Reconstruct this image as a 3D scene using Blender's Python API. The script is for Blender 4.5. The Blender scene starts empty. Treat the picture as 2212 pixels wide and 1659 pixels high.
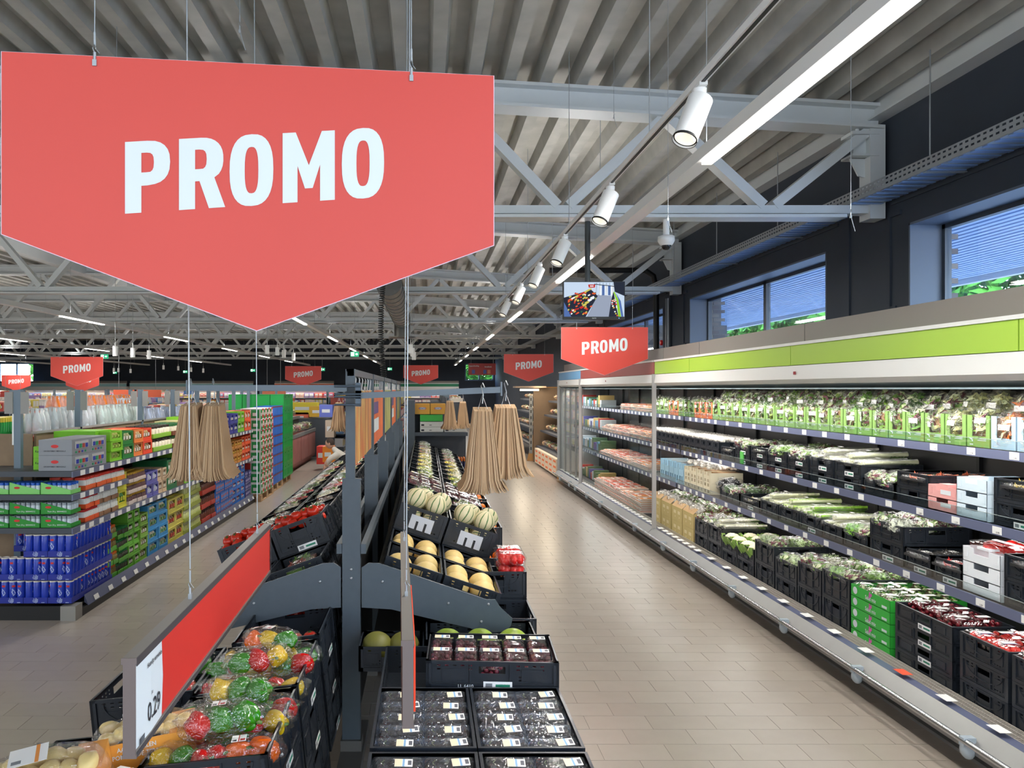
import bpy, math, random
from mathutils import Vector, Matrix, noise
PI = math.pi
SC = bpy.context.scene
COL = SC.collection
RND = random.Random(11)
F, VX, VY, H = 1650.0, 920.0, 840.0, 2.14        # focal length in photo pixels, vanishing point, eye height

# ---------------------------------------------------------------- camera, world, exposure
cam_d = bpy.data.cameras.new('camera')
cam = bpy.data.objects.new('camera', cam_d); COL.objects.link(cam)
cam.location = (0, 0, H); cam.rotation_euler = (PI / 2, 0, 0)
cam_d.sensor_width = 36; cam_d.lens = F / 2212 * 36
cam_d.shift_x = (1106 - VX) / 2212; cam_d.shift_y = (VY - 829.5) / 2212
cam_d.clip_start = 0.05; cam_d.clip_end = 300
SC.camera = cam
SC.view_settings.view_transform = 'Standard'
SC.view_settings.look = 'None'
SC.view_settings.gamma = 1.0
SC.view_settings.use_curve_mapping = False
SC.view_settings.exposure = 0.3
SC.cycles.transparent_max_bounces = 24
SC.cycles.max_bounces = 8
SC.cycles.diffuse_bounces = 5
W = bpy.data.worlds.new('world'); SC.world = W; W.use_nodes = True
wn = W.node_tree.nodes; wl = W.node_tree.links
sky = wn.new('ShaderNodeTexSky'); sky.sky_type = 'NISHITA'; sky.sun_elevation = math.radians(48); sky.sun_rotation = math.radians(200); sky.sun_disc = False
wl.new(sky.outputs[0], wn['Background'].inputs[0]); wn['Background'].inputs[1].default_value = 3.6

STRIP_W = 62.0          # watts of one lit tube
SPOT_W = 9.0
FRIDGE_W = 21.0

def area(name, x, y, z, sx, sy, w, color=(1, .97, .93), rot=(0, 0, 0), parent=None, spread=180):
    d = bpy.data.lights.new(name, 'AREA'); d.shape = 'RECTANGLE'; d.size = sx; d.size_y = sy; d.energy = w; d.color = color
    d.spread = math.radians(spread)
    o = bpy.data.objects.new(name, d); COL.objects.link(o); o.location = (x, y, z); o.rotation_euler = rot
    if parent: o.parent = parent
    return o

# ---------------------------------------------------------------- materials
def lin(c):
    return tuple((v / 255 / 12.92 if v / 255 <= .04045 else ((v / 255 + .055) / 1.055) ** 2.4) for v in c) + (1,)
MATS = {}
def mat(name, rgb, rough=.5, metal=0, noise_amt=0, nscale=20, bump=0, bscale=60, spec=.5, emit=None, estr=1):
    if name in MATS: return MATS[name]
    m = bpy.data.materials.new(name); m.use_nodes = True; MATS[name] = m
    n = m.node_tree.nodes; l = m.node_tree.links; b = n['Principled BSDF']
    c = lin(rgb) if rgb else (1, 1, 1, 1)
    b.inputs['Base Color'].default_value = c; b.inputs['Roughness'].default_value = rough; b.inputs['Metallic'].default_value = metal
    b.inputs['Specular IOR Level'].default_value = spec
    src = None
    if rgb is None:
        oi = n.new('ShaderNodeObjectInfo'); src = oi.outputs['Color']
    if noise_amt:
        tc = n.new('ShaderNodeTexCoord'); nt = n.new('ShaderNodeTexNoise'); nt.inputs['Scale'].default_value = nscale; nt.inputs['Detail'].default_value = 3
        l.new(tc.outputs['Object'], nt.inputs[0])
        mr = n.new('ShaderNodeMapRange'); mr.inputs[1].default_value = .3; mr.inputs[2].default_value = .7; mr.inputs[3].default_value = 1 - noise_amt; mr.inputs[4].default_value = 1 + noise_amt
        l.new(nt.outputs[0], mr.inputs[0])
        hs = n.new('ShaderNodeHueSaturation'); l.new(mr.outputs[0], hs.inputs['Value'])
        if src: l.new(src, hs.inputs['Color'])
        else: hs.inputs['Color'].default_value = c
        src = hs.outputs[0]
    if src: l.new(src, b.inputs['Base Color'])
    if bump:
        tc2 = n.new('ShaderNodeTexCoord'); n2 = n.new('ShaderNodeTexNoise'); n2.inputs['Scale'].default_value = bscale
        bp = n.new('ShaderNodeBump'); bp.inputs['Strength'].default_value = bump; bp.inputs['Distance'].default_value = .004
        l.new(tc2.outputs['Object'], n2.inputs[0]); l.new(n2.outputs[0], bp.inputs['Height']); l.new(bp.outputs[0], b.inputs['Normal'])
    if emit:
        b.inputs['Emission Color'].default_value = lin(emit); b.inputs['Emission Strength'].default_value = estr
    return m
def film_mat(name, gloss=.12, tint=(1, 1, 1, 1), rough=.08, bump=.6, bscale=40, white=0):
    m = bpy.data.materials.new(name); m.use_nodes = True; MATS[name] = m
    n = m.node_tree.nodes; l = m.node_tree.links; n.remove(n['Principled BSDF']); out = n['Material Output']
    tr = n.new('ShaderNodeBsdfTransparent'); tr.inputs[0].default_value = tint
    gl = n.new('ShaderNodeBsdfAnisotropic'); gl.inputs['Roughness'].default_value = rough
    mx = n.new('ShaderNodeMixShader'); lw = n.new('ShaderNodeLayerWeight'); lw.inputs[0].default_value = .35
    ma = n.new('ShaderNodeMath'); ma.operation = 'MULTIPLY_ADD'; ma.inputs[1].default_value = .28; ma.inputs[2].default_value = gloss
    l.new(lw.outputs['Facing'], ma.inputs[0]); l.new(ma.outputs[0], mx.inputs[0])
    if bump:
        tc = n.new('ShaderNodeTexCoord'); nt = n.new('ShaderNodeTexNoise'); nt.inputs['Scale'].default_value = bscale; nt.inputs['Detail'].default_value = 2; nt.inputs['Distortion'].default_value = 1.5
        bp = n.new('ShaderNodeBump'); bp.inputs['Strength'].default_value = bump; bp.inputs['Distance'].default_value = .02
        l.new(tc.outputs['Object'], nt.inputs[0]); l.new(nt.outputs[0], bp.inputs['Height']); l.new(bp.outputs[0], gl.inputs['Normal'])
    l.new(tr.outputs[0], mx.inputs[1]); l.new(gl.outputs[0], mx.inputs[2])
    last = mx
    if white:
        df = n.new('ShaderNodeBsdfDiffuse'); df.inputs[0].default_value = (.9, .92, .93, 1); m2 = n.new('ShaderNodeMixShader'); m2.inputs[0].default_value = white
        l.new(mx.outputs[0], m2.inputs[1]); l.new(df.outputs[0], m2.inputs[2]); last = m2
    l.new(last.outputs[0], out.inputs[0])
    return m
tint = mat('painted_tint', None, .5)
tint_gloss = mat('glossy_tint', None, .18)
tint_leaf = mat('leaf_tint', None, .45, noise_amt=.3, nscale=30)
white_steel = mat('white_painted_steel', (206, 212, 214), .45, noise_amt=.03, nscale=3)
deck_m = mat('galvanised_roof_deck', (164, 164, 158), .5, .05, noise_amt=.12, nscale=4)
dark_wall = mat('dark_wall_paint', (50, 58, 70), .75, noise_amt=.08, nscale=2)
grey_steel = mat('dark_grey_powder_coat', (78, 87, 95), .42, .1, noise_amt=.04, bump=.05, bscale=300)
black_pl = mat('black_crate_plastic', (36, 41, 48), .3, bump=.15, bscale=90)
black_m = mat('matt_black', (16, 17, 19), .5)
chrome = mat('polished_steel', (190, 192, 195), .25, .9)
zinc = mat('zinc_steel', (170, 175, 180), .4, .7)
white_pl = mat('white_plastic', (235, 236, 236), .35)
paper_w = mat('white_paper', (232, 232, 228), .6)
ink = mat('dark_ink', (38, 40, 48), .6)
red_sign = mat('red_sign_board', (208, 72, 62), .5, noise_amt=.02, nscale=2)
red_rail = mat('red_price_rail', (206, 48, 40), .45)
white_print = mat('white_print', (214, 220, 223), .4)
strip_m = mat('price_rail_violet_grey', (98, 104, 130), .3)
alu = mat('brushed_aluminium', (140, 140, 138), .4, .4, noise_amt=.04, nscale=5)
kraft = mat('kraft_paper', (196, 158, 118), .75, noise_amt=.12, nscale=12, bump=.2)
wood_m = mat('brown_wood_laminate', (142, 118, 92), .5, noise_amt=.1, nscale=9)
pallet_m = mat('pallet_wood', (176, 142, 104), .8, noise_amt=.15, nscale=14)
card_m = mat('brown_cardboard', (184, 150, 106), .75, noise_amt=.06, nscale=15)
led_m = mat('lit_tube', (255, 255, 255), .5, emit=(255, 250, 240), estr=5)
lens_m = mat('spot_reflector', (210, 210, 205), .3, .8, emit=(255, 245, 225), estr=.7)
film = film_mat('clear_film')
film_soft = film_mat('frosted_film', gloss=.055, rough=.1, white=.015)
clear_pl = film_mat('clear_plastic_tray', gloss=.12, bump=.15, bscale=15)
blue_tray = film_mat('bluish_tray_film', gloss=.12, tint=(.8, .86, .95, 1), white=.025, bump=.5, bscale=25)
glass = film_mat('door_glass', gloss=.04, bump=0, rough=.02, tint=(.93, .97, .97, 1))
win_glass = film_mat('window_glass', gloss=.05, bump=0, rough=.01, tint=(.86, .92, 1, 1))

def streak_mat(name, cols, scale=(9, 9, .6)):
    m = bpy.data.materials.new(name); m.use_nodes = True
    n = m.node_tree.nodes; l = m.node_tree.links; b = n['Principled BSDF']; b.inputs['Roughness'].default_value = .4
    tc = n.new('ShaderNodeTexCoord'); mp = n.new('ShaderNodeMapping'); mp.inputs['Scale'].default_value = scale
    nt = n.new('ShaderNodeTexNoise'); nt.inputs['Scale'].default_value = 1.6; nt.inputs['Detail'].default_value = 1.5
    cr = n.new('ShaderNodeValToRGB'); e = cr.color_ramp.elements
    for i, c in enumerate(cols):
        p = .38 + .24 * i / (len(cols) - 1)
        el = e[i] if i < 2 else e.new(p)
        el.position = p; el.color = lin(c)
    l.new(tc.outputs['Object'], mp.inputs[0]); l.new(mp.outputs[0], nt.inputs[0]); l.new(nt.outputs[0], cr.inputs[0]); l.new(cr.outputs[0], b.inputs['Base Color'])
    return m
print_a = streak_mat('carrot_photo_print', [(206, 96, 48), (224, 178, 90), (150, 110, 70), (206, 90, 50), (232, 200, 120)])
print_b = streak_mat('orange_photo_print', [(214, 84, 40), (236, 124, 62), (206, 92, 48)], (20, 20, .5))
print_c = streak_mat('green_photo_print', [(110, 118, 40), (176, 176, 92), (90, 96, 50), (196, 190, 130)])
stripe_soffit = mat('ribbed_soffit', (186, 206, 236), .6)

def melon_mat():
    m = bpy.data.materials.new('striped_melon_skin'); m.use_nodes = True
    n = m.node_tree.nodes; l = m.node_tree.links; b = n['Principled BSDF']; b.inputs['Roughness'].default_value = .55
    tc = n.new('ShaderNodeTexCoord'); sp = n.new('ShaderNodeSeparateXYZ'); l.new(tc.outputs['Object'], sp.inputs[0])
    at = n.new('ShaderNodeMath'); at.operation = 'ARCTAN2'; l.new(sp.outputs[1], at.inputs[0]); l.new(sp.outputs[0], at.inputs[1])
    nz = n.new('ShaderNodeTexNoise'); nz.inputs['Scale'].default_value = 30; l.new(tc.outputs['Object'], nz.inputs[0])
    a2 = n.new('ShaderNodeMath'); a2.operation = 'MULTIPLY_ADD'; a2.inputs[1].default_value = .12; l.new(nz.outputs[0], a2.inputs[0]); l.new(at.outputs[0], a2.inputs[2])
    mu = n.new('ShaderNodeMath'); mu.operation = 'MULTIPLY'; mu.inputs[1].default_value = 10; l.new(a2.outputs[0], mu.inputs[0])
    co = n.new('ShaderNodeMath'); co.operation = 'COSINE'; l.new(mu.outputs[0], co.inputs[0])
    cr = n.new('ShaderNodeValToRGB'); cr.color_ramp.elements[0].position = .8; cr.color_ramp.elements[1].position = .9
    cr.color_ramp.elements[0].color = lin((222, 210, 168)); cr.color_ramp.elements[1].color = lin((84, 116, 62))
    l.new(co.outputs[0], cr.inputs[0]); l.new(cr.outputs[0], b.inputs['Base Color'])
    return m
melon_skin = melon_mat()

# ---------------------------------------------------------------- mesh builder
class MB:
    def __init__(s): s.v = []; s.f = []; s.mi = []; s.sm = []; s.M = Matrix.Identity(4)
    def add(s, vs, fs, m=0, smooth=False):
        o = len(s.v); M = s.M
        s.v += [tuple(M @ Vector(p)) for p in vs]
        for f in fs: s.f.append([o + i for i in f]); s.mi.append(m); s.sm.append(smooth)
    def box(s, x0, x1, y0, y1, z0, z1, m=0):
        s.add([(x0, y0, z0), (x1, y0, z0), (x1, y1, z0), (x0, y1, z0), (x0, y0, z1), (x1, y0, z1), (x1, y1, z1), (x0, y1, z1)],
              [(0, 3, 2, 1), (4, 5, 6, 7), (0, 1, 5, 4), (1, 2, 6, 5), (2, 3, 7, 6), (3, 0, 4, 7)], m)
    def beam(s, a, b, w, h, m=0, up=(0, 0, 1)):
        a = Vector(a); b = Vector(b); d = (b - a).normalized(); u = Vector(up)
        if abs(d.dot(u)) > .98: u = Vector((0, 1, 0))
        r = d.cross(u).normalized(); u = r.cross(d)
        vs = []
        for p in (a, b):
            for i, j in ((-1, -1), (1, -1), (1, 1), (-1, 1)): vs.append(p + r * w / 2 * i + u * h / 2 * j)
        s.add(vs, [(0, 1, 2, 3), (7, 6, 5, 4), (0, 4, 5, 1), (1, 5, 6, 2), (2, 6, 7, 3), (3, 7, 4, 0)], m)
    def rod(s, pts, r, n=8, m=0, cap=True, r1=None):
        pts = [Vector(p) for p in pts]; rings = []
        for i, p in enumerate(pts):
            d = (pts[min(i + 1, len(pts) - 1)] - pts[max(i - 1, 0)]).normalized()
            u = Vector((0, 0, 1)) if abs(d.z) < .95 else Vector((1, 0, 0))
            a = d.cross(u).normalized(); b = a.cross(d)
            rr = r if r1 is None else r + (r1 - r) * i / (len(pts) - 1)
            rings.append([p + a * rr * math.cos(2 * PI * k / n) + b * rr * math.sin(2 * PI * k / n) for k in range(n)])
        vs = [q for g in rings for q in g]; fs = []
        for i in range(len(pts) - 1):
            for k in range(n): fs.append((i * n + k, (i + 1) * n + k, (i + 1) * n + (k + 1) % n, i * n + (k + 1) % n))
        s.add(vs, fs, m, True)
        if cap:
            s.add(rings[0], [tuple(range(n))], m); s.add(rings[-1], [tuple(reversed(range(n)))], m)
    def lathe(s, prof, n=12, m=0, cx=0, cy=0, cap=True):
        vs = []; fs = []
        for r, z in prof:
            for k in range(n): vs.append((cx + r * math.cos(2 * PI * k / n), cy + r * math.sin(2 * PI * k / n), z))
        for i in range(len(prof) - 1):
            for k in range(n): fs.append((i * n + k, i * n + (k + 1) % n, (i + 1) * n + (k + 1) % n, (i + 1) * n + k))
        s.add(vs, fs, m, True)
        if cap: s.add(vs[-n:], [tuple(range(n))], m); s.add(vs[:n], [tuple(reversed(range(n)))], m)
    def ball(s, c, r, nu=12, nv=8, m=0, fn=None):
        rx, ry, rz = r if isinstance(r, tuple) else (r, r, r)
        vs = [(0, 0, 1)]; 
        for j in range(1, nv):
            t = PI * j / nv
            for i in range(nu): p = 2 * PI * i / nu; vs.append((math.sin(t) * math.cos(p), math.sin(t) * math.sin(p), math.cos(t)))
        vs.append((0, 0, -1)); fs = []
        for i in range(nu): fs.append((0, 1 + i, 1 + (i + 1) % nu))
        for j in range(nv - 2):
            for i in range(nu): a = 1 + j * nu; fs.append((a + i, a + nu + i, a + nu + (i + 1) % nu, a + (i + 1) % nu))
        a = 1 + (nv - 2) * nu
        for i in range(nu): fs.append((a + i, len(vs) - 1, a + (i + 1) % nu))
        out = []
        for v in vs:
            k = fn(v) if fn else 1
            out.append((c[0] + v[0] * rx * k, c[1] + v[1] * ry * k, c[2] + v[2] * rz * k))
        s.add(out, fs, m, True)
    def prism(s, pts, depth, m=0, axis='y'):
        n = len(pts)
        if axis == 'y': A = [(p[0], 0, p[1]) for p in pts]; B = [(p[0], depth, p[1]) for p in pts]
        elif axis == 'x': A = [(0, p[0], p[1]) for p in pts]; B = [(depth, p[0], p[1]) for p in pts]
        else: A = [(p[0], p[1], 0) for p in pts]; B = [(p[0], p[1], depth) for p in pts]
        s.add(A + B, [tuple(range(n)), tuple(reversed(range(n, 2 * n)))] + [(i, i + n, (i + 1) % n + n, (i + 1) % n) for i in range(n)], m)
    def quad(s, a, b, c, d, m=0): s.add([a, b, c, d], [(0, 1, 2, 3)], m)
    def panel(s, L, Hh, th, holes, m=0):
        """plate in the XZ plane (x 0..L, z 0..H, y 0..th) with rectangular holes (x0,x1,z0,z1)"""
        xs = sorted({0, L, *[h[0] for h in holes], *[h[1] for h in holes]}); zs = sorted({0, Hh, *[h[2] for h in holes], *[h[3] for h in holes]})
        for j in range(len(zs) - 1):
            zc = (zs[j] + zs[j + 1]) / 2; run = None
            for i in range(len(xs)):
                hole = i == len(xs) - 1 or any(h[0] < (xs[i] + xs[i + 1]) / 2 < h[1] and h[2] < zc < h[3] for h in holes)
                if not hole and run is None: run = xs[i]
                if hole and run is not None: s.box(run, xs[i], 0, th, zs[j], zs[j + 1], m); run = None
    def mesh(s, name, mats):
        me = bpy.data.meshes.new(name); me.from_pydata(s.v, [], s.f)
        for q in (mats if isinstance(mats, (list, tuple)) else [mats]): me.materials.append(q)
        me.polygons.foreach_set('material_index', s.mi); me.polygons.foreach_set('use_smooth', s.sm); me.update()
        return me

def T(x=0, y=0, z=0): return Matrix.Translation((x, y, z))
def RX(a): return Matrix.Rotation(math.radians(a), 4, 'X')
def RY(a): return Matrix.Rotation(math.radians(a), 4, 'Y')
def RZ(a): return Matrix.Rotation(math.radians(a), 4, 'Z')
def S(x, y=None, z=None): return Matrix.Diagonal((x, x if y is None else y, x if z is None else z, 1))

def ob(name, me, parent=None, M=None, color=None, label=None, cat=None, group=None, kind=None):
    o = bpy.data.objects.new(name, me); COL.objects.link(o)
    if parent: o.parent = parent
    if M is not None: o.matrix_basis = M
    if color: o.color = lin(color)
    if label: o['label'] = label
    if cat: o['category'] = cat
    if group: o['group'] = group
    if kind: o['kind'] = kind
    return o
def thing(name, label, cat, M=None, group=None): return ob(name, None, None, M, None, label, cat, group)
def boxmesh(name, x0, x1, y0, y1, z0, z1, m):
    b = MB(); b.box(x0, x1, y0, y1, z0, z1); return b.mesh(name, m)
class Proto:
    """parts: (name, mesh, matrix, colour or index); the first is the body of the thing itself"""
    def __init__(s, parts): s.parts = parts
    def put(s, name, M, label, cat, group=None, cols=None, parent=None, kind=None):
        root = None
        for i, p in enumerate(s.parts):
            c = p[3] if len(p) > 3 else None
            if isinstance(c, int): c = cols[c % len(cols)] if cols else None
            if i == 0: root = ob(name, p[1], parent, M @ p[2] if p[2] is not None else M, c, label, cat, group, kind)
            else:
                q = ob(p[0], p[1], root, p[2], c)
                if len(p) > 4: q['kind'] = p[4]
        return root
_tc = {}
def text_mesh(txt, size, m, bold=0, sx=1, align='CENTER', shear=0, ext=0):
    k = (txt, size, m.name, bold, sx, align, shear)
    if k in _tc: return _tc[k]
    cu = bpy.data.curves.new('lettering', 'FONT'); cu.body = txt; cu.size = size; cu.align_x = align; cu.offset = bold * size; cu.resolution_u = 2; cu.extrude = ext
    o = bpy.data.objects.new('lettering', cu); COL.objects.link(o); bpy.context.view_layer.update()
    me = bpy.data.meshes.new_from_object(o.evaluated_get(bpy.context.evaluated_depsgraph_get())); bpy.data.objects.remove(o)
    for v in me.vertices: v.co.x *= sx; v.co.y += shear * v.co.x
    me.materials.clear(); me.materials.append(m); _tc[k] = me
    return me
ORD = ['first', 'second', 'third', 'fourth', 'fifth', 'sixth', 'seventh', 'eighth', 'ninth', 'tenth', 'eleventh', 'twelfth', 'thirteenth', 'fourteenth', 'fifteenth', 'sixteenth', 'seventeenth', 'eighteenth', 'nineteenth', 'twentieth']
def nth(i): return ORD[i] if i < 20 else ('twenty-' + ORD[i - 20] if i < 29 else ('thirty-' + ORD[i - 30] if 30 <= i < 39 else ('thirtieth' if i == 29 else str(i + 1) + 'th')))
# ================================================================ SETTING
XW, XL, YB = 4.30, -27.0, 47.5
def rz(x): return 4.78 + .06 * (XW - max(x, -1.5))
# floor: one base slab, tiles on it
TW, TD = .40, .20
fb = MB(); fb.box(XL, XW, -.5, 20.0, -.12, -.005); fb.box(XL, -8.0, -.5, 20.0, -.005, 0); fb.box(XL, XW, 20.0, YB, -.12, 0)
floor_m = bpy.data.materials.new('floor_tile_field'); floor_m.use_nodes = True
n = floor_m.node_tree.nodes; l = floor_m.node_tree.links; b = n['Principled BSDF']; b.inputs['Roughness'].default_value = .3
tc = n.new('ShaderNodeTexCoord'); bt = n.new('ShaderNodeTexBrick'); bt.inputs['Scale'].default_value = 1; bt.inputs['Brick Width'].default_value = TW; bt.inputs['Row Height'].default_value = TD
bt.inputs['Mortar Size'].default_value = .002; bt.inputs['Color1'].default_value = lin((158, 147, 136)); bt.inputs['Color2'].default_value = lin((154, 143, 132)); bt.inputs['Mortar'].default_value = lin((120, 112, 104))
l.new(tc.outputs['Object'], bt.inputs[0]); l.new(bt.outputs[0], b.inputs[0])
grout = mat('floor_grout', (142, 133, 124), .8)
tile_m = mat('taupe_floor_tile', None, .24, noise_amt=.02, nscale=8, bump=.04, bscale=30)
fme = fb.mesh('floor', [floor_m]); floor = ob('floor', fme, kind='structure')
gm = MB(); gm.box(-8.0, XW, -.5, 20, -.006, -.003); ob('grout_bed', gm.mesh('grout_bed', grout), floor)
tm = MB(); g = .0016; tm.box(-TW / 2 + g, TW / 2 - g, -TD / 2 + g, TD / 2 - g, -.004, 0); tile_me = tm.mesh('tile', tile_m)
rest = MB(); cells = []
r = 0; y = .9
while y < 20:
    x = -8 + (TW / 2 if r % 2 else 0) + .03
    while x < 3.6:
        cells.append((x, y)); x += TW
    y += TD; r += 1
def vis_score(c):
    x, y = c
    if y < 4.3: return 99
    if .62 < x < 3.1 or (-3.3 < x < -1.5): return y
    return 99
cells.sort(key=vis_score)
for i, (x, y) in enumerate(cells):
    if i < 290: ob('tile', tile_me, floor, T(x, y, 0), (160 + (i * 37 % 5), 149 + (i * 37 % 5), 138 + (i * 37 % 5)))
    else: rest.box(x - TW / 2 + g, x + TW / 2 - g, y - TD / 2 + g, y + TD / 2 - g, -.004, 0)
ob('tile_field', rest.mesh('tile_field', tile_m), floor, color=(162, 151, 140), kind='stuff')

# right wall with a row of windows
WIN = [(2.55 + 5.65 * k, 6.80 + 5.65 * k) for k in range(3)]
wb = MB(); ZS, ZH = 2.45, 3.615
wb.box(XW, XW + .35, -.6, YB, 0, ZS); wb.box(XW, XW + .35, -.6, YB, ZH, 5.0)
ys = [-.6] + [v for w_ in WIN for v in w_] + [YB]
for i in range(0, len(ys), 2): wb.box(XW, XW + .35, ys[i], ys[i + 1], ZS, ZH)
for w0, w1 in WIN:                                             # shallow pilaster joints and angle plates between windows
    wb.box(XW - .02, XW, w1 + .25, w1 + .29, 2.3, 3.72); wb.box(XW - .02, XW, w1 + .1, w1 + .29, 3.72, 3.76); wb.box(XW - .02, XW, w1 + .93, w1 + .97, 2.3, 3.85)
    wb.box(XW - .018, XW, w1 + .17, w1 + .33, 2.82, 2.9); wb.box(XW - .015, XW, w0 - .25, w1 + .25, 3.83, 3.86)
ob('wall_right', wb.mesh('wall_right', dark_wall), kind='structure')
reveal_m = mat('window_reveal_blue_grey', (92, 104, 122), .5); wframe = mat('window_frame_aluminium', (70, 78, 88), .4, .3)
for k, (w0, w1) in enumerate(WIN):
    root = ob('window_%d' % (k + 1), None, kind='structure')
    b = MB(); xf = XW + .28
    for a0, a1, c0, c1 in ((w0, w1, ZS, ZS + .06), (w0, w1, ZH - .06, ZH), (w0, w0 + .06, ZS, ZH), (w1 - .06, w1, ZS, ZH), ((w0 + w1) / 2 - .04, (w0 + w1) / 2 + .04, ZS, ZH)): b.box(xf, xf + .06, a0, a1, c0, c1)
    ob('window_frame', b.mesh('window_frame', wframe), root)
    b = MB(); b.box(XW - .002, xf, w0, w0 + .02, ZS, ZH); b.box(XW - .002, xf, w1 - .02, w1, ZS, ZH); b.box(XW - .002, xf, w0, w1, ZH - .02, ZH); b.box(XW - .002, xf, w0, w1, ZS, ZS + .02)
    ob('window_reveal', b.mesh('window_reveal', reveal_m), root)
    mid = (w0 + w1) / 2
    for a0, a1 in ((w0 + .06, mid - .04), (mid + .04, w1 - .06)): ob('pane', boxmesh('pane', xf + .02, xf + .035, a0, a1, ZS + .06, ZH - .06, win_glass), root)
# back wall, left wall, wall behind
BW = MB()
BWIN = (2.75, 5.1, 2.35, 3.75)      # x0,x1,z0,z1 window at the back right
LWIN = (-26.6, -24.4, 2.45, 3.75)
BWv = [(XL, LWIN[0], 0, 5.4), (LWIN[0], LWIN[1], 0, LWIN[2]), (LWIN[0], LWIN[1], LWIN[3], 5.4), (LWIN[1], 2.3, 0, 5.4), (2.3, 4.3, 0, 2.65), (2.3, 4.3, 3.72, 5.4)]
BW2 = [(2.3, 2.42), (4.22, 4.3)]
for x0, x1, z0, z1 in BWv: BW.box(x0, x1, YB, YB + .3, z0, z1)
for x0, x1 in BW2: BW.box(x0, x1, YB, YB + .3, 2.65, 3.72)
ob('wall_back', BW.mesh('wall_back', dark_wall), kind='structure')
for k, (x0, x1, z0, z1) in enumerate(((2.42, 4.22, 2.65, 3.72), LWIN)):
    root = ob('window_%d' % (k + 4), None, kind='structure'); b = MB(); y0 = YB + .1
    for q in ((x0, x1, z0, z0 + .07), (x0, x1, z1 - .07, z1), (x0, x0 + .07, z0, z1), (x1 - .07, x1, z0, z1), ((x0 + x1) / 2 - .04, (x0 + x1) / 2 + .04, z0, z1)): b.box(q[0], q[1], y0, y0 + .08, q[2], q[3])
    ob('window_frame', b.mesh('window_frame', mat('pale_blue_frame', (120, 150, 180), .5)), root)
    for a0, a1 in ((x0 + .07, (x0 + x1) / 2 - .04), ((x0 + x1) / 2 + .04, x1 - .07)): ob('pane', boxmesh('pane', a0, a1, y0 + .03, y0 + .045, z0 + .07, z1 - .07, win_glass), root)
ob('wall_left', boxmesh('wall_left', XL - .3, XL, -.6, YB, 0, 5.4, dark_wall), kind='structure')
ob('wall_front', boxmesh('wall_front', XL, XW + .35, -2.9, -2.6, 0, 5.6, mat('pale_front_wall', (205, 205, 200), .8)), kind='structure')
fl2 = boxmesh('floor_front', XL, XW, -2.6, -.5, -.12, 0, floor_m); ob('floor_entrance', fl2, kind='structure')
# trapezoidal roof deck
prof = []; x = XL; P_ = .33
while x < XW + .3:
    z = rz(x)
    for dx, dz in ((0, 0), (.115, 0), (.15, .13), (.295, .13)): prof.append((x + dx, z + dz))
    x += P_
prof.append((x, rz(x)))
b = MB(); nn = len(prof)
vs = [(p[0], -2.9, p[1]) for p in prof] + [(p[0], YB + .3, p[1]) for p in prof]
b.add(vs, [(i, i + 1, nn + i + 1, nn + i) for i in range(nn - 1)])
b.box(XL - .3, XW + .5, -2.9, YB + .3, 5.36, 5.5)
ob('ceiling', b.mesh('ceiling', deck_m), kind='structure')
b = MB(); b.box(XW - .1, XW, -.6, YB, rz(XW) - .12, rz(XW) + .13); b.box(XW - .16, XW, -.6, YB, rz(XW) - .13, rz(XW) - .115)
ob('trim_1', b.mesh('trim_1', white_steel), kind='structure')
b = MB(); b.box(-8.4, -8.2, -.5, YB, 4.9, 5.12); ob('trim_2', b.mesh('trim_2', white_steel), kind='structure')

# roof trusses
def truss(k):
    Y = 7.17 + 5.65 * k
    t = thing('roof_truss', '%s white steel roof truss counted from the big red sign' % ('nearest' if k == 0 else nth(k)), 'roof truss', T(0, Y, 0), 'white roof trusses')
    b = MB(); z0, z1 = 3.73, 3.85
    b.box(-26, 4.24, -.06, .06, z0 + .045, z1); b.box(-26, 3.9, -.1, .1, z0, z0 + .03); ob('bottom_chord', b.mesh('bottom_chord', white_steel), t)
    b = MB(); pts = [(4.24, rz(4.24)), (-1.5, rz(-1.5)), (-26, rz(-1.5))]
    for (xa, za), (xb, zb) in zip(pts, pts[1:]):
        b.beam((xa, 0, za - .015), (xb, 0, zb - .015), .22, .03); b.beam((xa, 0, za - .22), (xb, 0, zb - .22), .24, .03); b.beam((xa, 0, za - .118), (xb, 0, zb - .118), .03, .18)
    ob('top_chord', b.mesh('top_chord', white_steel), t)
    xb = 3.2; n_ = 0
    while xb > -25.5:
        for dx in (.94, -.94):
            xt = xb + dx; b = MB(); b.beam((xb + (.05 if dx > 0 else -.05), 0, z1), (xt, 0, rz(xt) - .23), .085 if k else .09, .135, up=(0, 1, 0)); ob('diagonal', b.mesh('diagonal', white_steel), t)
        xb -= 1.92
    b = MB(); b.box(4.12, 4.26, -.09, .09, 3.72, rz(4.2) - .2); b.box(3.95, 4.2, -.1, .1, 4.3, 4.32); b.prism([(3.98, 4.3), (4.2, 4.3), (4.2, 4.1), (4.06, 4.14)], .02); b.box(3.95, 4.2, -.1, .1, 4.5, 4.53); b.box(4.0, 4.2, -.02, .02, 4.3, 4.5)
    for q in (4.02, 4.14): b.lathe([(.018, 4.53), (.018, 4.56)], 6, cx=q, cy=-.05)
    ob('bearing_bracket', b.mesh('bearing_bracket', white_steel), t)
for k in range(7): truss(k)

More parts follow.
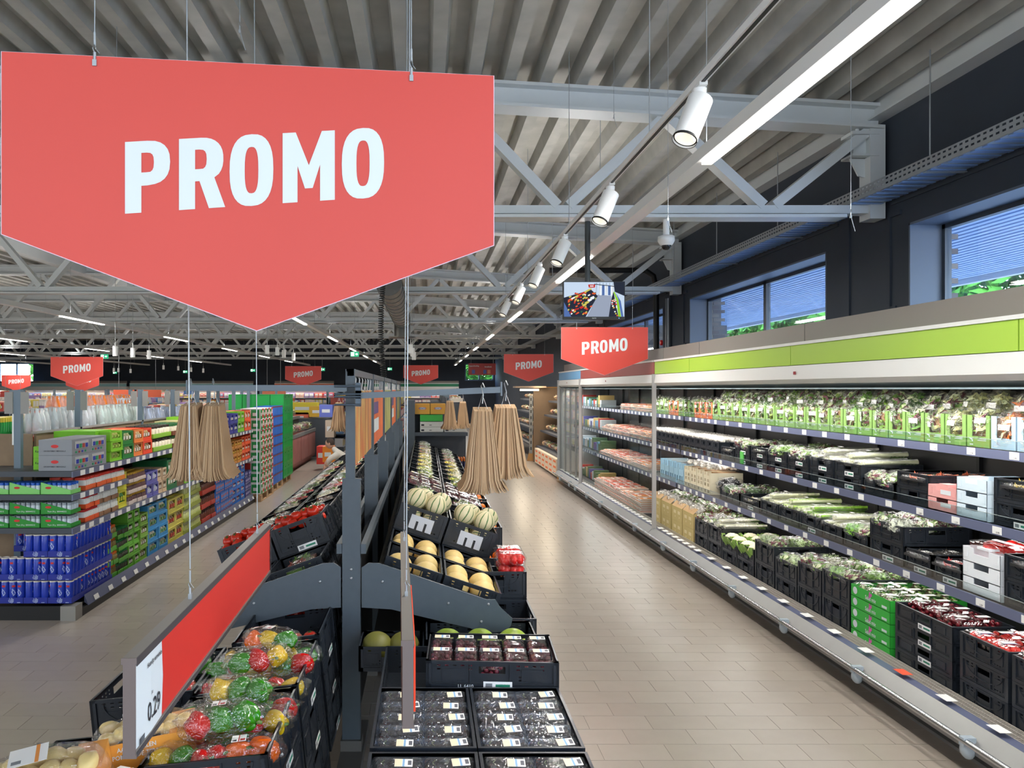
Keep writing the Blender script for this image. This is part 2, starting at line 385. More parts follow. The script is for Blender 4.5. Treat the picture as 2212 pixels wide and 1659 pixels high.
# perforated cable tray on the right wall
t = thing('cable_tray', 'long perforated steel cable tray hung above the windows of the dark wall', 'cable tray')
b = MB(); holes = [(i * .06 + .01, i * .06 + .045, z, z + .016) for i in range(230) for z in (.03, .07)]
b.M = T(3.93, 3.0, 3.86) @ RZ(90); b.panel(14.0, .1, .003, holes); b.M = Matrix.Identity(4); b.box(3.93, 3.935, 17, 40, 3.86, 3.96); b.box(3.93, 3.935, -.4, 3, 3.86, 3.96)
ob('side_rail', b.mesh('side_rail', zinc), t)
b = MB(); y = 2.0
b.box(3.93, 4.23, -.4, 40, 3.857, 3.86, 0)
ob('tray_floor', b.mesh('tray_floor', zinc), t)
b = MB()
while y < 18: b.box(3.94, 4.22, y, y + .05, 3.848, 3.8565); y += .12
ob('rungs', b.mesh('rungs', mat('bright_blue_steel', (140, 170, 215), .3, .5)), t, kind='stuff')
for y in (4.2, 6.0, 8.6, 10.4, 12.2, 14.6, 16.6, 19):
    b = MB(); b.rod([(3.96, y, 3.95), (3.96, y, rz(3.9))], .006, 6); b.box(3.92, 4.24, y - .02, y + .02, 3.838, 3.846); ob('hanger', b.mesh('hanger', zinc), t)
b = MB()
for q in range(4): b.rod([(4.0 + q * .05, -.4, 3.875), (4.0 + q * .05, 40, 3.875)], .012, 6)
ob('cables', b.mesh('cables', mat('blue_cable', (60, 80, 140), .5)), t)

# outside: soffit, fascia, brick, trees, ground
b = MB(); y = -3
while y < 27:
    pass; break
b.box(XW + .36, 8.0, -3, 24, 3.78, 3.84)
x = XW + .4
while x < 7.9: b.box(x, x + .07, -3, 24, 3.76, 3.78); x += .12
so = ob('porch_soffit', b.mesh('porch_soffit', stripe_soffit), label='pale blue ribbed porch ceiling seen outside the right-hand windows', cat='soffit')
b = MB(); b.box(8.0, 8.1, -3, 24, 3.7, 3.95); ob('fascia', b.mesh('fascia', mat('white_fascia', (240, 240, 238), .4)), so)
brick_m = mat('grey_brown_brick', None, .85, noise_amt=.1, nscale=10)
def brick_wall(name, x0, x1, y0, y1, z0, z1, label):
    r = ob(name, boxmesh(name, x0 + .01, x1 - .01, y0 + .01, y1 - .01, z0, z1, mat('mortar', (120, 118, 114), .9)), label=label, cat='brick pier')
    b = MB(); bl = .20; bh = .06; zz = z0; k = 0
    b.box(0, .19, 0, .012, 0, bh - .01); bm = b.mesh('brick', brick_m)
    c = 0
    while zz < z1 - .03:
        xx = x0 + (-.1 if k % 2 else 0)
        while xx < x1 - .02:
            if xx >= x0 - .001 and xx + .19 <= x1 + .1 and c < 290: ob('brick', bm, r, T(max(xx, x0), y0 - .002, zz), [(128, 118, 110), (110, 102, 98), (140, 130, 120)][(k * 7 + int(xx * 10)) % 3]); c += 1
            xx += bl
        yy = y0 + (.1 if k % 2 else 0)
        while yy < y1 - .1 and y1 - y0 < 1 and c < 290: ob('brick', bm, r, T(x0 - .0, yy + .19, zz) @ RZ(-90), (124, 114, 106)); c += 1; yy += bl
        zz += bh + .01; k += 1
    return r
for k in range(3): brick_wall('brick_pier', 4.66, 5.0, 7.25 + 5.65 * k, 7.6 + 5.65 * k, 2.3, 3.76, 'grey brick pier outside beside the %s window of the right wall' % ['large near', 'middle', 'far'][k])
brick_wall('brick_wall', 4.66, 7.7, 19.5, 19.8, 2.3, 3.76, 'low grey brick wall outside beyond the right-hand windows')
gb = MB(); gb.box(XW + .4, 60, -40, 90, -.3, -.05); gb.box(-40, XW + .4, YB + .4, 90, -.3, -.05); ob('ground', gb.mesh('ground', mat('asphalt', (165, 165, 160), .9)), kind='structure')
leaf_out = mat('tree_leaves', (52, 98, 30), .8, noise_amt=.5, nscale=3, spec=.1)
bark = mat('tree_bark', (80, 66, 52), .9)
def tree(x, y, h, label, sd):
    t = thing('tree', label, 'tree', T(x, y, -.1), 'trees outside the windows')
    rr = random.Random(sd); b = MB(); b.rod([(0, 0, 0), (.1, 0, h * .6)], .16, 8, r1=.07); ob('trunk', b.mesh('trunk', bark), t)
    b = MB(); R0 = h * .45
    for i in range(5200):
        u = Vector((rr.gauss(0, 1), rr.gauss(0, 1), rr.gauss(0, 1))).normalized() * R0 * (.35 + .65 * rr.random() ** .5)
        p = Vector((u.x, u.y, h * .62 + u.z * .95)); a = Vector((rr.gauss(0, 1), rr.gauss(0, 1), rr.gauss(0, 1))).normalized(); c = a.orthogonal().normalized(); s_ = .15 + .1 * rr.random()
        b.add([p - a * s_, p - c * s_ * .5, p + a * s_, p + c * s_ * .5], [(0, 1, 2, 3)])
    ob('crown', b.mesh('crown', leaf_out), t, kind='stuff')
for i, (x, y, h) in enumerate([(13, 4, 6.3), (13.5, 10.3, 6.0), (13, 16.6, 6.2), (13.2, 23, 6.0), (14, 29.3, 6.2), (15, 36, 6.6), (3.5, 53.5, 7.0), (9.5, 58, 6.8), (-25, 54, 6)]):
    tree(x, y, h, ['broad green tree seen low through the nearest right-hand window', 'green tree seen through the middle right-hand window', 'green tree outside behind the fourth window frame', 'green tree outside beyond the brick wall', 'green tree outside far along the right wall', 'tallest green tree outside far along the right wall', 'green tree behind the small back window', 'green tree further right outside behind the back wall', 'green tree outside the blue-framed back left window'][i], i)

# linear LED lights along the store
def strip(x, z, y0, y1, lits, label):
    t = thing('strip_light', label, 'ceiling light', None, 'linear strip lights')
    b = MB(); b.box(x - .045, x + .045, y0, y1, z, z + .07); b.box(x - .055, x + .055, y0, y1, z - .012, z); ob('housing', b.mesh('housing', white_pl), t)
    for a0, a1 in lits:
        b = MB(); b.box(x - .029, x + .029, a0, a1, z - .03, z - .0125); ob('diffuser', b.mesh('diffuser', led_m), t)
        area('tube', x, (a0 + a1) / 2, z - .05, .1, a1 - a0, STRIP_W, rot=(0, 0, 0), parent=t)
        area('uplight_fill', x, (a0 + a1) / 2, z + .09, .08, a1 - a0, STRIP_W * .32, rot=(PI, 0, 0), parent=t)  # added upward fill lamp above the housing, brightens the roof deck
    y = y0 + .5
    b = MB()
    while y < y1: b.rod([(x, y, z + .07), (x, y, rz(x))], .0035, 5); y += 2.8
    ob('suspension_wires', b.mesh('suspension_wires', zinc), t, kind='stuff')
strip(1.69, 3.52, -1.5, 45, [(1.6, 4.6)] + [(7.87 + 5.7 * k, 9.77 + 5.7 * k) for k in range(7)], 'white strip light running overhead above the right-hand aisle')
for i, (x, ph) in enumerate([(-2.55, 8.6), (-6.84, 2.9), (-11.5, 3.0), (-16.3, .6), (-21, 2)]):
    strip(x, 3.52, .2, 45, [(ph + 5.7 * k, ph + 1.9 + 5.7 * k) for k in range(6 if ph > 5 else 7)], 'white strip light running overhead, %s row left of the produce aisle' % nth(i))
area('entrance_daylight_fill', -3.5, -2.5, 2.7, 14.0, 4.2, 300, color=(.86, .93, 1), rot=(PI / 2, 0, 0))  # unseen area lamp added before the front wall, stands in for entrance daylight

# track with six spot lights
t = thing('light_track', 'white ceiling track running overhead above the right-hand aisle', 'light track')
b = MB(); b.box(1.18, 1.215, .5, 12.4, 3.47, 3.5); ob('rail', b.mesh('rail', white_pl), t); ob('slot', boxmesh('slot', 1.19, 1.205, .5, 12.4, 3.466, 3.4695, black_m), t)
b = MB()
for y in (2.0, 4.1, 6.4, 9.0, 11.5): b.rod([(1.2, y, 3.5), (1.2, y, rz(1.2))], .003, 5)
ob('suspension_wires', b.mesh('suspension_wires', zinc), t, kind='stuff')
b = MB(); b.lathe([(.052, -.11), (.054, .11)], 24, cap=False); b.lathe([(.052, .11), (.0, .112)], 24, cap=False); sb = b.mesh('spot_body', white_pl)
b = MB(); b.lathe([(.052, -.112), (.054, -.112), (.054, -.1), (.046, -.1)], 24, cap=False); ring = b.mesh('rim', black_m)
b = MB(); b.lathe([(.046, -.1), (.02, -.07), (.0, -.07)], 24, cap=False); refl = b.mesh('reflector', lens_m)
b = MB(); b.rod([(0, 0, .0), (0, 0, .05)], .016, 10); b.lathe([(.028, .05), (.03, .075)], 12); b.box(-.018, .018, -.05, .05, .075, .09); neck = b.mesh('neck', white_pl)
for i, y in enumerate((3.35, 4.97, 6.6, 8.05, 9.6, 11.2)):
    base = T(1.2, y, 3.40); B = base @ RY(24) @ RX(-14) @ T(0, 0, -.10)
    r = thing('spot_light', 'white cylinder spot light, %s on the overhead track' % ('nearest' if i == 0 else nth(i)), 'spot light', base, 'track spot lights')
    ob('neck', neck, r, T(0, 0, -.02)); L_ = base.inverted() @ B
    body = ob('housing', sb, r, L_); ob('rim', ring, body); ob('reflector', refl, body)
    d = bpy.data.lights.new('spot', 'SPOT'); d.energy = SPOT_W * 9; d.spot_size = math.radians(70); d.spot_blend = .8; d.shadow_soft_size = .04; d.color = (1, .92, .82)
    o = bpy.data.objects.new('spot', d); COL.objects.link(o); o.parent = r; o.matrix_basis = L_ @ T(0, 0, -.12)
# clusters of small spots deeper in the store
b = MB(); b.rod([(0, 0, 0), (0, 0, .1)], .008, 6); b.lathe([(.05, -.2), (.05, 0)], 12); small_spot = b.mesh('small_spot', white_pl)
for i, (px, py, Y) in enumerate([(577, 746, 18), (599, 750, 18.8), (613, 756, 19.6), (634, 763, 20.5), (249, 748, 15.5), (287, 752, 16.5), (322, 757, 17.5), (353, 789, 36), (385, 791, 36), (413, 794, 36), (439, 796, 36), (887, 744, 17), (891, 752, 18), (894, 760, 19), (246, 795, 36), (256, 795, 37), (282, 797, 38)]):
    sx_ = (px - VX) * Y / F; sz_ = H - (py - VY) * Y / F; so_ = ob('spot_light', small_spot, None, T(sx_, Y, sz_), label='small white cylinder spot under the far trusses, %s from the left' % nth(sorted([577, 599, 613, 634, 249, 287, 322, 353, 385, 413, 439, 887, 891, 894, 246, 256, 282]).index(px)), cat='spot light', group='small spots under the far trusses'); wb_ = MB(); wb_.rod([(0, 0, .1), (0, 0, rz(sx_) - sz_ + .02)], .005, 4); ob('hanger', wb_.mesh('hanger', zinc), so_)
# unseen shop front added behind the camera to account for the entrance fill lamp
root = ob('window_6', None, kind='structure'); b = MB()
for i in range(8): b.box(-10.5 + 2 * i - .04, -10.5 + 2 * i + .04, -2.6, -2.54, .6, 4.8)
for z in (.6, 2.6, 4.8): b.box(-10.54, 3.54, -2.6, -2.54, z - .04, z + .04)
ob('window_frame', b.mesh('window_frame', wframe), root); ob('pane', boxmesh('pane', -10.5, 3.5, -2.59, -2.57, .6, 4.8, mat('shopfront_glass', (190, 210, 230), .05)), root)
# ================================================================ SIGNS, SCREEN, CAMERA
def arc(cx, cz, rx, rz_, a0, a1, n=8, p=1.0):
    out = []
    for i in range(n + 1):
        a = math.radians(a0 + (a1 - a0) * i / n); c, s_ = math.cos(a), math.sin(a)
        out.append((cx + rx * math.copysign(abs(c) ** p, c), cz + rz_ * math.copysign(abs(s_) ** p, s_)))
    return out
def promo_mesh():
    O = lambda x: [arc(x + .3, .5, .305, .51, 0, 360, 32, .78)[:-1], arc(x + .3, .5, .095, .33, 0, 360, 28, .72)[:-1]]
    P = lambda x: [[(x, 0), (x + .22, 0), (x + .22, .375), (x + .3, .375)] + arc(x + .3, .69, .31, .31, -90, 90, 12, .8)[1:] + [(x, 1)], [(x + .22, .56), (x + .29, .56)] + arc(x + .29, .695, .1, .14, -90, 90, 8, .7)[1:] + [(x + .22, .835)]]
    Rr = [[(.73, 0), (.95, 0), (.95, .39), (1.01, .39), (1.14, 0), (1.365, 0), (1.215, .43)] + arc(1.03, .69, .31, .31, -52, 90, 12, .85)[1:] + [(.73, 1)], [(.95, .56), (1.01, .56)] + arc(1.01, .695, .1, .14, -90, 90, 8, .7)[1:] + [(.95, .835)]]
    Mm = [[(2.165, 0), (2.375, 0), (2.375, .52), (2.48, .19), (2.59, .19), (2.695, .52), (2.695, 0), (2.905, 0), (2.905, 1), (2.72, 1), (2.535, .52), (2.35, 1), (2.165, 1)]]
    cu = bpy.data.curves.new('promo', 'CURVE'); cu.dimensions = '2D'; cu.fill_mode = 'BOTH'
    for poly in P(0) + Rr + O(1.43) + Mm + O(3.01):
        sp = cu.splines.new('POLY'); sp.points.add(len(poly) - 1); sp.use_cyclic_u = True
        for q, (x, z) in zip(sp.points, poly): q.co = (x, z + .0965 * x, 0, 1)
    o = bpy.data.objects.new('promo', cu); COL.objects.link(o); bpy.context.view_layer.update()
    me = bpy.data.meshes.new_from_object(o.evaluated_get(bpy.context.evaluated_depsgraph_get())); bpy.data.objects.remove(o)
    me.materials.clear(); me.materials.append(white_print); return me
promo = promo_mesh()
b = MB(); b.prism([(-.59, 0), (.59, 0), (.59, -.43), (0, -.652), (-.59, -.43)], .006); sign_me = b.mesh('promo_sign', [red_sign])
b = MB(); b.prism([(-.592, .001), (.592, .001), (.592, -.431), (0, -.654), (-.592, -.431)], .004); 
edge_me = b.mesh('sign_core', mat('sign_core', (226, 200, 214), .5))
hb = MB(); hb.rod([(0, 0, -.025), (0, 0, .015)], .006, 8); hb.rod([(0, -.006, .015), (.006, -.006, .03), (0, -.006, .045), (-.006, -.006, .03), (0, -.006, .015)], .0022, 6); hb.box(-.008, .008, -.006, .012, -.04, -.015); hb.rod([(.004, 0, .03), (.018, 0, .012)], .0015, 5)
hb.rod([(0, 0, .04), (0, 0, .095)], .005, 8)
hook_me = hb.mesh('hook', zinc)
for v_ in hook_me.vertices: v_.co.x *= .6; v_.co.y *= .6; v_.co.z = v_.co.z * .6
def promo_sign(x, y, ztop, rot, label, wires=(-.38, .38), s_=1.0):
    t = ob('promo_sign', sign_me, None, T(x, y, ztop) @ RZ(rot) @ S(s_), label=label, cat='sign', group=None)
    ob('core_edge', edge_me, t, T(0, .001, 0))
    ob('lettering', promo, t, T(-.31, -.0015, -.375) @ RX(90) @ S(.172))
    zt = rz(x) - ztop
    for w in wires:
        ob('hook', hook_me, t, T(w, 0, 0)); wb_ = MB(); wb_.rod([(w, 0, .055), (w + .004, 0, zt)], .0016, 5); ob('wire', wb_.mesh('wire', zinc), t)
    return t
promo_sign(-.414, 1.87, 2.935, 6.8, 'huge red sign reading PROMO, filling the top left of the view')
s_list = [(1306, 707, 10.4, 'red PROMO sign hanging under the small screen before the fridges'), (1142, 765, 18.2, 'red PROMO sign hanging further along the right-hand aisle'), (166, 771, 17.2, 'red PROMO sign hanging above the grocery shelves with white post below'), (35, 810, 31, 'pinkish red PROMO sign small at the far left'),
          (655, 791, 25, 'small red PROMO sign in the distance left of the hanging photo boards'), (909, 789, 26, 'small red PROMO sign in the distance right of the hanging photo boards'), (178, 806, 27, 'small red PROMO sign mostly hidden behind the one above the grocery shelves')]
for px, py, Y, lb in s_list: promo_sign((px - VX) * Y / F, Y, H - (py - VY) * Y / F, 0, lb)

# hanging price rails
frame_dark = mat('price_rail_frame', (70, 66, 68), .45); wood_end = mat('brownish_end_cap', (112, 98, 94), .5)
def price_rail(xn, xf, y0, y1, zt, h, label, card):
    t = thing('price_sign', label, 'price sign', T(xn, y0, zt)); dx = xf - xn; L = y1 - y0; ang = math.degrees(math.atan2(-dx, L))
    A = T(0, 0, 0) @ RZ(ang)
    b = MB(); b.box(-.02, 0, 0, L, -h + .01, -.01); ob('panel', b.mesh('panel', red_rail), t, A)
    b = MB(); b.box(-.026, .004, 0, L, -.012, 0); b.box(-.026, .004, 0, L, -h, -h + .016); ob('frame_rail', b.mesh('frame_rail', mat('grey_rail_top', (120, 114, 108), .5)), t, A)
    b = MB(); b.box(.0041, .0052, .002, L, -.02, -.001); b.box(.0041, .0052, .002, L, -h, -h + .012); b.box(.0041, .0052, L - .008, L, -h, 0); ob('frame_edge', b.mesh('frame_edge', frame_dark), t, A)
    b = MB(); b.box(-.024, .0035, -.004, 0, -h + .004, -.014); b.box(-.028, .006, -.0042, -.001, -.014, 0); b.box(-.026, .006, -.0042, -.001, -h, -h + .008); ob('end_cap', b.mesh('end_cap', wood_end), t, A)
    if card:
        b = MB(); b.add([(.0012, .006, -h + .014), (.0012, .006, -.016), (.004, .10, -.016), (.0012, .185, -.016), (.0012, .195, -h / 2), (.0012, .185, -h + .014), (.004, .10, -h + .014)], [(0, 6, 2, 1), (6, 5, 4, 3, 2)]); cd = ob('price_card', b.mesh('price_card', white_print), t, A)
        for tx, sz, yy, zz, bd in (('0.29', .062, .165, -h + .045, .01), ('Huisvlijt verswinkel', .016, .178, -.05, .02), ('/ st', .012, .11, -.12, .02)):
            me = text_mesh(tx, sz, ink, bd, .85, 'RIGHT'); ob('lettering', me, cd, T(.0052, yy, zz) @ RZ(90) @ RX(90))
        b = MB()
        for i in range(9): b.box(.0042, .0046, .02 + i * .004, .022 + i * .004, -h + .018, -h + .032)
        ob('barcode', b.mesh('barcode', ink), cd)
    else:
        b = MB(); b.box(.005, .010, .05, L * .45, -h + .02, -.03); ob('orange_insert', b.mesh('orange_insert', mat('orange_red_insert', (244, 84, 48), .4)), t, A)
    for q in (.28, .86):
        yy = L * q; p = A @ Vector((-.01, yy, 0)); ob('hook', hook_me, t, T(p.x, p.y, .024)); b = MB(); b.rod([(p.x, p.y, .085), (p.x - .02 * (1 if card else -1), p.y, rz(xn) - zt)], .0022, 6); ob('wire', b.mesh('wire', zinc), t)
price_rail(-.645, -.69, 1.69, 3.38, 1.545, .222, 'long red price sign with white card reading 0.29 hung over the pepper bags', True)
price_rail(-.035, -.088, 1.93, 3.40, 1.505, .222, 'edge-on hanging price sign with orange insert above the fruit trays', False)

# monitor on a pole, with a still of the shop on it
Ym = 7.2; s = F / Ym; X0 = (1217 - VX) / s; X1 = (1350 - VX) / s; Z1 = H + 232 / s; Z0 = H + 150 / s
t = thing('monitor', 'small wall of shop camera picture on a black monitor above the PROMO sign', 'monitor', T(0, Ym, 0))
t['label'] = 'black monitor on a ceiling pole showing a camera view of the shop'
ob('casing', boxmesh('casing', X0, X1, 0, .05, Z0, Z1, black_m), t)
b = MB(); b.rod([((X0 + X1) / 2 - .05, .06, Z1 - .1), ((X0 + X1) / 2 - .05, .06, 3.80)], .026, 12); b.box((X0 + X1) / 2 - .1, (X0 + X1) / 2, .03, .08, Z0 + .1, Z1 - .05); ob('pole', b.mesh('pole', mat('dark_pole', (52, 58, 62), .4)), t)
ob('maker_name', text_mesh('iiyama', .016, white_print), t, T((X0 + X1) / 2, -.001, Z0 + .008) @ RX(90)); ob('power_light', boxmesh('power_light', X1 - .06, X1 - .052, -.001, 0, Z0 + .01, Z0 + .014, mat('blue_led', (60, 120, 255), .5, emit=(80, 140, 255), estr=3)), t)
def em(name, c): return mat('screen_' + name, (0, 0, 0), .9, emit=c, estr=.85)
scr = MB(); sm = [em('pale', (196, 214, 235)), em('floor', (150, 160, 180)), em('dark', (28, 34, 52)), em('orange', (224, 92, 40)), em('yellow', (206, 196, 90)), em('red', (190, 40, 34)), em('green', (140, 200, 40)), em('blue', (80, 110, 170)), em('white', (235, 240, 245)), em('leaf', (40, 100, 60))]
wd, hd = X1 - X0 - .012, Z1 - Z0 - .032; ox, oz = X0 + .006, Z0 + .026; lay = [0]
def SP(pts, m):
    lay[0] += 1; scr.add([(ox + u * wd, -.0005 - lay[0] * .00001, oz + v * hd) for u, v in pts], [tuple(range(len(pts)))], m)
SP([(0, 0), (1, 0), (1, 1), (0, 1)], 0); SP([(.38, 0), (.8, 0), (.78, .6), (.56, .64)], 1); SP([(0, 0), (.36, 0), (.56, .6), (.45, .78), (0, .55)], 2); SP([(0, .0), (.12, 0), (0, .42)], 7)
SP([(.82, 1), (1, 1), (1, .6), (.84, .72)], 2)
rr = random.Random(3)
for i in range(90):
    u = rr.random(); v = rr.random(); a = .03 + .5 * u; c_ = (.04 + v * (.62 + .1 * u)); c_ = c_ * .95
    x_ = .06 + u * .46; z_ = max(.04, c_ - .0) ; 
    if x_ - .36 > (z_) * .32: continue
    w_ = .018 + .02 * rr.random(); SP([(x_, z_), (x_ + w_, z_ + .03), (x_ + w_ - .012, z_ + .06), (x_ - .012, z_ + .03)], rr.choice([3, 4, 5, 9, 8, 4, 3, 5]))
for i in range(7): SP([(.07 + i * .055, .44 + i * .05), (.13 + i * .055, .49 + i * .05), (.12 + i * .055, .53 + i * .05), (.06 + i * .055, .48 + i * .05)], [3, 8, 4, 3, 5, 4, 4][i])
for i in range(5): SP([(.28 + i * .045, .22 + i * .07), (.33 + i * .045, .27 + i * .07), (.31 + i * .045, .32 + i * .07), (.25 + i * .045, .27 + i * .07)], [5, 4, 4, 8, 8][i])
SP([(.41, .84), (.51, .84), (.52, .93), (.4, .93)], 5); SP([(.43, .87), (.49, .87), (.49, .9), (.43, .9)], 8)
for i in range(5): SP([(.58 + i * .05, .62), (.62 + i * .05, .62), (.62 + i * .05, .9), (.58 + i * .05, .9)], 7 if i % 2 else 8)
for i in range(6): SP([(.53 + i * .055, .6), (.533 + i * .055, .6), (.54 + i * .055, .98), (.535 + i * .055, .98)], 2)
SP([(.5, .93), (.86, .86), (.86, .88), (.5, .95)], 2)
SP([(.74, 0), (.9, 0), (.82, .72), (.79, .55)], 2)
for i in range(22):
    v = rr.random() * .5; u = .78 + rr.random() * .09 - v * .02; SP([(u, v), (u + .025, v), (u + .025, v + .035), (u, v + .035)], rr.choice([3, 4, 8, 8, 5]))
SP([(.9, 0), (.945, 0), (.9, .5), (.83, .74), (.82, .7), (.87, .45)], 6); SP([(.95, 0), (.985, 0), (.94, .45), (.85, .72), (.9, .5)], 7)
ob('screen', scr.mesh('screen', sm), t)

# dome camera, thin wires
t = thing('dome_camera', 'white dome security camera hanging from the nearest truss', 'camera', T((1437 - VX) * 7.2 / F, 7.17, 3.73))
b = MB(); b.rod([(0, 0, 0), (0, 0, -.16)], .03, 16); b.lathe([(.05, -.15), (.075, -.16), (.078, -.2), (.06, -.235), (.045, -.245)][::-1], 20, cap=False); b.lathe([(.0, -.15), (.05, -.15)], 20, cap=False); ob('body', b.mesh('body', white_pl), t)
b = MB(); b.ball((0, 0, -.24), (.046, .046, .05), 16, 10); ob('dome', b.mesh('dome', mat('smoked_dome', (30, 30, 34), .08)), t)
def hang_wire(px, Y, y1, label):
    x = (px - VX) * Y / F; z1 = H - (y1 - VY) * Y / F; t = thing('hanging_wire', label, 'wire', T(x, Y, z1))
    b = MB(); b.rod([(0, 0, .05), (0, 0, rz(x) - z1)], .0018, 5); ob('wire', b.mesh('wire', zinc), t); ob('hook', hook_me, t); b = MB(); b.rod([(0, 0, -.01), (.01, 0, -.05), (.025, 0, -.1)], .002, 5); ob('loose_end', b.mesh('loose_end', zinc), t)
hang_wire(1838, 4.4, 462, 'thin steel wire with a loose hooked end near the dark wall'); hang_wire(1443, 4.9, 468, 'thin steel wire with hook hanging beside the dome camera'); hang_wire(518, 3.4, 60, 'bare thin wire hanging from the ceiling above the big sign'); hang_wire(1326, 6.3, 250, 'thin wire hanging between the track and the strip light')
# coiled cord, duct, heaters
b = MB(); pts = []; x0 = (832 - VX) * 9 / F
for i in range(420): a = i * .8; pts.append((x0 + .03 * math.cos(a) - .05 * math.sin(i / 420 * 3), 9 + .03 * math.sin(a), 3.62 - i * .0034))
b.rod(pts, .006, 5); ob('coiled_cord', b.mesh('coiled_cord', black_m), label='black coiled cord hanging from the ceiling behind the produce stand', cat='cord')
t = thing('ventilation_duct', 'round silver spiral duct hanging below the deck above the stand', 'duct', T(-.52, 0, 3.62))
b = MB()
for i in range(12): y = 10.6 + i * .5; b.rod([(0, y, 0), (0, y + .49, 0)], .18, 20)
ob('tube', b.mesh('tube', mat('duct_steel', (150, 148, 142), .35, .7)), t)
dring = mat('duct_ring', (90, 88, 84), .4, .6); b = MB(); b.rod([(0, 0, 0), (0, .02, 0)], .19, 20); jr = b.mesh('joint_ring', dring)
for i in range(12): ob('joint_ring', jr, t, T(0, 10.59 + i * .5, 0))
b = MB(); b.rod([(0, 16.6, 0), (0, 16.6, -.35)], .17, 20); b.rod([(0, 16.6, -.35), (0, 16.6, -.37)], .3, 20); ob('outlet', b.mesh('outlet', dring), t)
b = MB(); b.rod([(3.9, 13.6, 4.25), (2.2, 13.6, 4.25)], .05, 10); b.rod([(3.9, 13.6, 4.25), (4.05, 13.6, 4.15), (4.1, 13.6, 3.9), (4.1, 13.6, 2.5)], .05, 10); ob('black_pipe', b.mesh('black_pipe', black_m), label='thick black pipe bending down the dark wall between the windows', cat='pipe')
b = MB(); b.rod([(4.22, 13.3, 2.5), (4.22, 13.3, 3.72)], .012, 6); b.box(4.2, 4.25, 13.36, 13.4, 2.5, 3.72); ob('wall_conduit', b.mesh('wall_conduit', zinc), label='grey slotted conduit running up the dark wall beside the black pipe', cat='conduit')
b = MB(); b.lathe([(.05, 0), (.05, .03), (.03, .04)], 14); ob('alarm_sounder', b.mesh('alarm_sounder', mat('alarm_red', (210, 30, 30), .4)), None, T(4.30, 13.9, 2.98) @ RY(-90), label='round red alarm sounder on the dark wall beside the pipe', cat='alarm')
exit_g = mat('exit_green', (20, 140, 90), .4, emit=(30, 170, 120), estr=.8); exit_w = mat('exit_white', (230, 255, 245), .4, emit=(225, 255, 245), estr=1.2)
for i, (px, py, Y) in enumerate([(766, 765, 18), (696, 798, 30), (546, 800, 34), (400, 803, 36), (225, 770, 20), (842, 797, 34), (248, 805, 40)]):
    x = (px - VX) * Y / F; z = H - (py - VY) * Y / F; t = ob('exit_sign', boxmesh('exit_sign', -.1, .1, 0, .03, -.06, .06, exit_g), None, T(x, Y, z), label='lit green and white exit sign, %s from the hanging photo boards' % nth(i), cat='exit sign', group='lit exit signs')
    b = MB(); b.box(-.085, -.01, -.002, 0, -.045, .045); b.prism([(.02, -.015), (.05, -.015), (.05, -.03), (.08, 0), (.05, .03), (.05, .015), (.02, .015)], -.002); ob('pictogram', b.mesh('pictogram', exit_w), t)
    b = MB(); b.rod([(0, .01, .06), (0, .01, rz(x) - z + .02)], .004, 5); ob('wire', b.mesh('wire', zinc), t)

# ================================================================ CRATES
def crate_mesh(w, d, h, hand=True, style=0):
    b = MB()
    for (L, M_) in ((w, T(-w / 2, -d / 2, 0)), (w, T(w / 2, d / 2, 0) @ RZ(180)), (d, T(-w / 2, d / 2, 0) @ RZ(-90)), (d, T(w / 2, -d / 2, 0) @ RZ(90))):
        b.M = M_ @ T(0, .008, 0); hs = []
        hw = .06; ht = h - .025
        if hand: hs.append((L / 2 - hw, L / 2 + hw, ht - .032, ht))
        hs.append((L / 2 - hw - .001, L / 2 - hw, ht - .032, ht - .031))
        k = 0
        x = .05
        while x < L - .06:
            if abs(x + .008 - L / 2) > hw + .03 and h > .12: hs.append((x, x + .016, h - .026, h - .019)); hs.append((x, x + .016, h - .042, h - .036))
            x += .036
        if h > .1:
            for z in ((.035, .05) if h < .15 else (.04, .058, .076)):
                for x in (L * .2, L * .2 + .02, L * .2 + .04, L * .7, L * .7 + .02, L * .7 + .04): hs.append((x, x + .012, z, z + .008))
        b.panel(L, h, .004, hs)
        b.M = M_
        b.box(0, L, 0, .012, h - .012, h); b.box(0, L, 0, .010, 0, .02); b.box(0, L, .002, .010, .024, .028)
        for x in (0, L - .025): b.box(x, x + .025, 0, .012, 0, h)
        for x in (L * .33, L * .63): b.box(x, x + .006, .001, .009, .02, h - .012)
        b.box(L * .12, L * .3, .004, .009, h * .3, h * .72); b.box(L * .72, L * .88, .004, .009, h * .3, h * .72)
        if L < .5 and h > .13:
            pts = [(L / 2 + math.cos(math.radians(a)) * L * .38, .004, h - .02 + math.sin(math.radians(a)) * h * .5) for a in range(180, 361, 15)]
            for p, q in zip(pts, pts[1:]): b.beam(p, q, .008, .007)
    b.M = Matrix.Identity(4); b.box(-w / 2 + .01, w / 2 - .01, -d / 2 + .01, d / 2 - .01, .008, .014)
    return b.mesh('crate', black_pl)
_cr = {}
ifco_green = mat('label_green', (30, 130, 100), .5)
def sticker_mesh(kind):
    b = MB()
    if kind == 'm':     # white label with two dark notches
        b.panel(.17, .10, .001, [(.045, .062, 0, .06), (.108, .125, 0, .06)]); return b.mesh('paper_label', mat('grey_label', (196, 200, 208), .5))
    b.box(0, .13, 0, .001, 0, .036); b.box(.01, .04, -.0005, .0, .008, .028, 1); b.box(.055, .12, -.0005, 0, .012, .024, 2)
    return b.mesh('label', [white_pl, mat('grey_print', (120, 125, 130), .5), ifco_green])
stick = {}
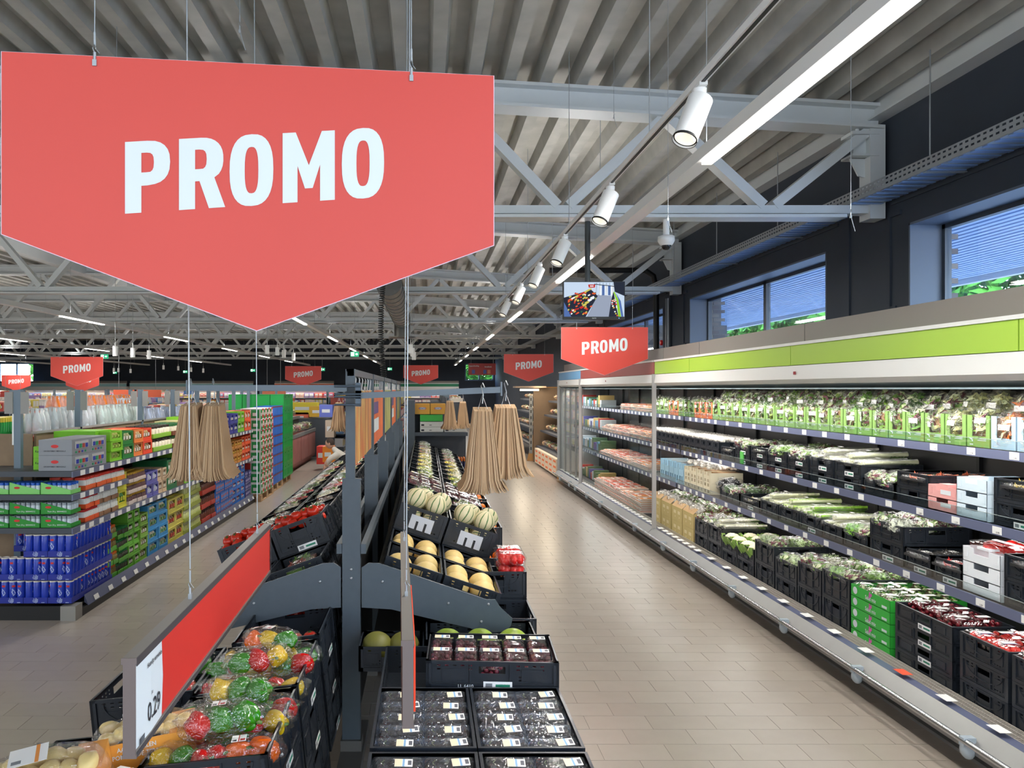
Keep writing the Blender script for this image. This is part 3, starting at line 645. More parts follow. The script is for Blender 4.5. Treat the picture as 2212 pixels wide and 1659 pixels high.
def crate(M, w, d, h, label, group='black folding crates', sticker=None, face='-y', code=None):
    k = (w, d, h)
    if k not in _cr: _cr[k] = crate_mesh(w, d, h)
    o = ob('produce_crate', _cr[k], None, M, label=label, cat='crate', group=group)
    A = {'-y': T(0, -d / 2, 0), '-x': T(-w / 2, 0, 0) @ RZ(-90), '+x': T(w / 2, 0, 0) @ RZ(90)}[face]
    if sticker:
        if sticker not in stick: stick[sticker] = sticker_mesh(sticker)
        ob('label', stick[sticker], o, A @ T(-.08 if sticker == 'm' else -.04, -.002, .035 if sticker == 'm' else .0), label='white paper label')
    if code: ob('lettering', text_mesh(code, .022, white_print, .01), o, A @ T(-.12, -.0015, .006) @ RX(90))
    return o

# ---------------------------------------------------------------- produce prototypes
def noisefn(seed, amp, fr):
    def f(v): return 1 + amp * noise.noise(Vector(v) * fr + Vector((seed * 7.3, seed, 1.7)))
    return f
def tomato_p():
    out = []
    for i in range(2):
        b = MB(); b.ball((0, 0, .034), (.041, .041, .034), 16, 10, fn=lambda v: 1 + .03 * math.cos(5 * math.atan2(v[1], v[0])) * (1 - abs(v[2])) - (.12 * (v[2] > .85)))
        me = b.mesh('tomato', mat('tomato_skin', (186, 40, 20), .2, noise_amt=.05, nscale=20))
        c = MB(); 
        for k in range(5):
            a = 2 * PI * k / 5 + i; c.add([(0, 0, .064), (.006 * math.cos(a + .8), .006 * math.sin(a + .8), .064), (.02 * math.cos(a), .02 * math.sin(a), .068), (.006 * math.cos(a - .8), .006 * math.sin(a - .8), .064)], [(0, 1, 2, 3)])
        c.rod([(0, 0, .06), (.003, 0, .073)], .0022, 5)
        out.append(Proto([('tomato', me, None), ('calyx', c.mesh('calyx', mat('stem_green', (58, 92, 40), .6)), None)]))
    return out
TOM = tomato_p()
def pepper_me(sd):
    b = MB(); b.ball((0, 0, 0), (.042, .042, .054), 20, 12, fn=lambda v: (1 + .14 * math.cos(4 * math.atan2(v[1], v[0]) + sd) * (.6 + .4 * v[2])) * (1 - .12 * (v[2] < -.6)) * (1 - .35 * max(0, v[2] - .75)) + .05 * noise.noise(Vector(v) * 2 + Vector((sd * 3, 0, 0))))
    return b.mesh('pepper', mat('pepper_skin', None, .14, noise_amt=.06, nscale=14))
PEP = [pepper_me(i) for i in range(3)]
b = MB(); b.rod([(0, 0, .035), (.004, 0, .05), (.014, 0, .062)], .006, 7, r1=.005); b.ball((0, 0, .038), (.016, .016, .008), 8, 5); pstem = b.mesh('stem', mat('pepper_stem', (92, 120, 52), .5))
def crumple(rx, ry, rz_, sd, nu=26, nv=16, amp=.22, fr=2.6, m=film, peak=None):
    b = MB()
    def f(v):
        k = 1 + amp * noise.noise(Vector(v) * fr + Vector((sd * 5.1, sd, 0))) + amp * .55 * noise.noise(Vector(v) * fr * 2.7 + Vector((sd, 9, 3)))
        p = 2.6; q = (abs(v[0]) ** p + abs(v[1]) ** p + abs(v[2]) ** p) ** (-1 / p); return k * (q * .6 + .4)
    b.ball((0, 0, 0), (rx, ry, rz_), nu, nv, fn=f)
    for i in range(len(b.sm)): b.sm[i] = (i % 3 > 0)
    return b.mesh('film', m)
FILM = [crumple(.165, .085, .07, i) for i in range(3)]
b = MB(); b.box(-.028, .028, -.022, .022, 0, .0006); b.box(-.002, .002, -.022, .022, .0006, .0009, 1); b.box(.006, .024, -.018, -.004, .0006, .0009, 1); b.box(-.024, -.008, -.018, -.008, .0006, .0009, 2); red_label = b.mesh('label', [paper_w, mat('label_red', (190, 40, 36), .5), ink])
PC = [(190, 16, 14), (214, 178, 20), (44, 122, 16), (232, 100, 10), (180, 190, 30), (24, 96, 22)]
def pepper_bag(M, i, label):
    rr = random.Random(i * 3 + 1); root = ob('bag_of_peppers', FILM[i % 3], None, M @ T(0, 0, .05), label=label, cat='bag of peppers', group='bags of mixed peppers')
    for k, x in enumerate((-.09, .0, .092)):
        c = PC[[0, 1, 2][(k + i) % 3] if rr.random() < .75 else rr.randrange(6)]
        p = ob('pepper', PEP[(i + k) % 3], root, T(x, rr.uniform(-.012, .012), 0) @ RZ(rr.uniform(0, 360)) @ RX(rr.choice([60, 90, 110, 80])) @ S(rr.uniform(1.12, 1.3)), c); ob('stem', pstem, p)
    if i % 3 == 0: ob('label', red_label, root, T(.0, .0, .07) @ RZ(rr.uniform(-15, 15)) @ S(1.0), label='small white and red price label')
def potato_bag(M, i, label, txt):
    root = ob('bag_of_potatoes', crumple(.22, .13, .085, 8 + i, amp=.14), None, M @ T(0, 0, .085), label=label, cat='bag of potatoes')
    rr = random.Random(i); pm = mat('potato_skin', (222, 196, 130), .5, noise_amt=.08, nscale=16)
    for k in range(11):
        b = MB(); b.ball((0, 0, 0), (.048, .036, .03), 10, 8, fn=noisefn(k + i, .15, 1.2)); ob('potato', b.mesh('potato', pm), root, T(-.15 + .062 * (k % 6), -.04 + .085 * (k // 6), .03 + rr.uniform(-.01, .02)) @ RZ(rr.uniform(0, 180)))
    b = MB(); b.box(-.19, .17, -.135, -.128, -.075, .035); b.box(.10, .2, -.12, .12, -.07, .03)
    bd = ob('printed_band', b.mesh('printed_band', mat('orange_printed_film', (222, 150, 62), .3, noise_amt=.05)), root)
    for j, q in enumerate(txt): ob('lettering', text_mesh(q, .026, white_print, .012, .9), bd, T(-.03, -.1365, .002 - j * .03) @ RX(90))
    b = MB(); b.box(-.07, .05, -.055, .055, 0, .0008); b.box(.012, .024, -.055, .055, .0009, .0012, 1); b.box(-.06, -.03, -.04, -.02, .0009, .0012, 2); ob('label', b.mesh('label', [paper_w, mat('label_orange', (226, 140, 50), .5), mat('grey_print', (120, 125, 130), .5)]), root, T(-.02, 0, .092) @ RZ(8))
ymel = mat('yellow_melon_skin', (226, 196, 128), .5, noise_amt=.06, nscale=40, bump=.1)
b = MB(); b.ball((0, 0, 0), (.082, .078, .078), 20, 14); YM = b.mesh('melon', ymel)
b = MB(); b.ball((0, 0, 0), (.079, .079, .075), 28, 18, fn=lambda v: 1 + .018 * math.cos(10 * math.atan2(v[1], v[0]) + PI) * (1 - v[2] * v[2])); CM = b.mesh('melon', melon_skin)
b = MB(); b.rod([(0, 0, .07), (.004, 0, .086)], .006, 7); b.lathe([(.02, .0705), (.012, .074), (.0, .075)], 10, cap=False); GM = MB(); GM.ball((0, 0, 0), (.085, .08, .078), 20, 14); GM = GM.mesh('melon', mat('green_melon_skin', (120, 118, 52), .5, noise_amt=.15, nscale=12)); CMs = b.mesh('stalk', mat('melon_stalk', (150, 140, 84), .7))
# punnets and packs
def balls(name, n, rx, ry, z0, z1, r, m, sd, sq=1):
    rr = random.Random(sd); b = MB()
    for i in range(n): b.ball((rr.uniform(-rx, rx), rr.uniform(-ry, ry), rr.uniform(z0, z1)), (r, r * sq, r), 8, 6)
    return b.mesh(name, m)
def lid(w, d, h, m=clear_pl, dome=.01):
    b = MB(); pr = [(w / 2 - .006, d / 2 - .006, 0), (w / 2, d / 2, h * .8), (w / 2 + .003, d / 2 + .003, h * .82), (w / 2 - .004, d / 2 - .004, h), (w / 2 - .02, d / 2 - .02, h + dome)]
    rings = []
    for a, c, z in pr: rings.append([(-a, -c, z), (a, -c, z), (a, c, z), (-a, c, z)])
    vs = [p for q in rings for p in q]; fs = []
    for i in range(len(rings) - 1):
        for k in range(4): fs.append((i * 4 + k, i * 4 + (k + 1) % 4, i * 4 + 4 + (k + 1) % 4, i * 4 + 4 + k))
    n0 = len(vs) - 4; fs.append((n0, n0 + 1, n0 + 2, n0 + 3)); b.add(vs, fs); return b.mesh('punnet', m)
b = MB(); b.box(-.034, .034, -.02, .02, 0, .0007); b.box(-.034, -.006, -.02, .02, .0008, .001, 1); b.box(-.004, .004, -.02, .02, .0008, .001, 2); b.box(.016, .03, -.012, .012, .0008, .001, 3); blue_label = b.mesh('label', [paper_w, mat('label_cream', (228, 216, 184), .5), mat('label_blue', (130, 170, 206), .5), mat('label_bars', (90, 92, 100), .5)])
b = MB(); b.box(-.04, .04, -.018, .018, 0, .0007); white_label = b.mesh('label', paper_w)
grape_r = mat('red_grapes', (104, 36, 52), .2, noise_amt=.35, nscale=40); cherry_m = mat('dark_cherries', (120, 16, 30), .14, noise_amt=.45, nscale=30); straw_m = mat('strawberry_red', (216, 44, 34), .25, noise_amt=.15, nscale=50); nect_m = mat('nectarine_skin', (206, 34, 30), .25, noise_amt=.25, nscale=14)
dark_fruit = mat('dark_plum_fruit', (40, 20, 32), .25, noise_amt=.4, nscale=30); bunch_tie = mat('green_bits', (90, 110, 50), .6)
GR = Proto([('punnet', lid(.105, .17, .085), None), ('grapes', balls('grapes', 60, .043, .075, .012, .07, .0125, grape_r, 1), None, None, 'stuff'), ('label', blue_label, T(0, .04, .098) @ S(1.1))])
FT = [Proto([('tray', lid(.185, .108, .05, blue_tray, .012), None), ('fruit', balls('fruit', 46, .078, .042, .012, .034, .0115, dark_fruit, 2 + q), None, None, 'stuff'), ('label', blue_label, T(.022 + .02 * q, .004 * q, .0635) @ RZ(6 * q) @ S(.95, 1.05, 1)), ('twig', (lambda bb: (bb.rod([(-.05, .01, .046), (-.06, .02, .05), (-.05, .035, .048)], .0015, 5), bb.mesh('twig', bunch_tie))[1])(MB()), None)]) for q in range(2)]
CH = Proto([('punnet', lid(.125, .18, .08), None), ('cherries', balls('cherries', 70, .055, .08, .012, .07, .0125, cherry_m, 5), None, None, 'stuff'), ('label', white_label, T(0, 0, .0915))])
ST = Proto([('punnet', lid(.125, .18, .07), None), ('strawberries', balls('strawberries', 34, .05, .075, .012, .055, .017, straw_m, 6, 1.2), None, None, 'stuff'), ('label', white_label, T(0, 0, .0815)), ('blue_band', boxmesh('blue_band', -.04, .04, -.026, -.019, 0, .0009, mat('navy_band', (40, 60, 130), .5)), T(0, 0, .0816))])
NE = Proto([('punnet', lid(.19, .15, .07), None), ('fruit', balls('fruit', 12, .07, .05, .03, .05, .034, nect_m, 9), None), ('label', white_label, T(.05, -.07, .04) @ RX(80) @ S(.7))])
# leafy things
def leaf_cloud(name, n, rx, ry, rz_, sd, s_=.035, cols=1, dome=False):
    rr = random.Random(sd); b = MB()
    for i in range(n):
        u = Vector((rr.gauss(0, 1), rr.gauss(0, 1), rr.gauss(0, 1))).normalized() * rr.uniform(.5, 1); p = Vector((u.x * rx, u.y * ry, u.z * rz_))
        a = Vector((rr.gauss(0, 1), rr.gauss(0, 1), rr.gauss(0, 1))).normalized(); c = a.orthogonal().normalized(); k = s_ * rr.uniform(.6, 1.3); q = a.cross(c) * k * .3
        b.add([p - a * k, p - c * k * .5 + q, p + a * k, p + c * k * .5 + q, p], [(0, 1, 4), (1, 2, 4), (2, 3, 4), (3, 0, 4)], rr.randrange(cols), True)
    return b.mesh(name, [tint_leaf, mat('pale_stem_leaf', (214, 222, 176), .5, noise_amt=.2), mat('red_salad_leaf', (122, 52, 66), .5, noise_amt=.3), mat('mid_green_leaf', (122, 164, 72), .5, noise_amt=.3), mat('white_cabbage', (232, 234, 218), .5, noise_amt=.1)][:cols] if cols > 1 else tint_leaf)
SAL = [Proto([('salad_bag', crumple(.095, .075, .125, 20 + q, amp=.3, m=film_soft), None), ('leaves', leaf_cloud('leaves', 150, .08, .058, .105, q, .032, [5, 4, 2][q % 3] if q else 5), None, 0, 'stuff'), ('label', white_label, T(-.088, 0, .02) @ RY(-80) @ RZ(90) @ S(.8, 1, 1))]) for q in range(4)]
def stalks(n, L, r, sd, m2):
    rr = random.Random(sd); b = MB()
    for i in range(n):
        y = rr.uniform(-.045, .045); z = rr.uniform(.015, .045); b.rod([(-L / 2, y, z), (L * .1, y * 1.1, z + .006), (L / 2, y * 1.5, z + rr.uniform(-.01, .02))], r, 6, rr.randrange(2))
    return b.mesh('stalks', [tint_leaf, m2])
pale = mat('pale_stalk', (226, 228, 190), .4, noise_amt=.08)
LONG = [Proto([('film_bag', crumple(.26, .075, .042, 30 + q, amp=.2, m=film_soft), T(0, 0, .04)), ('stalks', stalks(11, .44, .012, q, pale), T(0, 0, -.03), 0, 'stuff'), ('leaves', leaf_cloud('leaves', 40, .07, .05, .025, 50 + q, .03, 1), T(.17, 0, 0), 1, 'stuff'), ('label', white_label, T(-.08, 0, .048) @ RZ(90) @ S(.7))]) for q in range(2)]
mush_m = mat('mushroom_white', (232, 226, 216), .6, noise_amt=.05)
MU = Proto([('punnet_film', lid(.18, .13, .075, film_soft, .004), None), ('mushrooms', balls('mushrooms', 26, .068, .045, .03, .06, .021, mush_m, 3), None, None, 'stuff')])
BAG = [Proto([('film_bag', crumple(.12, .1, .065, 40 + q, amp=.26, m=film_soft), T(0, 0, .06)), ('leaves', leaf_cloud('leaves', 120, .1, .08, .045, 60 + q, .035, 4 if q else 1), T(0, 0, 0), 0, 'stuff'), ('label', white_label, T(.02, -.01, .062) @ RZ(30 + q * 40) @ S(.7))]) for q in range(3)]
FLAT = Proto([('film_pack', crumple(.12, .085, .022, 50, amp=.12, m=film_soft), T(0, 0, .02)), ('tray', boxmesh('tray', -.1, .1, -.07, .07, -.02, -.004, mat('food_tray', None, .5)), None, 0), ('contents', leaf_cloud('contents', 60, .085, .06, .012, 71, .03, 1), None, 1, 'stuff'), ('label', white_label, T(.03, .02, .02) @ S(.8))])
b = MB(); b.ball((0, 0, .10), (.10, .10, .075), 28, 16, fn=lambda v: 1 + .10 * noise.noise(Vector(v) * 7) + .05 * noise.noise(Vector(v) * 15)); cauli_me = b.mesh('cauliflower', mat('cauliflower_curd', (232, 222, 190), .7, noise_amt=.06, nscale=40))
b = MB()
for k in range(11):
    a = 2 * PI * k / 11; ca, sa = math.cos(a), math.sin(a); tw = .045; r0, r1, r2 = .06, .112, .125 + .02 * (k % 3)
    A_ = [(r0 * ca, r0 * sa, 0)] ; b.add([(r0 * ca + sa * tw, r0 * sa - ca * tw, 0), (r0 * ca - sa * tw, r0 * sa + ca * tw, 0), (r1 * ca - sa * tw * 1.2, r1 * sa + ca * tw * 1.2, .07), (r1 * ca + sa * tw * 1.2, r1 * sa - ca * tw * 1.2, .07), (r2 * ca - sa * tw * .6, r2 * sa + ca * tw * .6, .15), (r2 * ca + sa * tw * .6, r2 * sa - ca * tw * .6, .15)], [(0, 1, 2, 3), (3, 2, 4, 5)], 0, True)
CAU = Proto([('cauliflower', cauli_me, None), ('leaf', b.mesh('leaf', mat('cauliflower_leaf', (150, 184, 92), .5, noise_amt=.2, nscale=20)), None)])
# ================================================================ CENTRAL PRODUCE STAND
XC = -.43; POSTS = [4.4, 6.0, 7.6, 9.2, 10.8, 12.4]
t = thing('produce_stand', 'dark grey steel double-sided produce stand down the middle of the shop', 'display stand', T(0, 0, 0)); stand = t
screw = MB(); screw.lathe([(.008, 0), (.008, .004), (.004, .006)], 8); screw_me = screw.mesh('screw', zinc)
for k, y in enumerate(POSTS):
    b = MB(); b.box(XC - .052, XC + .052, y, y + .06, .10, 1.62); b.box(XC - .052, XC + .06, y - .003, y, 1.615, 1.622)
    p = ob('post', b.mesh('post', grey_steel), t)
    b = MB(); b.box(XC - .034, XC + .02, y + .01, y + .05, 1.62, 2.255); b.box(XC - .03, XC - .024, y + .008, y + .01, 2.2, 2.24); ob('upright', b.mesh('upright', grey_steel), t)
    for z in (1.22, 1.17, 1.45)[:2]: ob('screw', screw_me, p, T(XC - .0, y - .001, z - .12) @ RX(90))
    b = MB(); b.box(XC - .06, XC + .07, y - .9 if k == 0 else y - .3, y + .4, 0, .06); b.box(XC - .06, XC + .06, y - .02, y + .1, .06, .12); ob('foot', b.mesh('foot', mat('foot_grey', (96, 92, 88), .5)), t)
b = MB(); b.box(XC - .03, XC + .015, 4.41, 12.45, 2.215, 2.255); ob('top_rail', b.mesh('top_rail', grey_steel), t)
b = MB(); b.box(XC + .055, XC + .085, 4.4, 12.45, 1.19, 1.245); b.box(XC - .085, XC - .055, 4.4, 12.45, 1.19, 1.245); ob('side_rail', b.mesh('side_rail', grey_steel), t)
b = MB(); b.box(XC - .01, XC + .01, 4.47, 12.45, .1, 1.15); ob('back_panel', b.mesh('back_panel', black_m), t)
# photo boards with hangers
for k in range(5):
    y0, y1 = POSTS[k] + .12, POSTS[k + 1] - .04
    bd = ob('photo_board', boxmesh('photo_board', XC - .004, XC + .004, y0, y1, 1.68, 2.13, [print_a, print_b, print_c, print_b, print_c][k]), None, label=['carrot and asparagus photo board, nearest hanging board over the produce stand', 'orange photo board with violet and white labels, second hanging board', 'green photo board, third hanging board over the stand', 'orange photo board, fourth hanging board over the stand', 'farthest green photo board over the stand'][k], cat='photo board')
    if k in (1, 3):
        b = MB(); b.box(XC + .0045, XC + .006, y0 + .1, y0 + .7, 1.93, 2.03); ob('violet_label', b.mesh('violet_label', mat('violet_label', (92, 64, 130), .4)), bd)
        b = MB(); b.box(XC + .0045, XC + .006, y0 + .1, y0 + .75, 1.78, 1.89); ob('white_label', b.mesh('white_label', white_print), bd)
    b = MB()
    for q in range(6): yy = y0 + .1 + (y1 - y0 - .2) * q / 5; b.rod([(XC - .01, yy + .12, 2.22), (XC, yy + .09, 2.2), (XC, yy, 2.13), (XC + .015, yy - .01, 2.125)], .003, 5)
    ob('wire_hangers', b.mesh('wire_hangers', white_pl), bd)
# bracket plates
PL = [(-.37, 1.11), (-.33, 1.137), (-.27, 1.135), (.35, .925), (.40, .925), (.43, .88), (.50, .815), (.49, .775), (.46, .745), (.40, .735), (.34, .74), (-.20, .87), (-.37, .88)]
for k, y in enumerate(POSTS[:1]):
    for sgn in (1, -1):
        pts = [(x if sgn > 0 else 2 * XC - x, z) for x, z in PL]
        if sgn < 0: pts = pts[::-1]
        b = MB(); b.M = T(0, y + .0, 0); b.prism(pts, .012); pl = ob('bracket_plate', b.mesh('bracket_plate', grey_steel), t)
        if k == 0:
            for x, z in ((-.25, 1.03), (.13, .905), (.36, .90), (.32, .80)): ob('screw', screw_me, pl, T(x if sgn > 0 else 2 * XC - x, y - .001, z) @ RX(90))
AR, AL = 18.5, 20.0
def frame(side, s_along, up, y):
    a = AR if side > 0 else AL; ca, sa = math.cos(math.radians(a)), math.sin(math.radians(a))
    x0 = XC + side * .136; z0 = 1.005
    px_ = x0 + side * (ca * s_along + sa * up); pz = z0 - sa * s_along + ca * up
    return T(px_, y, pz) @ RY(a * side)
for side in (1, -1):
    M_ = frame(side, .37, -.012, 0); b = MB(); b.M = M_; b.box(-.38, .38, 4.45, 12.4, -.01, .0); ob('sloped_shelf', b.mesh('sloped_shelf', black_m), t)
    b = MB(); b.M = frame(side, .76, -.0, 0); b.box(-.01, .0, 4.43, 12.4, -.06, .05); ob('front_lip', b.mesh('front_lip', grey_steel), t)
    b = MB(); b.box(min(XC + side * .1, XC + side * 1.03), max(XC + side * .1, XC + side * 1.03), 4.5, 12.4, .58, .60) if side > 0 else b.box(XC - 1.0, XC - .12, 7.2, 12.4, .58, .60); ob('lower_shelf', b.mesh('lower_shelf', black_m), t)
    b = MB(); b.box(XC + side * 1.0 - .02, XC + side * 1.0 + .02, 4.5 if side > 0 else 7.2, 12.4, .02, .58); ob('plinth', b.mesh('plinth', black_m), t)
# crossbars with end plates
for k, (y, dz) in enumerate(((4.36, 0), (10.5, -.03))):
    for sgn, xa, xb, za, zb in ((-1, -1.36, XC - .02, 2.145 + dz, 2.145 + dz), (1, XC + .02, .43, 2.10 + dz, 2.135 + dz)):
        b = MB(); b.beam((xa, y, za), (xb, y, zb), .03, .034); xe = xa if sgn < 0 else xb; ze = za if sgn < 0 else zb; b.box(xe - .004, xe + .004, y - .02, y + .02, ze - .035, ze + .045)
        cb = ob('crossbar', b.mesh('crossbar', mat('crossbar_blue_grey', (98, 110, 120), .4, .1)), t)
        if k == 0:
            b = MB(); xm = XC; b.rod([(xm - .09, y - .03, za + .01), (xm + .06, y - .03, za + .01)], .006, 8); b.rod([(xm - .09, y - .03, za - .05), (xm + .06, y - .03, za - .05)], .006, 8); b.box(xm + .03, xm + .06, y - .03, y + .03, za - .06, za + .03); ob('clamp', b.mesh('clamp', mat('clamp_steel', (80, 92, 104), .35, .5)), t)

# paper bag bundles
bag_ms = [mat('paper_bag_%d' % i, c, .75, noise_amt=.06, nscale=8) for i, c in enumerate([(176, 144, 108), (164, 132, 98), (186, 156, 122), (150, 118, 86)])]
def bag_bundle(x, y, ztop, w, h, n_, label, sd, rot=0, broad=False):
    rr = random.Random(sd); t = thing('paper_bag_bundle', label, 'paper bags', T(x, y, ztop) @ RZ(rot))
    b = MB(); b.rod([(0, 0, .0), (.005, 0, .05), (-.008, 0, .10), (0, -.02, .115), (.01, -.03, .09)], .0035, 6); ob('hook', b.mesh('hook', zinc), t)
    b = MB(); b.rod([(-.03, 0, -.05), (0, 0, .05), (.035, 0, -.05)], .0018, 5); ob('string', b.mesh('string', white_pl), t)
    n_ = int(n_ * 1.7)
    for i in range(n_):
        u = (i + .5) / n_ * 2 - 1; b = MB(); xt = u * w * .24; xb = u * w * .5 + rr.uniform(-.001, .001); hh = h + rr.uniform(-.005, .005) - .02 * abs(u); dpt = .10 + rr.uniform(-.01, .01); th = w / n_ * .47
        rows = [(xt, -.04, .55), (xt + (xb - xt) * .5, -h * .5, .8), (xt + (xb - xt) * .84, -hh * .86, 1), (xb + u * .012, -hh * .95, 1.02), (xb + u * .035, -hh, 1.0)]
        vs = []; fs = []
        for xx, zz, dd in rows: vs += [(xx - th * dd, -dpt * dd, zz), (xx + th * dd, -dpt * dd, zz), (xx + th * dd, dpt * dd, zz + .02), (xx - th * dd, dpt * dd, zz + .02)]
        for r in range(4):
            for q in range(4): fs.append((r * 4 + q, r * 4 + (q + 1) % 4, r * 4 + 4 + (q + 1) % 4, r * 4 + 4 + q))
        fs += [(0, 3, 2, 1), (16, 17, 18, 19)]; b.add(vs, [f[::-1] for f in fs], 0, False); ob('paper_bag', b.mesh('paper_bag', bag_ms[rr.choice([0, 0, 1, 2, 0, 3])]), t)
    return t
def at(px, py, Y): return ((px - VX) * Y / F, H - (py - VY) * Y / F)
def bb(px, py, Y, w, h, n_, label, sd, rot=0): x, z = at(px, py, Y); bag_bundle(x, Y, z, w, h, n_, label, sd, rot)
bb(414, 862, 4.36, .19, .46, 15, 'left half of the brown paper bag bundle hanging from the left crossbar', 1)
bb(462, 862, 4.36, .20, .46, 16, 'right half of the brown paper bag bundle hanging from the left crossbar', 2)
bb(1042, 872, 4.30, .21, .50, 17, 'darker brown paper bag bundle hanging on the near right crossbar', 3)
bb(1092, 866, 4.38, .24, .44, 17, 'outermost pale brown paper bag bundle at the end of the right crossbar', 4)
bb(732, 866, 10.45, .21, .42, 9, 'brown paper bag bundle hanging far behind beside the near post', 5)
bb(972, 862, 10.4, .19, .42, 8, 'wrapped brown paper bags hanging over the yellow cartons', 6)
bb(1000, 864, 10.55, .17, .40, 8, 'brown paper bags behind the wrapped bundle over the yellow cartons', 7)

# ---------------------------------------------------------------- crates on the slopes
CW, CD = .355, .43
rows = [4.57 + .46 * k for k in range(17)]
def put_in(Fm, proto_fn, pts): 
    for i, p in enumerate(pts): proto_fn(Fm @ p, i)
sl_crates = {}
for side in (1, -1):
    sn = 'right' if side > 0 else 'left'
    for k, y in enumerate(rows):
        for c in range(2):
            s0 = .19 + .37 * c; yc = y + CD / 2
            col = 'inner' if c == 0 else 'outer'
            wh = '%s slope, %s row from the near bracket, %s column' % (sn, nth(k), col)
            h0 = .15
            two = k >= (2 if side > 0 else 1)
            crate(frame(side, s0, 0, yc), CW, CD, h0, 'black crate in the bottom layer, ' + wh, group='black crates on the sloped shelves')
            M_ = frame(side, s0, 0, yc)
            if two:
                big = (side > 0 and k == 2) or (side < 0 and k == 1)
                M_ = frame(side, s0, h0 + .002, yc); hh = .19 if big else .17
                crate(M_, CW, CD, hh, 'black crate in the top layer, ' + wh, group='black crates on the sloped shelves', sticker='m' if (side > 0 and k == 2) else ('ifco' if (k + c) % 2 else None), code=None)
            sl_crates[(side, k, c)] = (M_, .19 if (two and k in (1, 2)) else (.17 if two else .15))
# fill them
LN = lambda side, k, c: '%s slope, %s row, %s crate' % ('right' if side > 0 else 'left', nth(k), 'inner' if c == 0 else 'outer')
for c in range(2):
    for k in range(2):                       # yellow melons
        M_, h = sl_crates[(1, k, c)]
        for i, (x, y) in enumerate(((-.085, -.10), (.088, -.09), (-.08, .10), (.09, .11))):
            if k == 0 and c == 0 and i == 2: continue
            ob('melon', YM, None, M_ @ T(x, y, .088) @ RZ(i * 50) @ RX(20), label='yellow melon %s-%s in its crate, %s' % (['near', 'near', 'far', 'far'][i], ['inside', 'outside', 'inside', 'outside'][i], LN(1, k, c)), cat='melon', group='yellow melons')
    M_, h = sl_crates[(1, 2, c)]             # striped melons, heaped
    for i, (x, y, z) in enumerate(((-.09, -.12, .10), (.08, -.12, .10), (-.08, .06, .10), (.09, .07, .10), (-.08, -.1, .235), (.07, -.11, .235), (-.02, .05, .23), (.11, .05, .24)) if True else ()):
        r = ob('melon', CM, None, M_ @ T(x, y, z) @ RZ(i * 77) @ RX(70 + i * 23), label='striped cantaloupe melon, %s of the %s heap on the right slope' % (nth(i), ['inner', 'outer'][c]), cat='melon', group='striped melons'); ob('stalk', CMs, r)
# tomatoes left row 1
for c in range(2):
    M_, h = sl_crates[(-1, 1, c)]; rr = random.Random(5 + c)
    i = 0
    for ix in range(4):
        for iy in range(4):
            x = -.125 + ix * .083 + rr.uniform(-.01, .01); y = -.155 + iy * .095 + rr.uniform(-.01, .01)
            TOM[i % 2].put('tomato', M_ @ T(x, y, .125 + rr.uniform(0, .03)) @ RZ(rr.uniform(0, 360)) @ RX(rr.uniform(-35, 35)) @ S(1.02), 'ripe red tomato, %s column %s row in the %s tomato crate' % (nth(ix), nth(iy), ['inner', 'outer'][c]), 'tomato', 'loose tomatoes'); i += 1
    for j in range(5): TOM[j % 2].put('tomato', M_ @ T(-.12 + .06 * j, -.12 + rr.uniform(-.02, .08), .185) @ RX(rr.uniform(-40, 40)), 'ripe red tomato on top of the heap, %s, %s tomato crate' % (nth(j), ['inner', 'outer'][c]), 'tomato', 'loose tomatoes')
# other slope crates: bagged goods
def fillpacks(M_, h, kind, cols, nx, ny, w, d, name, cat, lbl, z=None, rot=0, jit=.01, grp=None):
    rr = random.Random(int(abs(M_.translation.x * 1000 + M_.translation.y * 77)))
    i = 0
    for ix in range(nx):
        for iy in range(ny):
            x = (ix - (nx - 1) / 2) * w + rr.uniform(-jit, jit); y = (iy - (ny - 1) / 2) * d + rr.uniform(-jit, jit)
            p = kind[i % len(kind)] if isinstance(kind, list) else kind
            p.put(name, M_ @ T(x, y, (h - .05 if z is None else z) + rr.uniform(-.004, .012)) @ RZ(rot + rr.uniform(-8, 8)), '%s, %s across and %s back' % (lbl, nth(ix), nth(iy)), cat, grp or (name.replace('_', ' ') + 's'), cols=[cols[rr.randrange(len(cols))], cols[rr.randrange(len(cols))]]); i += 1
specR = {3: ('net', (226, 226, 206)), 4: ('bag', (232, 236, 226)), 5: ('grape', 0), 6: ('grape', 0), 7: ('bag', (150, 160, 70)), 8: ('bag', (190, 200, 60)), 9: ('bag', (220, 206, 90)), 10: ('bag', (226, 212, 70)), 11: ('bag', (226, 208, 60)), 12: ('bag', (226, 206, 60)), 13: ('bag', (200, 120, 60)), 14: ('bag', (190, 150, 60)), 15: ('bag', (150, 60, 40)), 16: ('bag', (120, 130, 60))}
specL = {0: ('flat', (130, 60, 50)), 2: ('flat', (206, 196, 176)), 3: ('flat', (196, 186, 160)), 4: ('bag', (190, 180, 150)), 5: ('bag', (206, 60, 56)), 6: ('bag', (196, 50, 50)), 7: ('bag', (90, 120, 50)), 8: ('bag', (196, 180, 120)), 9: ('bag', (200, 90, 50)), 10: ('bag', (110, 130, 60)), 11: ('bag', (190, 60, 60)), 12: ('bag', (140, 130, 70))}
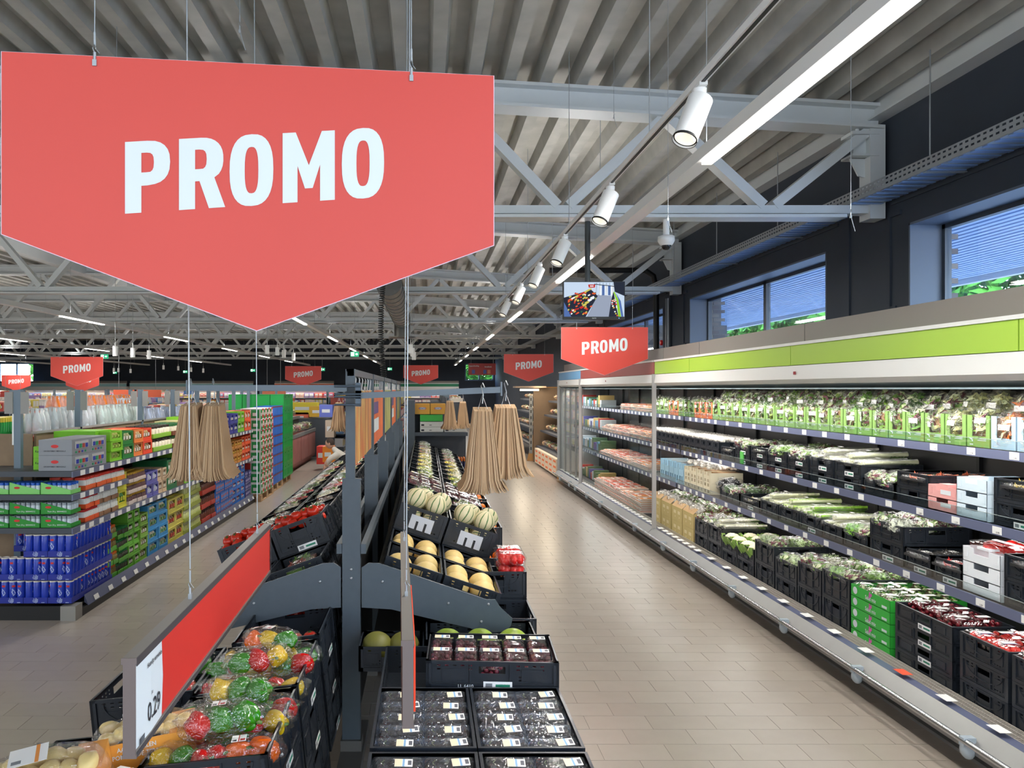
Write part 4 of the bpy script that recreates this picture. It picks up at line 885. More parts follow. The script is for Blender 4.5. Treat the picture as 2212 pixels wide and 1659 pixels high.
for side, spec in ((1, specR), (-1, specL)):
    for k, (kd, col) in spec.items():
        for c in range(2):
            M_, h = sl_crates[(side, k, c)]
            if kd == 'grape': fillpacks(M_, h, GR, [col], 3, 2, .11, .19, 'grape_punnet', 'punnet', 'clear grape punnet, ' + LN(side, k, c), z=h - .075)
            elif kd in ('bag', 'net'): fillpacks(M_, h, BAG, [col, tuple(min(255, int(v * 1.12)) for v in col)], 1, 2, .2, .2, 'produce_bag', 'bag', 'clear bag of produce, ' + LN(side, k, c), z=h - .095, rot=90)
            else: fillpacks(M_, h, FLAT, [col, (100, 60, 44), (90, 120, 50)], 1, 2, .2, .2, 'flat_pack', 'pack', 'flat film-wrapped pack, ' + LN(side, k, c), z=h - .05, rot=90)

# ---------------------------------------------------------------- right lower tier
def lower(x0, x1, y0, y1, ztop, h, label, **kw): return crate(T((x0 + x1) / 2, (y0 + y1) / 2, ztop - h), round(x1 - x0, 3), round(y1 - y0, 3), h, label, group='black crates of the low front tier', **kw)
t2 = ob('display_table', None, label='low black table carrying the nearest fruit tray crates', cat='table')
ob('table_top', boxmesh('table_top', -.21, .60, 2.1, 4.38, .60, .625, black_m), t2)
for x in (-.19, .56):
    for y in (2.15, 4.3): ob('leg', boxmesh('leg', x, x + .03, y, y + .03, 0, .60, black_m), t2)
for r_, (ya, yb, zt) in enumerate(((2.24, 2.82, .80), (2.85, 3.43, .80))):
    for c in range(2):
        xa = -.21 + .405 * c
        lower(xa, xa + .4, ya, yb, zt, .17, 'black crate of film-wrapped fruit trays, %s row, %s of the pair' % (['front', 'second'][r_], ['left', 'right'][c]))
        for i in range(2):
            for j in range(5):
                rr = random.Random(r_ * 100 + c * 10 + i * 5 + j)
                FT[(i + j) % 2].put('fruit_tray', T(xa + .108 + .186 * i, ya + .062 + .114 * j, zt - .068) @ RX(9) @ RZ(rr.uniform(-2.5, 2.5)), 'film-wrapped dark fruit tray, %s column, %s back, %s crate, %s row' % (['left', 'right'][i], nth(j), ['left', 'right'][c], ['front', 'second'][r_]), 'fruit tray', 'film-wrapped fruit trays')
        if r_ == 0: lower(xa, xa + .4, 3.46, 4.04, .78, .15, 'black crate under the grape crate, %s of the pair' % ['left', 'right'][c])
cr = crate(T(.31, 3.65, .782) @ RZ(-3), .6, .4, .125, 'wide black crate of grape punnets lettered LL 6410', group=None, sticker='ifco', code='LL 6410')
ob('lettering', text_mesh('IFCO', .02, ifco_green, .02), cr, T(.055, -.2035, .011) @ RX(90))
for i in range(5):
    for j in range(2): GR.put('grape_punnet', T(.31, 3.65, .782) @ RZ(-3) @ T(-.235 + .117 * i, -.09 + .185 * j, .03), 'grape punnet, %s from the left in the %s row of the LL 6410 crate' % (nth(i), ['front', 'back'][j]), 'punnet', 'grape punnets')
lower(.0, .6, 4.06, 4.42, .80, .17, 'black crate of small striped watermelons behind the grape crate')
wm = mat('watermelon_skin', (150, 176, 60), .35, noise_amt=.4, nscale=14)
for i in range(3):
    b = MB(); b.ball((0, 0, 0), (.09, .085, .085), 20, 14); r = ob('watermelon', b.mesh('watermelon', wm), None, T(.12 + .18 * i, 4.22, .73), label='small striped watermelon, %s from the left behind the grape crate' % nth(i), cat='watermelon')
lower(-.36, -.01, 4.08, 4.36, .76, .13, 'shadowed black crate of green melons beside the near post')
for i in range(2): ob('melon', GM, None, T(-.27 + .15 * i, 4.22, .72), label='shadowed green melon, %s beside the near post' % nth(i), cat='melon')
for k, (ya, zt, cont) in enumerate(((4.55, .80, 0), (5.0, .95, 1), (5.5, .93, 2), (6.05, .93, 2), (6.6, .95, 3), (7.15, .95, 2), (7.7, .95, 3), (8.3, 1.0, 3), (8.9, .96, 3), (9.5, .95, 2), (10.1, .95, 3), (10.7, .9, 2), (11.3, .95, 3))):
    xa, xb, yb = .26, .66, ya + .41
    z = .60; L_ = 0
    while z + .17 <= zt + .01:
        lower(xa, xb, ya, yb, z + .17, .17, 'black crate on the low right tier, %s stack, %s layer' % (nth(k), nth(L_))); z += .172; L_ += 1
    M_ = T((xa + xb) / 2, (ya + yb) / 2, z - .172)
    if cont == 1:
        for i in range(1, 2):
            for j in range(2):
                for q in range(2): NE.put('nectarine_punnet', M_ @ T(-.09 + .2 * i, -.09 + .17 * j, .12 + .075 * q), 'red nectarine punnet, %s layer, %s %s' % (['lower', 'upper'][q], ['front', 'back'][j], ['left', 'right'][i]), 'punnet', 'nectarine punnets')
    else:
        rr = random.Random(k); om = mat('orange_fruit', (236, 120, 30), .4, noise_amt=.06)
        for i in range(4):
            for j in range(4):
                b = MB()
                if '_OR' not in globals(): b.ball((0, 0, 0), .037, 14, 10); globals()['_OR'] = b.mesh('orange', om)
                if cont >= 2 and rr.random() < .8: ob('orange', _OR, None, M_ @ T(-.13 + .087 * i, -.13 + .087 * j, .13 + rr.uniform(-.01, .02)), label='loose orange, %s across and %s back in the %s stack of the right tier' % (nth(i), nth(j), nth(k)), cat='orange', group='loose oranges')
# ---------------------------------------------------------------- left lower tier: peppers, potatoes
TL = 6.0
def lt(x, y, z): return T(-.545, y, .885) @ RY(-TL) @ T(x, 0, z)      # x negative runs down towards the aisle
for k, ya in enumerate((2.62, 3.24)):
    for L_ in range(4):
        h = .20
        crate(lt(-.225, ya + .3, -.20 * (L_ + 1) - .002 * L_), .45, .6, h, 'black crate of the pepper stacks, %s stack, %s from the top' % (['near', 'far'][k], nth(L_)), group='black crates under the peppers', sticker='ifco', face='+x')
n_ = 0
for k, ya in enumerate((2.62, 3.24)):
    for j in range(3):
        for i in range(2):
            rr = random.Random(n_); pepper_bag(lt(-.12 - .21 * i, ya + .11 + .185 * j, -.085 + (.025 if j % 2 else 0)) @ RZ(rr.uniform(-18, 18)) @ RX(rr.uniform(-8, 12)) @ S(.92), n_, 'clear bag of mixed peppers, %s in the %s crate, %s side' % (nth(j), ['near', 'far'][k], ['right', 'left'][i])); n_ += 1
    for j in range(2):
        pepper_bag(lt(-.2, ya + .18 + .27 * j, .015) @ RZ(20 - 40 * j) @ S(.92), n_, 'clear bag of peppers on top of the heap, %s in the %s crate' % (nth(j), ['near', 'far'][k])); n_ += 1
for L_ in range(3): crate(lt(-.69, 3.58, -.20 * (L_ + 1) - .002 * L_ ), .45, .56, .2, 'black crate left of the pepper heap, %s from the top' % nth(L_), group='black crates under the peppers')
for j in range(3): pepper_bag(lt(-.62 - .08 * (j % 2), 3.42 + .15 * j, -.10) @ RZ(30 * j) @ S(.9), n_ + j, 'clear bag of peppers in the outer left crate, %s' % nth(j))
for L_ in range(3): crate(lt(-.69, 2.70, -.20 * (L_ + 1) - .03 ), .45, .6, .2, 'black crate under the potato bags, %s from the top' % nth(L_), group='black crates under the potatoes')
potato_bag(lt(-.74, 2.56, -.05) @ RZ(14) @ RX(8) @ S(.98), 0, 'potato bag lettered AARDAPPELEN at the bottom left corner', ('AARDAPPELEN', 'POMMES DE TERRE', 'KARTOFFELN'))
potato_bag(lt(-.50, 2.86, -.06) @ RZ(16) @ S(.86), 1, 'potato bag with white label behind the near price sign', ('AARDAPPELEN', 'POMMES DE TERRE'))
potato_bag(lt(-.46, 2.54, -.08) @ RZ(-35) @ S(.6), 2, 'potato bag leaning against the pepper crate', ('AARDAPPELEN',))
# tall low stacks behind the bracket on the left (loose tomatoes on vine, dark)
for k, ya in enumerate((3.9, 4.5, 5.1, 5.7, 6.3)):
    for L_ in range(3): crate(lt(-.225, ya + .28, -.20 * (L_ + 1)), .45, .56, .2, 'black crate of the shadowed left low tier, %s stack, %s from the top' % (nth(k), nth(L_)), group='black crates under the peppers', sticker='ifco', face='+x')
    if k < 2:
        for i in range(10): TOM[i % 2].put('tomato', lt(-.08 - .08 * (i % 5), ya + .08 + .1 * (i // 5), -.10), 'shadowed tomato in the left low tier, %s in the %s crate' % (nth(i), nth(k)), 'tomato', 'shadowed tomatoes')
# ================================================================ REFRIGERATED SHELVING ALONG THE RIGHT WALL
fr_in = mat('fridge_lining', (44, 44, 46), .4, .1); cream = mat('canopy_white', (226, 227, 224), .4); side_m = mat('fridge_side_grey', (180, 178, 176), .35, .3)
top_grey = mat('fridge_top_taupe', (134, 128, 122), .6); canopy_blue = mat('canopy_pale_blue', (176, 200, 208), .4)  # canopy lip: one even pale blue
def tagmesh(w, h): return boxmesh('price_tag', 0, .0015, 0, w, 0, h, paper_w)
tag1 = tagmesh(.075, .045); red_tag = boxmesh('price_tag', 0, .0015, 0, .075, 0, .045, mat('orange_tag', (238, 92, 60), .5))
SH = [(1.765, 3.5, .055), (1.315, 3.45, .06), (.86, 3.4, .06)]
def cabinet(y0, y1, hdr, label, doors=False, tray_z=.205):
    t = thing('refrigerated_shelving', label, 'fridge')
    L = y1 - y0
    b = MB(); b.box(3.2, 4.15, y0, y1, .0, .18); b.box(3.32, 4.15, y0, y1, .18, tray_z); ob('base', b.mesh('base', black_m), t)
    for z in (.02, .06): pass
    b = MB(); b.box(3.14, 3.2, y0, y1, .0, .02); b.box(3.17, 3.2, y0, y1, .05, .065); ob('plinth_rail', b.mesh('plinth_rail', alu), t)
    b = MB(); b.add([(2.995, y0, .175), (3.085, y0, .262), (3.085, y0, .10), (2.995, y0, .14), (2.995, y1, .175), (3.085, y1, .262), (3.085, y1, .10), (2.995, y1, .14)], [(0, 1, 5, 4), (0, 4, 7, 3), (3, 7, 6, 2), (1, 2, 6, 5), (0, 3, 2, 1), (4, 5, 6, 7)]); ob('front_panel', b.mesh('front_panel', alu), t)
    b = MB(); b.rod([(2.965, y0, .20), (2.965, y1, .20)], .018, 10); ob('bumper_rail', b.mesh('bumper_rail', chrome), t)
    y = y0 + .55
    while y < y1:
        b = MB(); b.ball((2.985, y, .15), (.035, .045, .05), 10, 8); b.box(2.95, 3.02, y - .02, y + .02, .175, .222); ob('rail_bracket', b.mesh('rail_bracket', mat('clear_grey_bracket', (170, 182, 190), .25)), t); y += 1.08
    ps = ob('price_rail', boxmesh('price_rail', 3.085, 3.172, y0, y1, .235, .252, strip_m), t)
    y = y0 + .1; k = 0
    while y < y1 - .1:
        m_ = red_tag if abs(y - 5.0) < .14 else tag1
        ob('price_tag', m_, ps, T(3.125 - .028, y, .2535) @ RY(90) @ T(-.0 - .03, 0, 0) @ S(1, 1.4, 1.5)); y += .42 if y < 8.7 else .2; k += 1
    # grille
    b = MB(); y = y0
    for x in (3.178, 3.215, 3.252, 3.29): b.box(x, x + .006, y0, y1, .238, .25)
    b.box(3.172, 3.3, y0, y1, .21, .214)
    while y < min(y1, 8.5): b.box(3.178, 3.296, y, y + .004, .24, .248); y += .02
    ob('air_grille', b.mesh('air_grille', mat('grille_beige', (176, 170, 160), .4, .3)), t, kind='stuff')
    b = MB(); b.box(4.05, 4.15, y0, y1, .18, 2.3); b.box(4.03, 4.05, y0, y1, .2, 1.2)
    y = y0 + .3
    ob('back_panel', b.mesh('back_panel', fr_in), t)
    b = MB()
    while y < y1: b.box(4.02, 4.05, y, y + .03, .2, 2.2); y += 1.25
    ob('shelf_post', b.mesh('shelf_post', black_m), t)
    for i, (z, xf, hh) in enumerate(SH):
        sh = ob('shelf', boxmesh('shelf', xf + .01, 4.03, y0 + .03, y1 - .03, z - .035, z - .005, fr_in), t)
        ob('price_rail', boxmesh('price_rail', xf - .004, xf + .01, y0 + .03, y1 - .03, z - hh, z, strip_m), sh)
        ob('glass_riser', boxmesh('glass_riser', xf - .002, xf + .001, y0 + .03, y1 - .03, z, z + .062, glass), sh)
        b = MB(); b.box(xf - .003, xf + .002, y0 + .03, y1 - .03, z + .061, z + .064); ob('riser_edge', b.mesh('riser_edge', mat('riser_edge', (150, 160, 160), .2)), sh)
        y = y0 + .12 + .07 * i; n_ = 0
        while y < y1 - .1:
            tg = ob('price_tag', red_tag if (i == 2 and abs(y - 5.95) < .13 and not doors) else tag1, sh, T(xf - .006, y, z - hh + .008))
            if y < 5.6 and xf / y > .5 and hdr == 'green': ob('price_tag', text_mesh(['1.29', '2.10', '3.49', '0.99', '1.59', '2.89'][(n_ + i) % 6], .017, ink, .01), sh, T(xf - .0065, y + .03, z - hh + .012) @ RZ(-90) @ RX(90))
            y += .36 if y < 9 else .22; n_ += 1
        area('shelf_light', 3.62, (y0 + y1) / 2, z - .05, .05, L * .95, FRIDGE_W * L / 8.3 * .55, parent=sh) if hdr != 'none' else None
    # canopy
    b = MB(); b.add([(3.1, y0, 2.335), (3.08, y0, 2.22), (3.14, y0, 2.185), (3.42, y0, 2.15), (4.15, y0, 2.15), (4.15, y0, 2.335), (3.1, y1, 2.335), (3.08, y1, 2.22), (3.14, y1, 2.185), (3.42, y1, 2.15), (4.15, y1, 2.15), (4.15, y1, 2.335)],
        [(0, 1, 7, 6), (1, 2, 8, 7), (2, 3, 9, 8), (3, 4, 10, 9), (5, 0, 6, 11), (5, 4, 3, 2, 1, 0), (6, 7, 8, 9, 10, 11)]); ob('canopy', b.mesh('canopy', cream), t)
    ob('canopy_lip', boxmesh('canopy_lip', 3.16, 3.42, y0 + .03, y1 - .03, 2.138, 2.149, canopy_blue), t)
    hm = {'green': mat('header_green', (168, 206, 72), .45), 'red': mat('header_red', (160, 72, 66), .5), 'blue': mat('header_blue', (112, 170, 214), .5)}[hdr]
    b = MB(); yy = y0
    while yy < y1 - .05: b.box(3.1, 3.14, yy, min(yy + 2.49, y1), 2.34, 2.505); yy += 2.5
    ob('header_board', b.mesh('header_board', hm), t)
    ob('header_trim', boxmesh('header_trim', 3.09, 3.15, y0, y1, 2.506, 2.53, cream), t)
    b = MB(); yy = y0
    while yy < y1 - .05: b.box(3.22, 3.25, yy, min(yy + 2.49, y1), 2.53, 2.695); yy += 2.5
    b.box(3.25, 4.15, y0, y1, 2.335, 2.36); ob('top_board', b.mesh('top_board', top_grey), t)
    ob('temperature_display', boxmesh('temperature_display', 3.078, 3.082, y0 + L * .55, y0 + L * .55 + .035, 2.26, 2.285, mat('display_red', (70, 16, 20), .3, emit=(160, 30, 40), estr=.4)), t)
    area('canopy_light', 3.3, (y0 + y1) / 2, 2.13, .12, L * .95, FRIDGE_W * L / 8.3 * 2.6, rot=(0, math.radians(-16), 0), parent=t, spread=150)
    b = MB(); b.box(3.06, 3.11, y1 - .04, y1 + .0, .24, 2.34); (b.box(3.1, 4.15, y1 - .02, y1, .2, 2.2) if hdr == 'blue' else None); ob('side_panel', b.mesh('side_panel', side_m), t)
    return t
cab1 = cabinet(1.5, 10.35, 'green', 'long open fridge of salads and vegetables under the green header')
cab2 = cabinet(10.37, 15.3, 'red', 'open fridge of meat packs under the dark red header')
cab3 = cabinet(15.32, 17.8, 'blue', 'glass-door fridge under the blue header at the far end', True)
b = MB()
for i in range(4):
    y = 15.36 + i * .6; b.box(3.12, 3.15, y, y + .03, .26, 2.15); b.box(3.12, 3.15, y + .56, y + .59, .26, 2.15)
ob('door_frame', b.mesh('door_frame', alu), cab3)
for i in range(4): ob('door', boxmesh('door', 3.13, 3.14, 15.39 + i * .6, 15.92 + i * .6, .27, 2.14, glass), cab3)
ob('side_glass', boxmesh('side_glass', 3.14, 4.03, 15.24, 15.25, .26, 2.14, glass), cab2); ob('side_glass', boxmesh('side_glass', 3.14, 4.03, 11.76, 11.77, .26, 2.14, glass), cab2)

# ---- cartons of salad on the top shelf
def salad_carton_mesh(w, d, h):
    b = MB(); b.M = T(-d / 2, w / 2, 0) @ RZ(-90); b.panel(w, h, .004, [(.045, w - .035, .07, h)]); b.M = Matrix.Identity(4)
    b.add([(-d / 2 + .004, w / 2 - .045, h)] * 3, [])
    for y in (-w / 2, w / 2 - .004): b.add([(-d / 2, y, 0), (d / 2, y, 0), (d / 2, y, h * .9), (-d / 2, y, h), (-d / 2, y + .004, 0), (d / 2, y + .004, 0), (d / 2, y + .004, h * .9), (-d / 2, y + .004, h)], [(0, 1, 2, 3), (7, 6, 5, 4), (3, 2, 6, 7), (0, 4, 5, 1), (0, 3, 7, 4)])
    b.box(-d / 2, d / 2, -w / 2, w / 2, 0, .004); b.box(d / 2 - .004, d / 2, -w / 2, w / 2, 0, h * .9)
    return b.mesh('carton', tint)
sc_me = salad_carton_mesh(.2, .38, .205); 
b = MB()
for z in (.042, .052): b.box(0, .0008, -.07, -.07 + (.06 if z > .05 else .075), z, z + .005)
b.box(0, .0008, .045, .075, .012, .02); b.rod([(0, .05, .035), (0, .055, .06)], .004, 5); b.rod([(0, .05, .045), (0, .075, .055)], .004, 5)
pr_me = b.mesh('print', white_print)
ob_in = mat('carton_inside', (160, 122, 80), .8)
y = 4.38; i = 0
while y < 11.6:
    yc = y + .105; q = i
    if i < 2: col = (176, 204, 222); nm = 'pale blue'
    elif i in (24, 25, 26, 30, 31): col = (232, 122, 72); nm = 'orange'
    else: col = (134, 172, 92); nm = 'green'
    r = ob('salad_carton', sc_me, None, T(3.74, yc, 1.765), col, label='%s cut-out carton of bagged salad, %s from the near end of the top shelf' % (nm, nth(i)), cat='carton', group='salad cartons')
    ob('print', pr_me, r, T(-.1915, 0, 0)); ob('inside', boxmesh('inside', -.16, -.155, -.09, .09, .01, .19, ob_in) if i == 0 else bpy.data.meshes['inside'], r)
    rr = random.Random(i)
    for j in range(3):
        tall = .115 if 3 <= i < 18 or j else .10
        z = 1.765 + (.12 if j == 0 else .20) + (rr.uniform(0, .03)); x = 3.615 + .1 * j
        if i > 23 and j: continue
        colr = [(120, 176, 50), (150, 190, 70), (96, 150, 44), (176, 200, 100)][rr.randrange(4)]
        if i < 2: colr = (236, 130, 50)
        elif i < 5: colr = (206, 208, 140)
        SAL[rr.randrange(4)].put('salad_bag', T(x, yc + rr.uniform(-.015, .015), z + (.03 * j if j < 2 else -.0)) @ RZ(rr.uniform(-25, 25)) @ RY(rr.uniform(-14, 10)) @ S(.98, 1.15, .98), 'clear salad bag, %s row, %s carton, top shelf' % (nth(j), nth(i)), 'salad bag', 'bags of salad', cols=[colr])
    y += .212; i += 1

# ---- generic fridge crate: opens along y, depth x
def fc(y, z, w, d, h, n_, label, xf, sticker='ifco'):
    M_ = None
    for k in range(n_):
        M_ = T(xf + d / 2, y + w / 2, z + k * (h + .002)); crate(M_, d, w, h, '%s, %s layer up' % (label, nth(k)), group='black crates in the fridge', sticker=sticker if (int(y * 10) % 3 == 0 and k == 0) or h < .11 else None, face='-x')
    return M_, h
fcn = [0]
def cfill(M_, h, kind, col, w):
    fcn[0] += 1; ln = 'in fridge crate of the %s' % kind; rr = random.Random(fcn[0]); z = h - .055; N = fcn[0]
    wh = WH[0]
    if kind == 'mush': 
        for i in range(3):
            for j in range(2): MU.put('mushroom_punnet', M_ @ T(-.2 + .19 * i, -w / 4 + w / 2 * j, z - .0) @ S(.98, (w / 2 - .012) / .13, 1), 'white mushroom punnet, %s back %s side, %s' % (nth(i), ['near', 'far'][j], wh), 'mushroom punnet', 'mushroom punnets')
    elif kind == 'long':
        for j in range(3):
            LONG[(j + N) % 2].put('vegetable_pack', M_ @ T(rr.uniform(-.02, .02), -.13 + .13 * j, z + rr.uniform(0, .03)) @ RZ(rr.uniform(-6, 6)), 'long film pack of stalks, %s across, %s' % (nth(j), wh), 'vegetable pack', 'long vegetable packs', cols=[col, (110, 150, 60)])
        LONG[N % 2].put('vegetable_pack', M_ @ T(.0, .0, z + .07) @ RZ(rr.uniform(-10, 10)), 'long film pack of stalks lying on top, %s' % wh, 'vegetable pack', 'long vegetable packs', cols=[col, (110, 150, 60)])
    elif kind == 'bag':
        for i in range(3):
            for j in range(2): BAG[(i + j + N) % 3].put('produce_bag', M_ @ T(-.19 + .19 * i, -.09 + .18 * j, z + rr.uniform(-.01, .02)) @ RZ(rr.uniform(-40, 40)) @ S(.88), 'film bag of leafy produce, %s back %s side, %s' % (nth(i), ['near', 'far'][j], wh), 'bag', 'film bags in fridge crates', cols=[col])
    elif kind == 'cauli':
        for i in range(3):
            for j in range(2): CAU.put('cauliflower', M_ @ T(-.2 + .2 * i, -.095 + .19 * j, z - .06) @ RZ(rr.uniform(0, 90)) @ S(.85), 'cauliflower in green leaves, %s back %s side, %s' % (nth(i), ['near', 'far'][j], wh), 'cauliflower', 'cauliflowers')
    elif kind in ('cherry', 'straw'):
        P_ = CH if kind == 'cherry' else ST; dx, dy = (.132, .186); lx = max(1, int((M_crate[0] - .02) / dx)); ly = max(1, int((w - .01) / dy))
        for i in range(lx):
            for j in range(ly): P_.put(kind + '_punnet', M_ @ T((i - (lx - 1) / 2) * dx, (j - (ly - 1) / 2) * dy, h - (.055 if kind == 'cherry' else .06)), 'clear punnet of %s, %s back and %s along, %s' % ('cherries' if kind == 'cherry' else 'strawberries', nth(i), nth(j), wh), 'punnet', kind + ' punnets')
    elif kind == 'flat':
        for i in range(3):
            FLAT.put('flat_pack', M_ @ T(-.19 + .19 * i, 0, z) @ S(.75, 1.9, 1), 'flat film pack, %s back, %s' % (nth(i), wh), 'pack', 'flat film packs', cols=[(40, 40, 42), col])
WH = ['']; M_crate = [.6]
def col_(y, z, xf, w, h, n_, kind, col, shelf, i, d=.55):
    WH[0] = '%s crate column of the %s' % (nth(i), shelf); M_crate[0] = d
    M_, hh = fc(y, z, w, d, h, n_, 'black folding crate, ' + WH[0], xf); cfill(M_, hh, kind, col, w)
# bottom deck
Z0_ = .207; XF = 3.30
deck = [(8.95, .43, .18, 2, 'bag', (226, 222, 214)), (8.53, .41, .18, 2, 'long', (228, 224, 206)), (8.11, .41, .155, 2, 'cauli', 0), (7.69, .41, .155, 2, 'cauli', 0), (7.24, .43, .215, 2, 'bag', (160, 184, 120)),
        (6.80, .42, .175, 2, 'bag', (196, 214, 160)), (6.38, .41, .205, 2, 'bag', (200, 200, 170)), (5.95, .42, .22, 2, 'bag', (140, 180, 90)), (4.33, .40, .145, 3, 'straw', 0), (3.91, .40, .145, 3, 'straw', 0), (3.49, .40, .145, 3, 'straw', 0), (3.07, .4, .145, 3, 'straw', 0)]
for i, (y, w, h, n_, k_, c_) in enumerate(deck): col_(y, Z0_, XF + (.0 if k_ != 'straw' else -.0), w - .01, h, n_, k_, c_, 'bottom deck', i)
WH[0] = 'stack of cherry crates'; M_crate[0] = .40
M_, hh = fc(4.79, Z0_, .58, .40, .108, 4, 'low black crate of the cherry stack', XF); cfill(M_, hh, 'cherry', 0, .58)
# green mixed salad boxes
gm_ = mat('bright_green_carton', (52, 176, 62), .45); pk = mat('pink_print', (206, 90, 170), .5)
b = MB(); b.box(0, .55, 0, .50, 0, .003); b.box(0, .003, 0, .50, 0, .083); b.box(.547, .55, 0, .5, 0, .083); b.box(0, .55, 0, .003, 0, .083); b.box(0, .55, .497, .5, 0, .083); b.box(-.001, .0, .02, .06, .078, .083); g_me = b.mesh('carton', gm_)
b = MB(); b.lathe([(.028, 0), (.028, .001)], 16); disc = b.mesh('emblem', white_print)
b = MB(); b.prism([(0, 0), (.04, .03), (.034, .05), (.02, .035), (.014, .055), (.004, .05)], .001); bird = b.mesh('emblem', pk)
for k in range(5):
    r = ob('green_carton', g_me, None, T(3.30, 5.43, Z0_ + .085 * k), label='bright green salad mix carton, %s in its stack on the deck' % nth(k), cat='carton', group='stack of green salad cartons')
    ob('lettering', text_mesh('Salad mix', .042, white_print, .02, .85), r, T(-.0012, .24, .018) @ RZ(-90) @ RX(90)); ob('emblem', disc, r, T(-.001, .44, .045) @ RY(-90)); ob('emblem', bird, r, T(-.002, .26, .028) @ RZ(-90)); ob('barcode', boxmesh('barcode', -.001, 0, .04, .1, .012, .03, white_print), r)
for i in range(4):
    for j in range(3): SP_ = CH.parts; Proto([('punnet', CH.parts[0][1], None), ('leaves', leaf_cloud('leaves', 60, .05, .075, .025, 90, .022, 4), T(0, 0, .05), 0, 'stuff'), ('label', white_label, T(0, 0, .0915))]).put('salad_punnet', T(3.37 + .135 * i, 5.52 + .165 * j, Z0_ + .36) @ S(1, .87, .9), 'clear punnet of leaf salad, %s back %s along, on the green cartons' % (nth(i), nth(j)), 'punnet', 'salad punnets', cols=[(130, 150, 80)])
# tan cardboard boxes at the far end of the deck
tb = mat('tan_printed_carton', (198, 178, 118), .7); b = MB()
b.box(0, .5, 0, .40, 0, .003); b.box(0, .004, 0, .4, 0, .19); b.box(0, .5, 0, .004, 0, .19); b.box(0, .5, .396, .4, 0, .19); b.box(.496, .5, 0, .4, 0, .19); tb_me = b.mesh('carton', tb)
b = MB()
for q in range(2): b.box(-.001, 0, .08 + .16 * q, .17 + .16 * q, .1, .14); b.box(-.001, 0, .1 + .16 * q, .12 + .16 * q, .05, .07)
tbp = b.mesh('print', mat('pale_print', (222, 208, 164), .6))
for i, y in enumerate((9.42, 9.84, 10.3, 10.75)):
    for k in range(2):
        r = ob('tan_carton', tb_me, None, T(3.3, y, Z0_ + .192 * k), label='tan printed carton, %s column %s layer at the far end of the deck' % (nth(i), nth(k)), cat='carton', group='tan cartons on the deck'); ob('print', tbp, r)
    b = MB(); b.add([(3.3, y, .59), (3.3, y + .4, .59), (3.36, y + .4, .65), (3.36, y, .65)], [(0, 1, 2, 3)]); r = ob('carton_flap', b.mesh('carton_flap', card_m), label='raised brown carton flap over the %s tan carton' % nth(i), cat='flap')
    for j in range(3): BAG[j].put('produce_bag', T(3.42 + .17 * j, y + .2, .57) @ RZ(70), 'pale film bag in the %s tan carton, %s back' % (nth(i), nth(j)), 'bag', 'film bags in tan cartons', cols=[(230, 226, 216)])
# shelf 3 (.86)
S3 = [(8.36, .56, .13, 1, 'bag', (90, 120, 70)), (7.86, .48, .13, 1, 'flat', (170, 160, 110)), (7.44, .40, .15, 1, 'long', (226, 226, 190)), (7.03, .40, .15, 1, 'long', (168, 202, 90)), (6.62, .40, .15, 1, 'long', (140, 190, 60)), (6.29, .32, .13, 1, 'long', (226, 226, 216)), (5.92, .36, .13, 1, 'bag', (130, 190, 50)),
      (5.49, .42, .14, 2, 'bag', (206, 210, 190)), (5.18, .30, .15, 1, 'flat', (60, 56, 50)), (4.89, .28, .15, 1, 'flat', (206, 50, 50)), (4.14, .4, .15, 2, 'flat', (200, 80, 60)), (3.72, .4, .15, 2, 'flat', (200, 80, 60)), (3.3, .4, .15, 2, 'flat', (200, 80, 60))]
for i, (y, w, h, n_, k_, c_) in enumerate(S3): col_(y, .862, 3.43, w - .01, h, n_, k_, c_, 'third shelf', i, .5)
def fold_carton(w, h, d, m, nm):
    b = MB(); b.M = T(0, w, 0) @ RZ(-90); b.panel(w, h, .004, [(w * .3, w * .7, h * .62, h)]); b.M = Matrix.Identity(4)
    b.box(0, d, 0, .004, 0, h); b.box(0, d, w - .004, w, 0, h); b.box(d - .004, d, 0, w, 0, h); b.box(0, d, 0, w, 0, .004)
    for yy in (.015, w - .045): b.box(-.0015, 0, yy, yy + .03, h * .3, h * .34); b.box(-.0015, 0, yy, yy + .003, h * .3, h * .8)
    b.box(.01, .08, w * .35, w * .65, h, h + .015); return b.mesh(nm, m)
wc = fold_carton(.32, .092, .40, mat('white_carton', (226, 230, 234), .5), 'carton')
for k in range(3):
    r = ob('white_carton', wc, None, T(3.43, 4.56, .862 + .094 * k), label='white fruit carton, %s of the stack on the third shelf' % nth(k), cat='carton', group='white cartons on the third shelf')
for i in range(3): NE.put('fruit_punnet', T(3.52 + .13 * i, 4.72, 1.125) @ RZ(90) @ S(1.5, .8, .8), 'film-topped red fruit pack, %s back in the white carton' % nth(i), 'punnet', 'fruit packs in the white carton')
# far part of shelf 3: blue cartons, mushrooms, white trays
bc = mat('light_blue_carton', (160, 200, 222), .5)
def winbox(w, h, d, m):
    b = MB(); b.M = T(0, w, 0) @ RZ(-90); b.panel(w, h, .004, [(w * .18, w * .42, h * .12, h * .4), (w * .62, w * .86, h * .12, h * .4), (w * .18, w * .42, h * .72, h), (w * .62, w * .86, h * .72, h)]); b.M = Matrix.Identity(4)
    b.box(0, d, 0, .004, 0, h); b.box(0, d, w - .004, w, 0, h); b.box(.1, d, .004, w - .004, 0, h * .95, 1); return b.mesh('carton', [m, ob_in])
wbm = winbox(.19, .27, .4, bc)
for i in range(5): ob('blue_carton', wbm, None, T(3.42, 10.15 + .2 * i, .862), label='light blue cut-out carton, %s from the near end on the third shelf' % nth(i), cat='carton', group='light blue cartons')
wt = winbox(.22, .13, .4, mat('cream_carton', (220, 210, 180), .6))
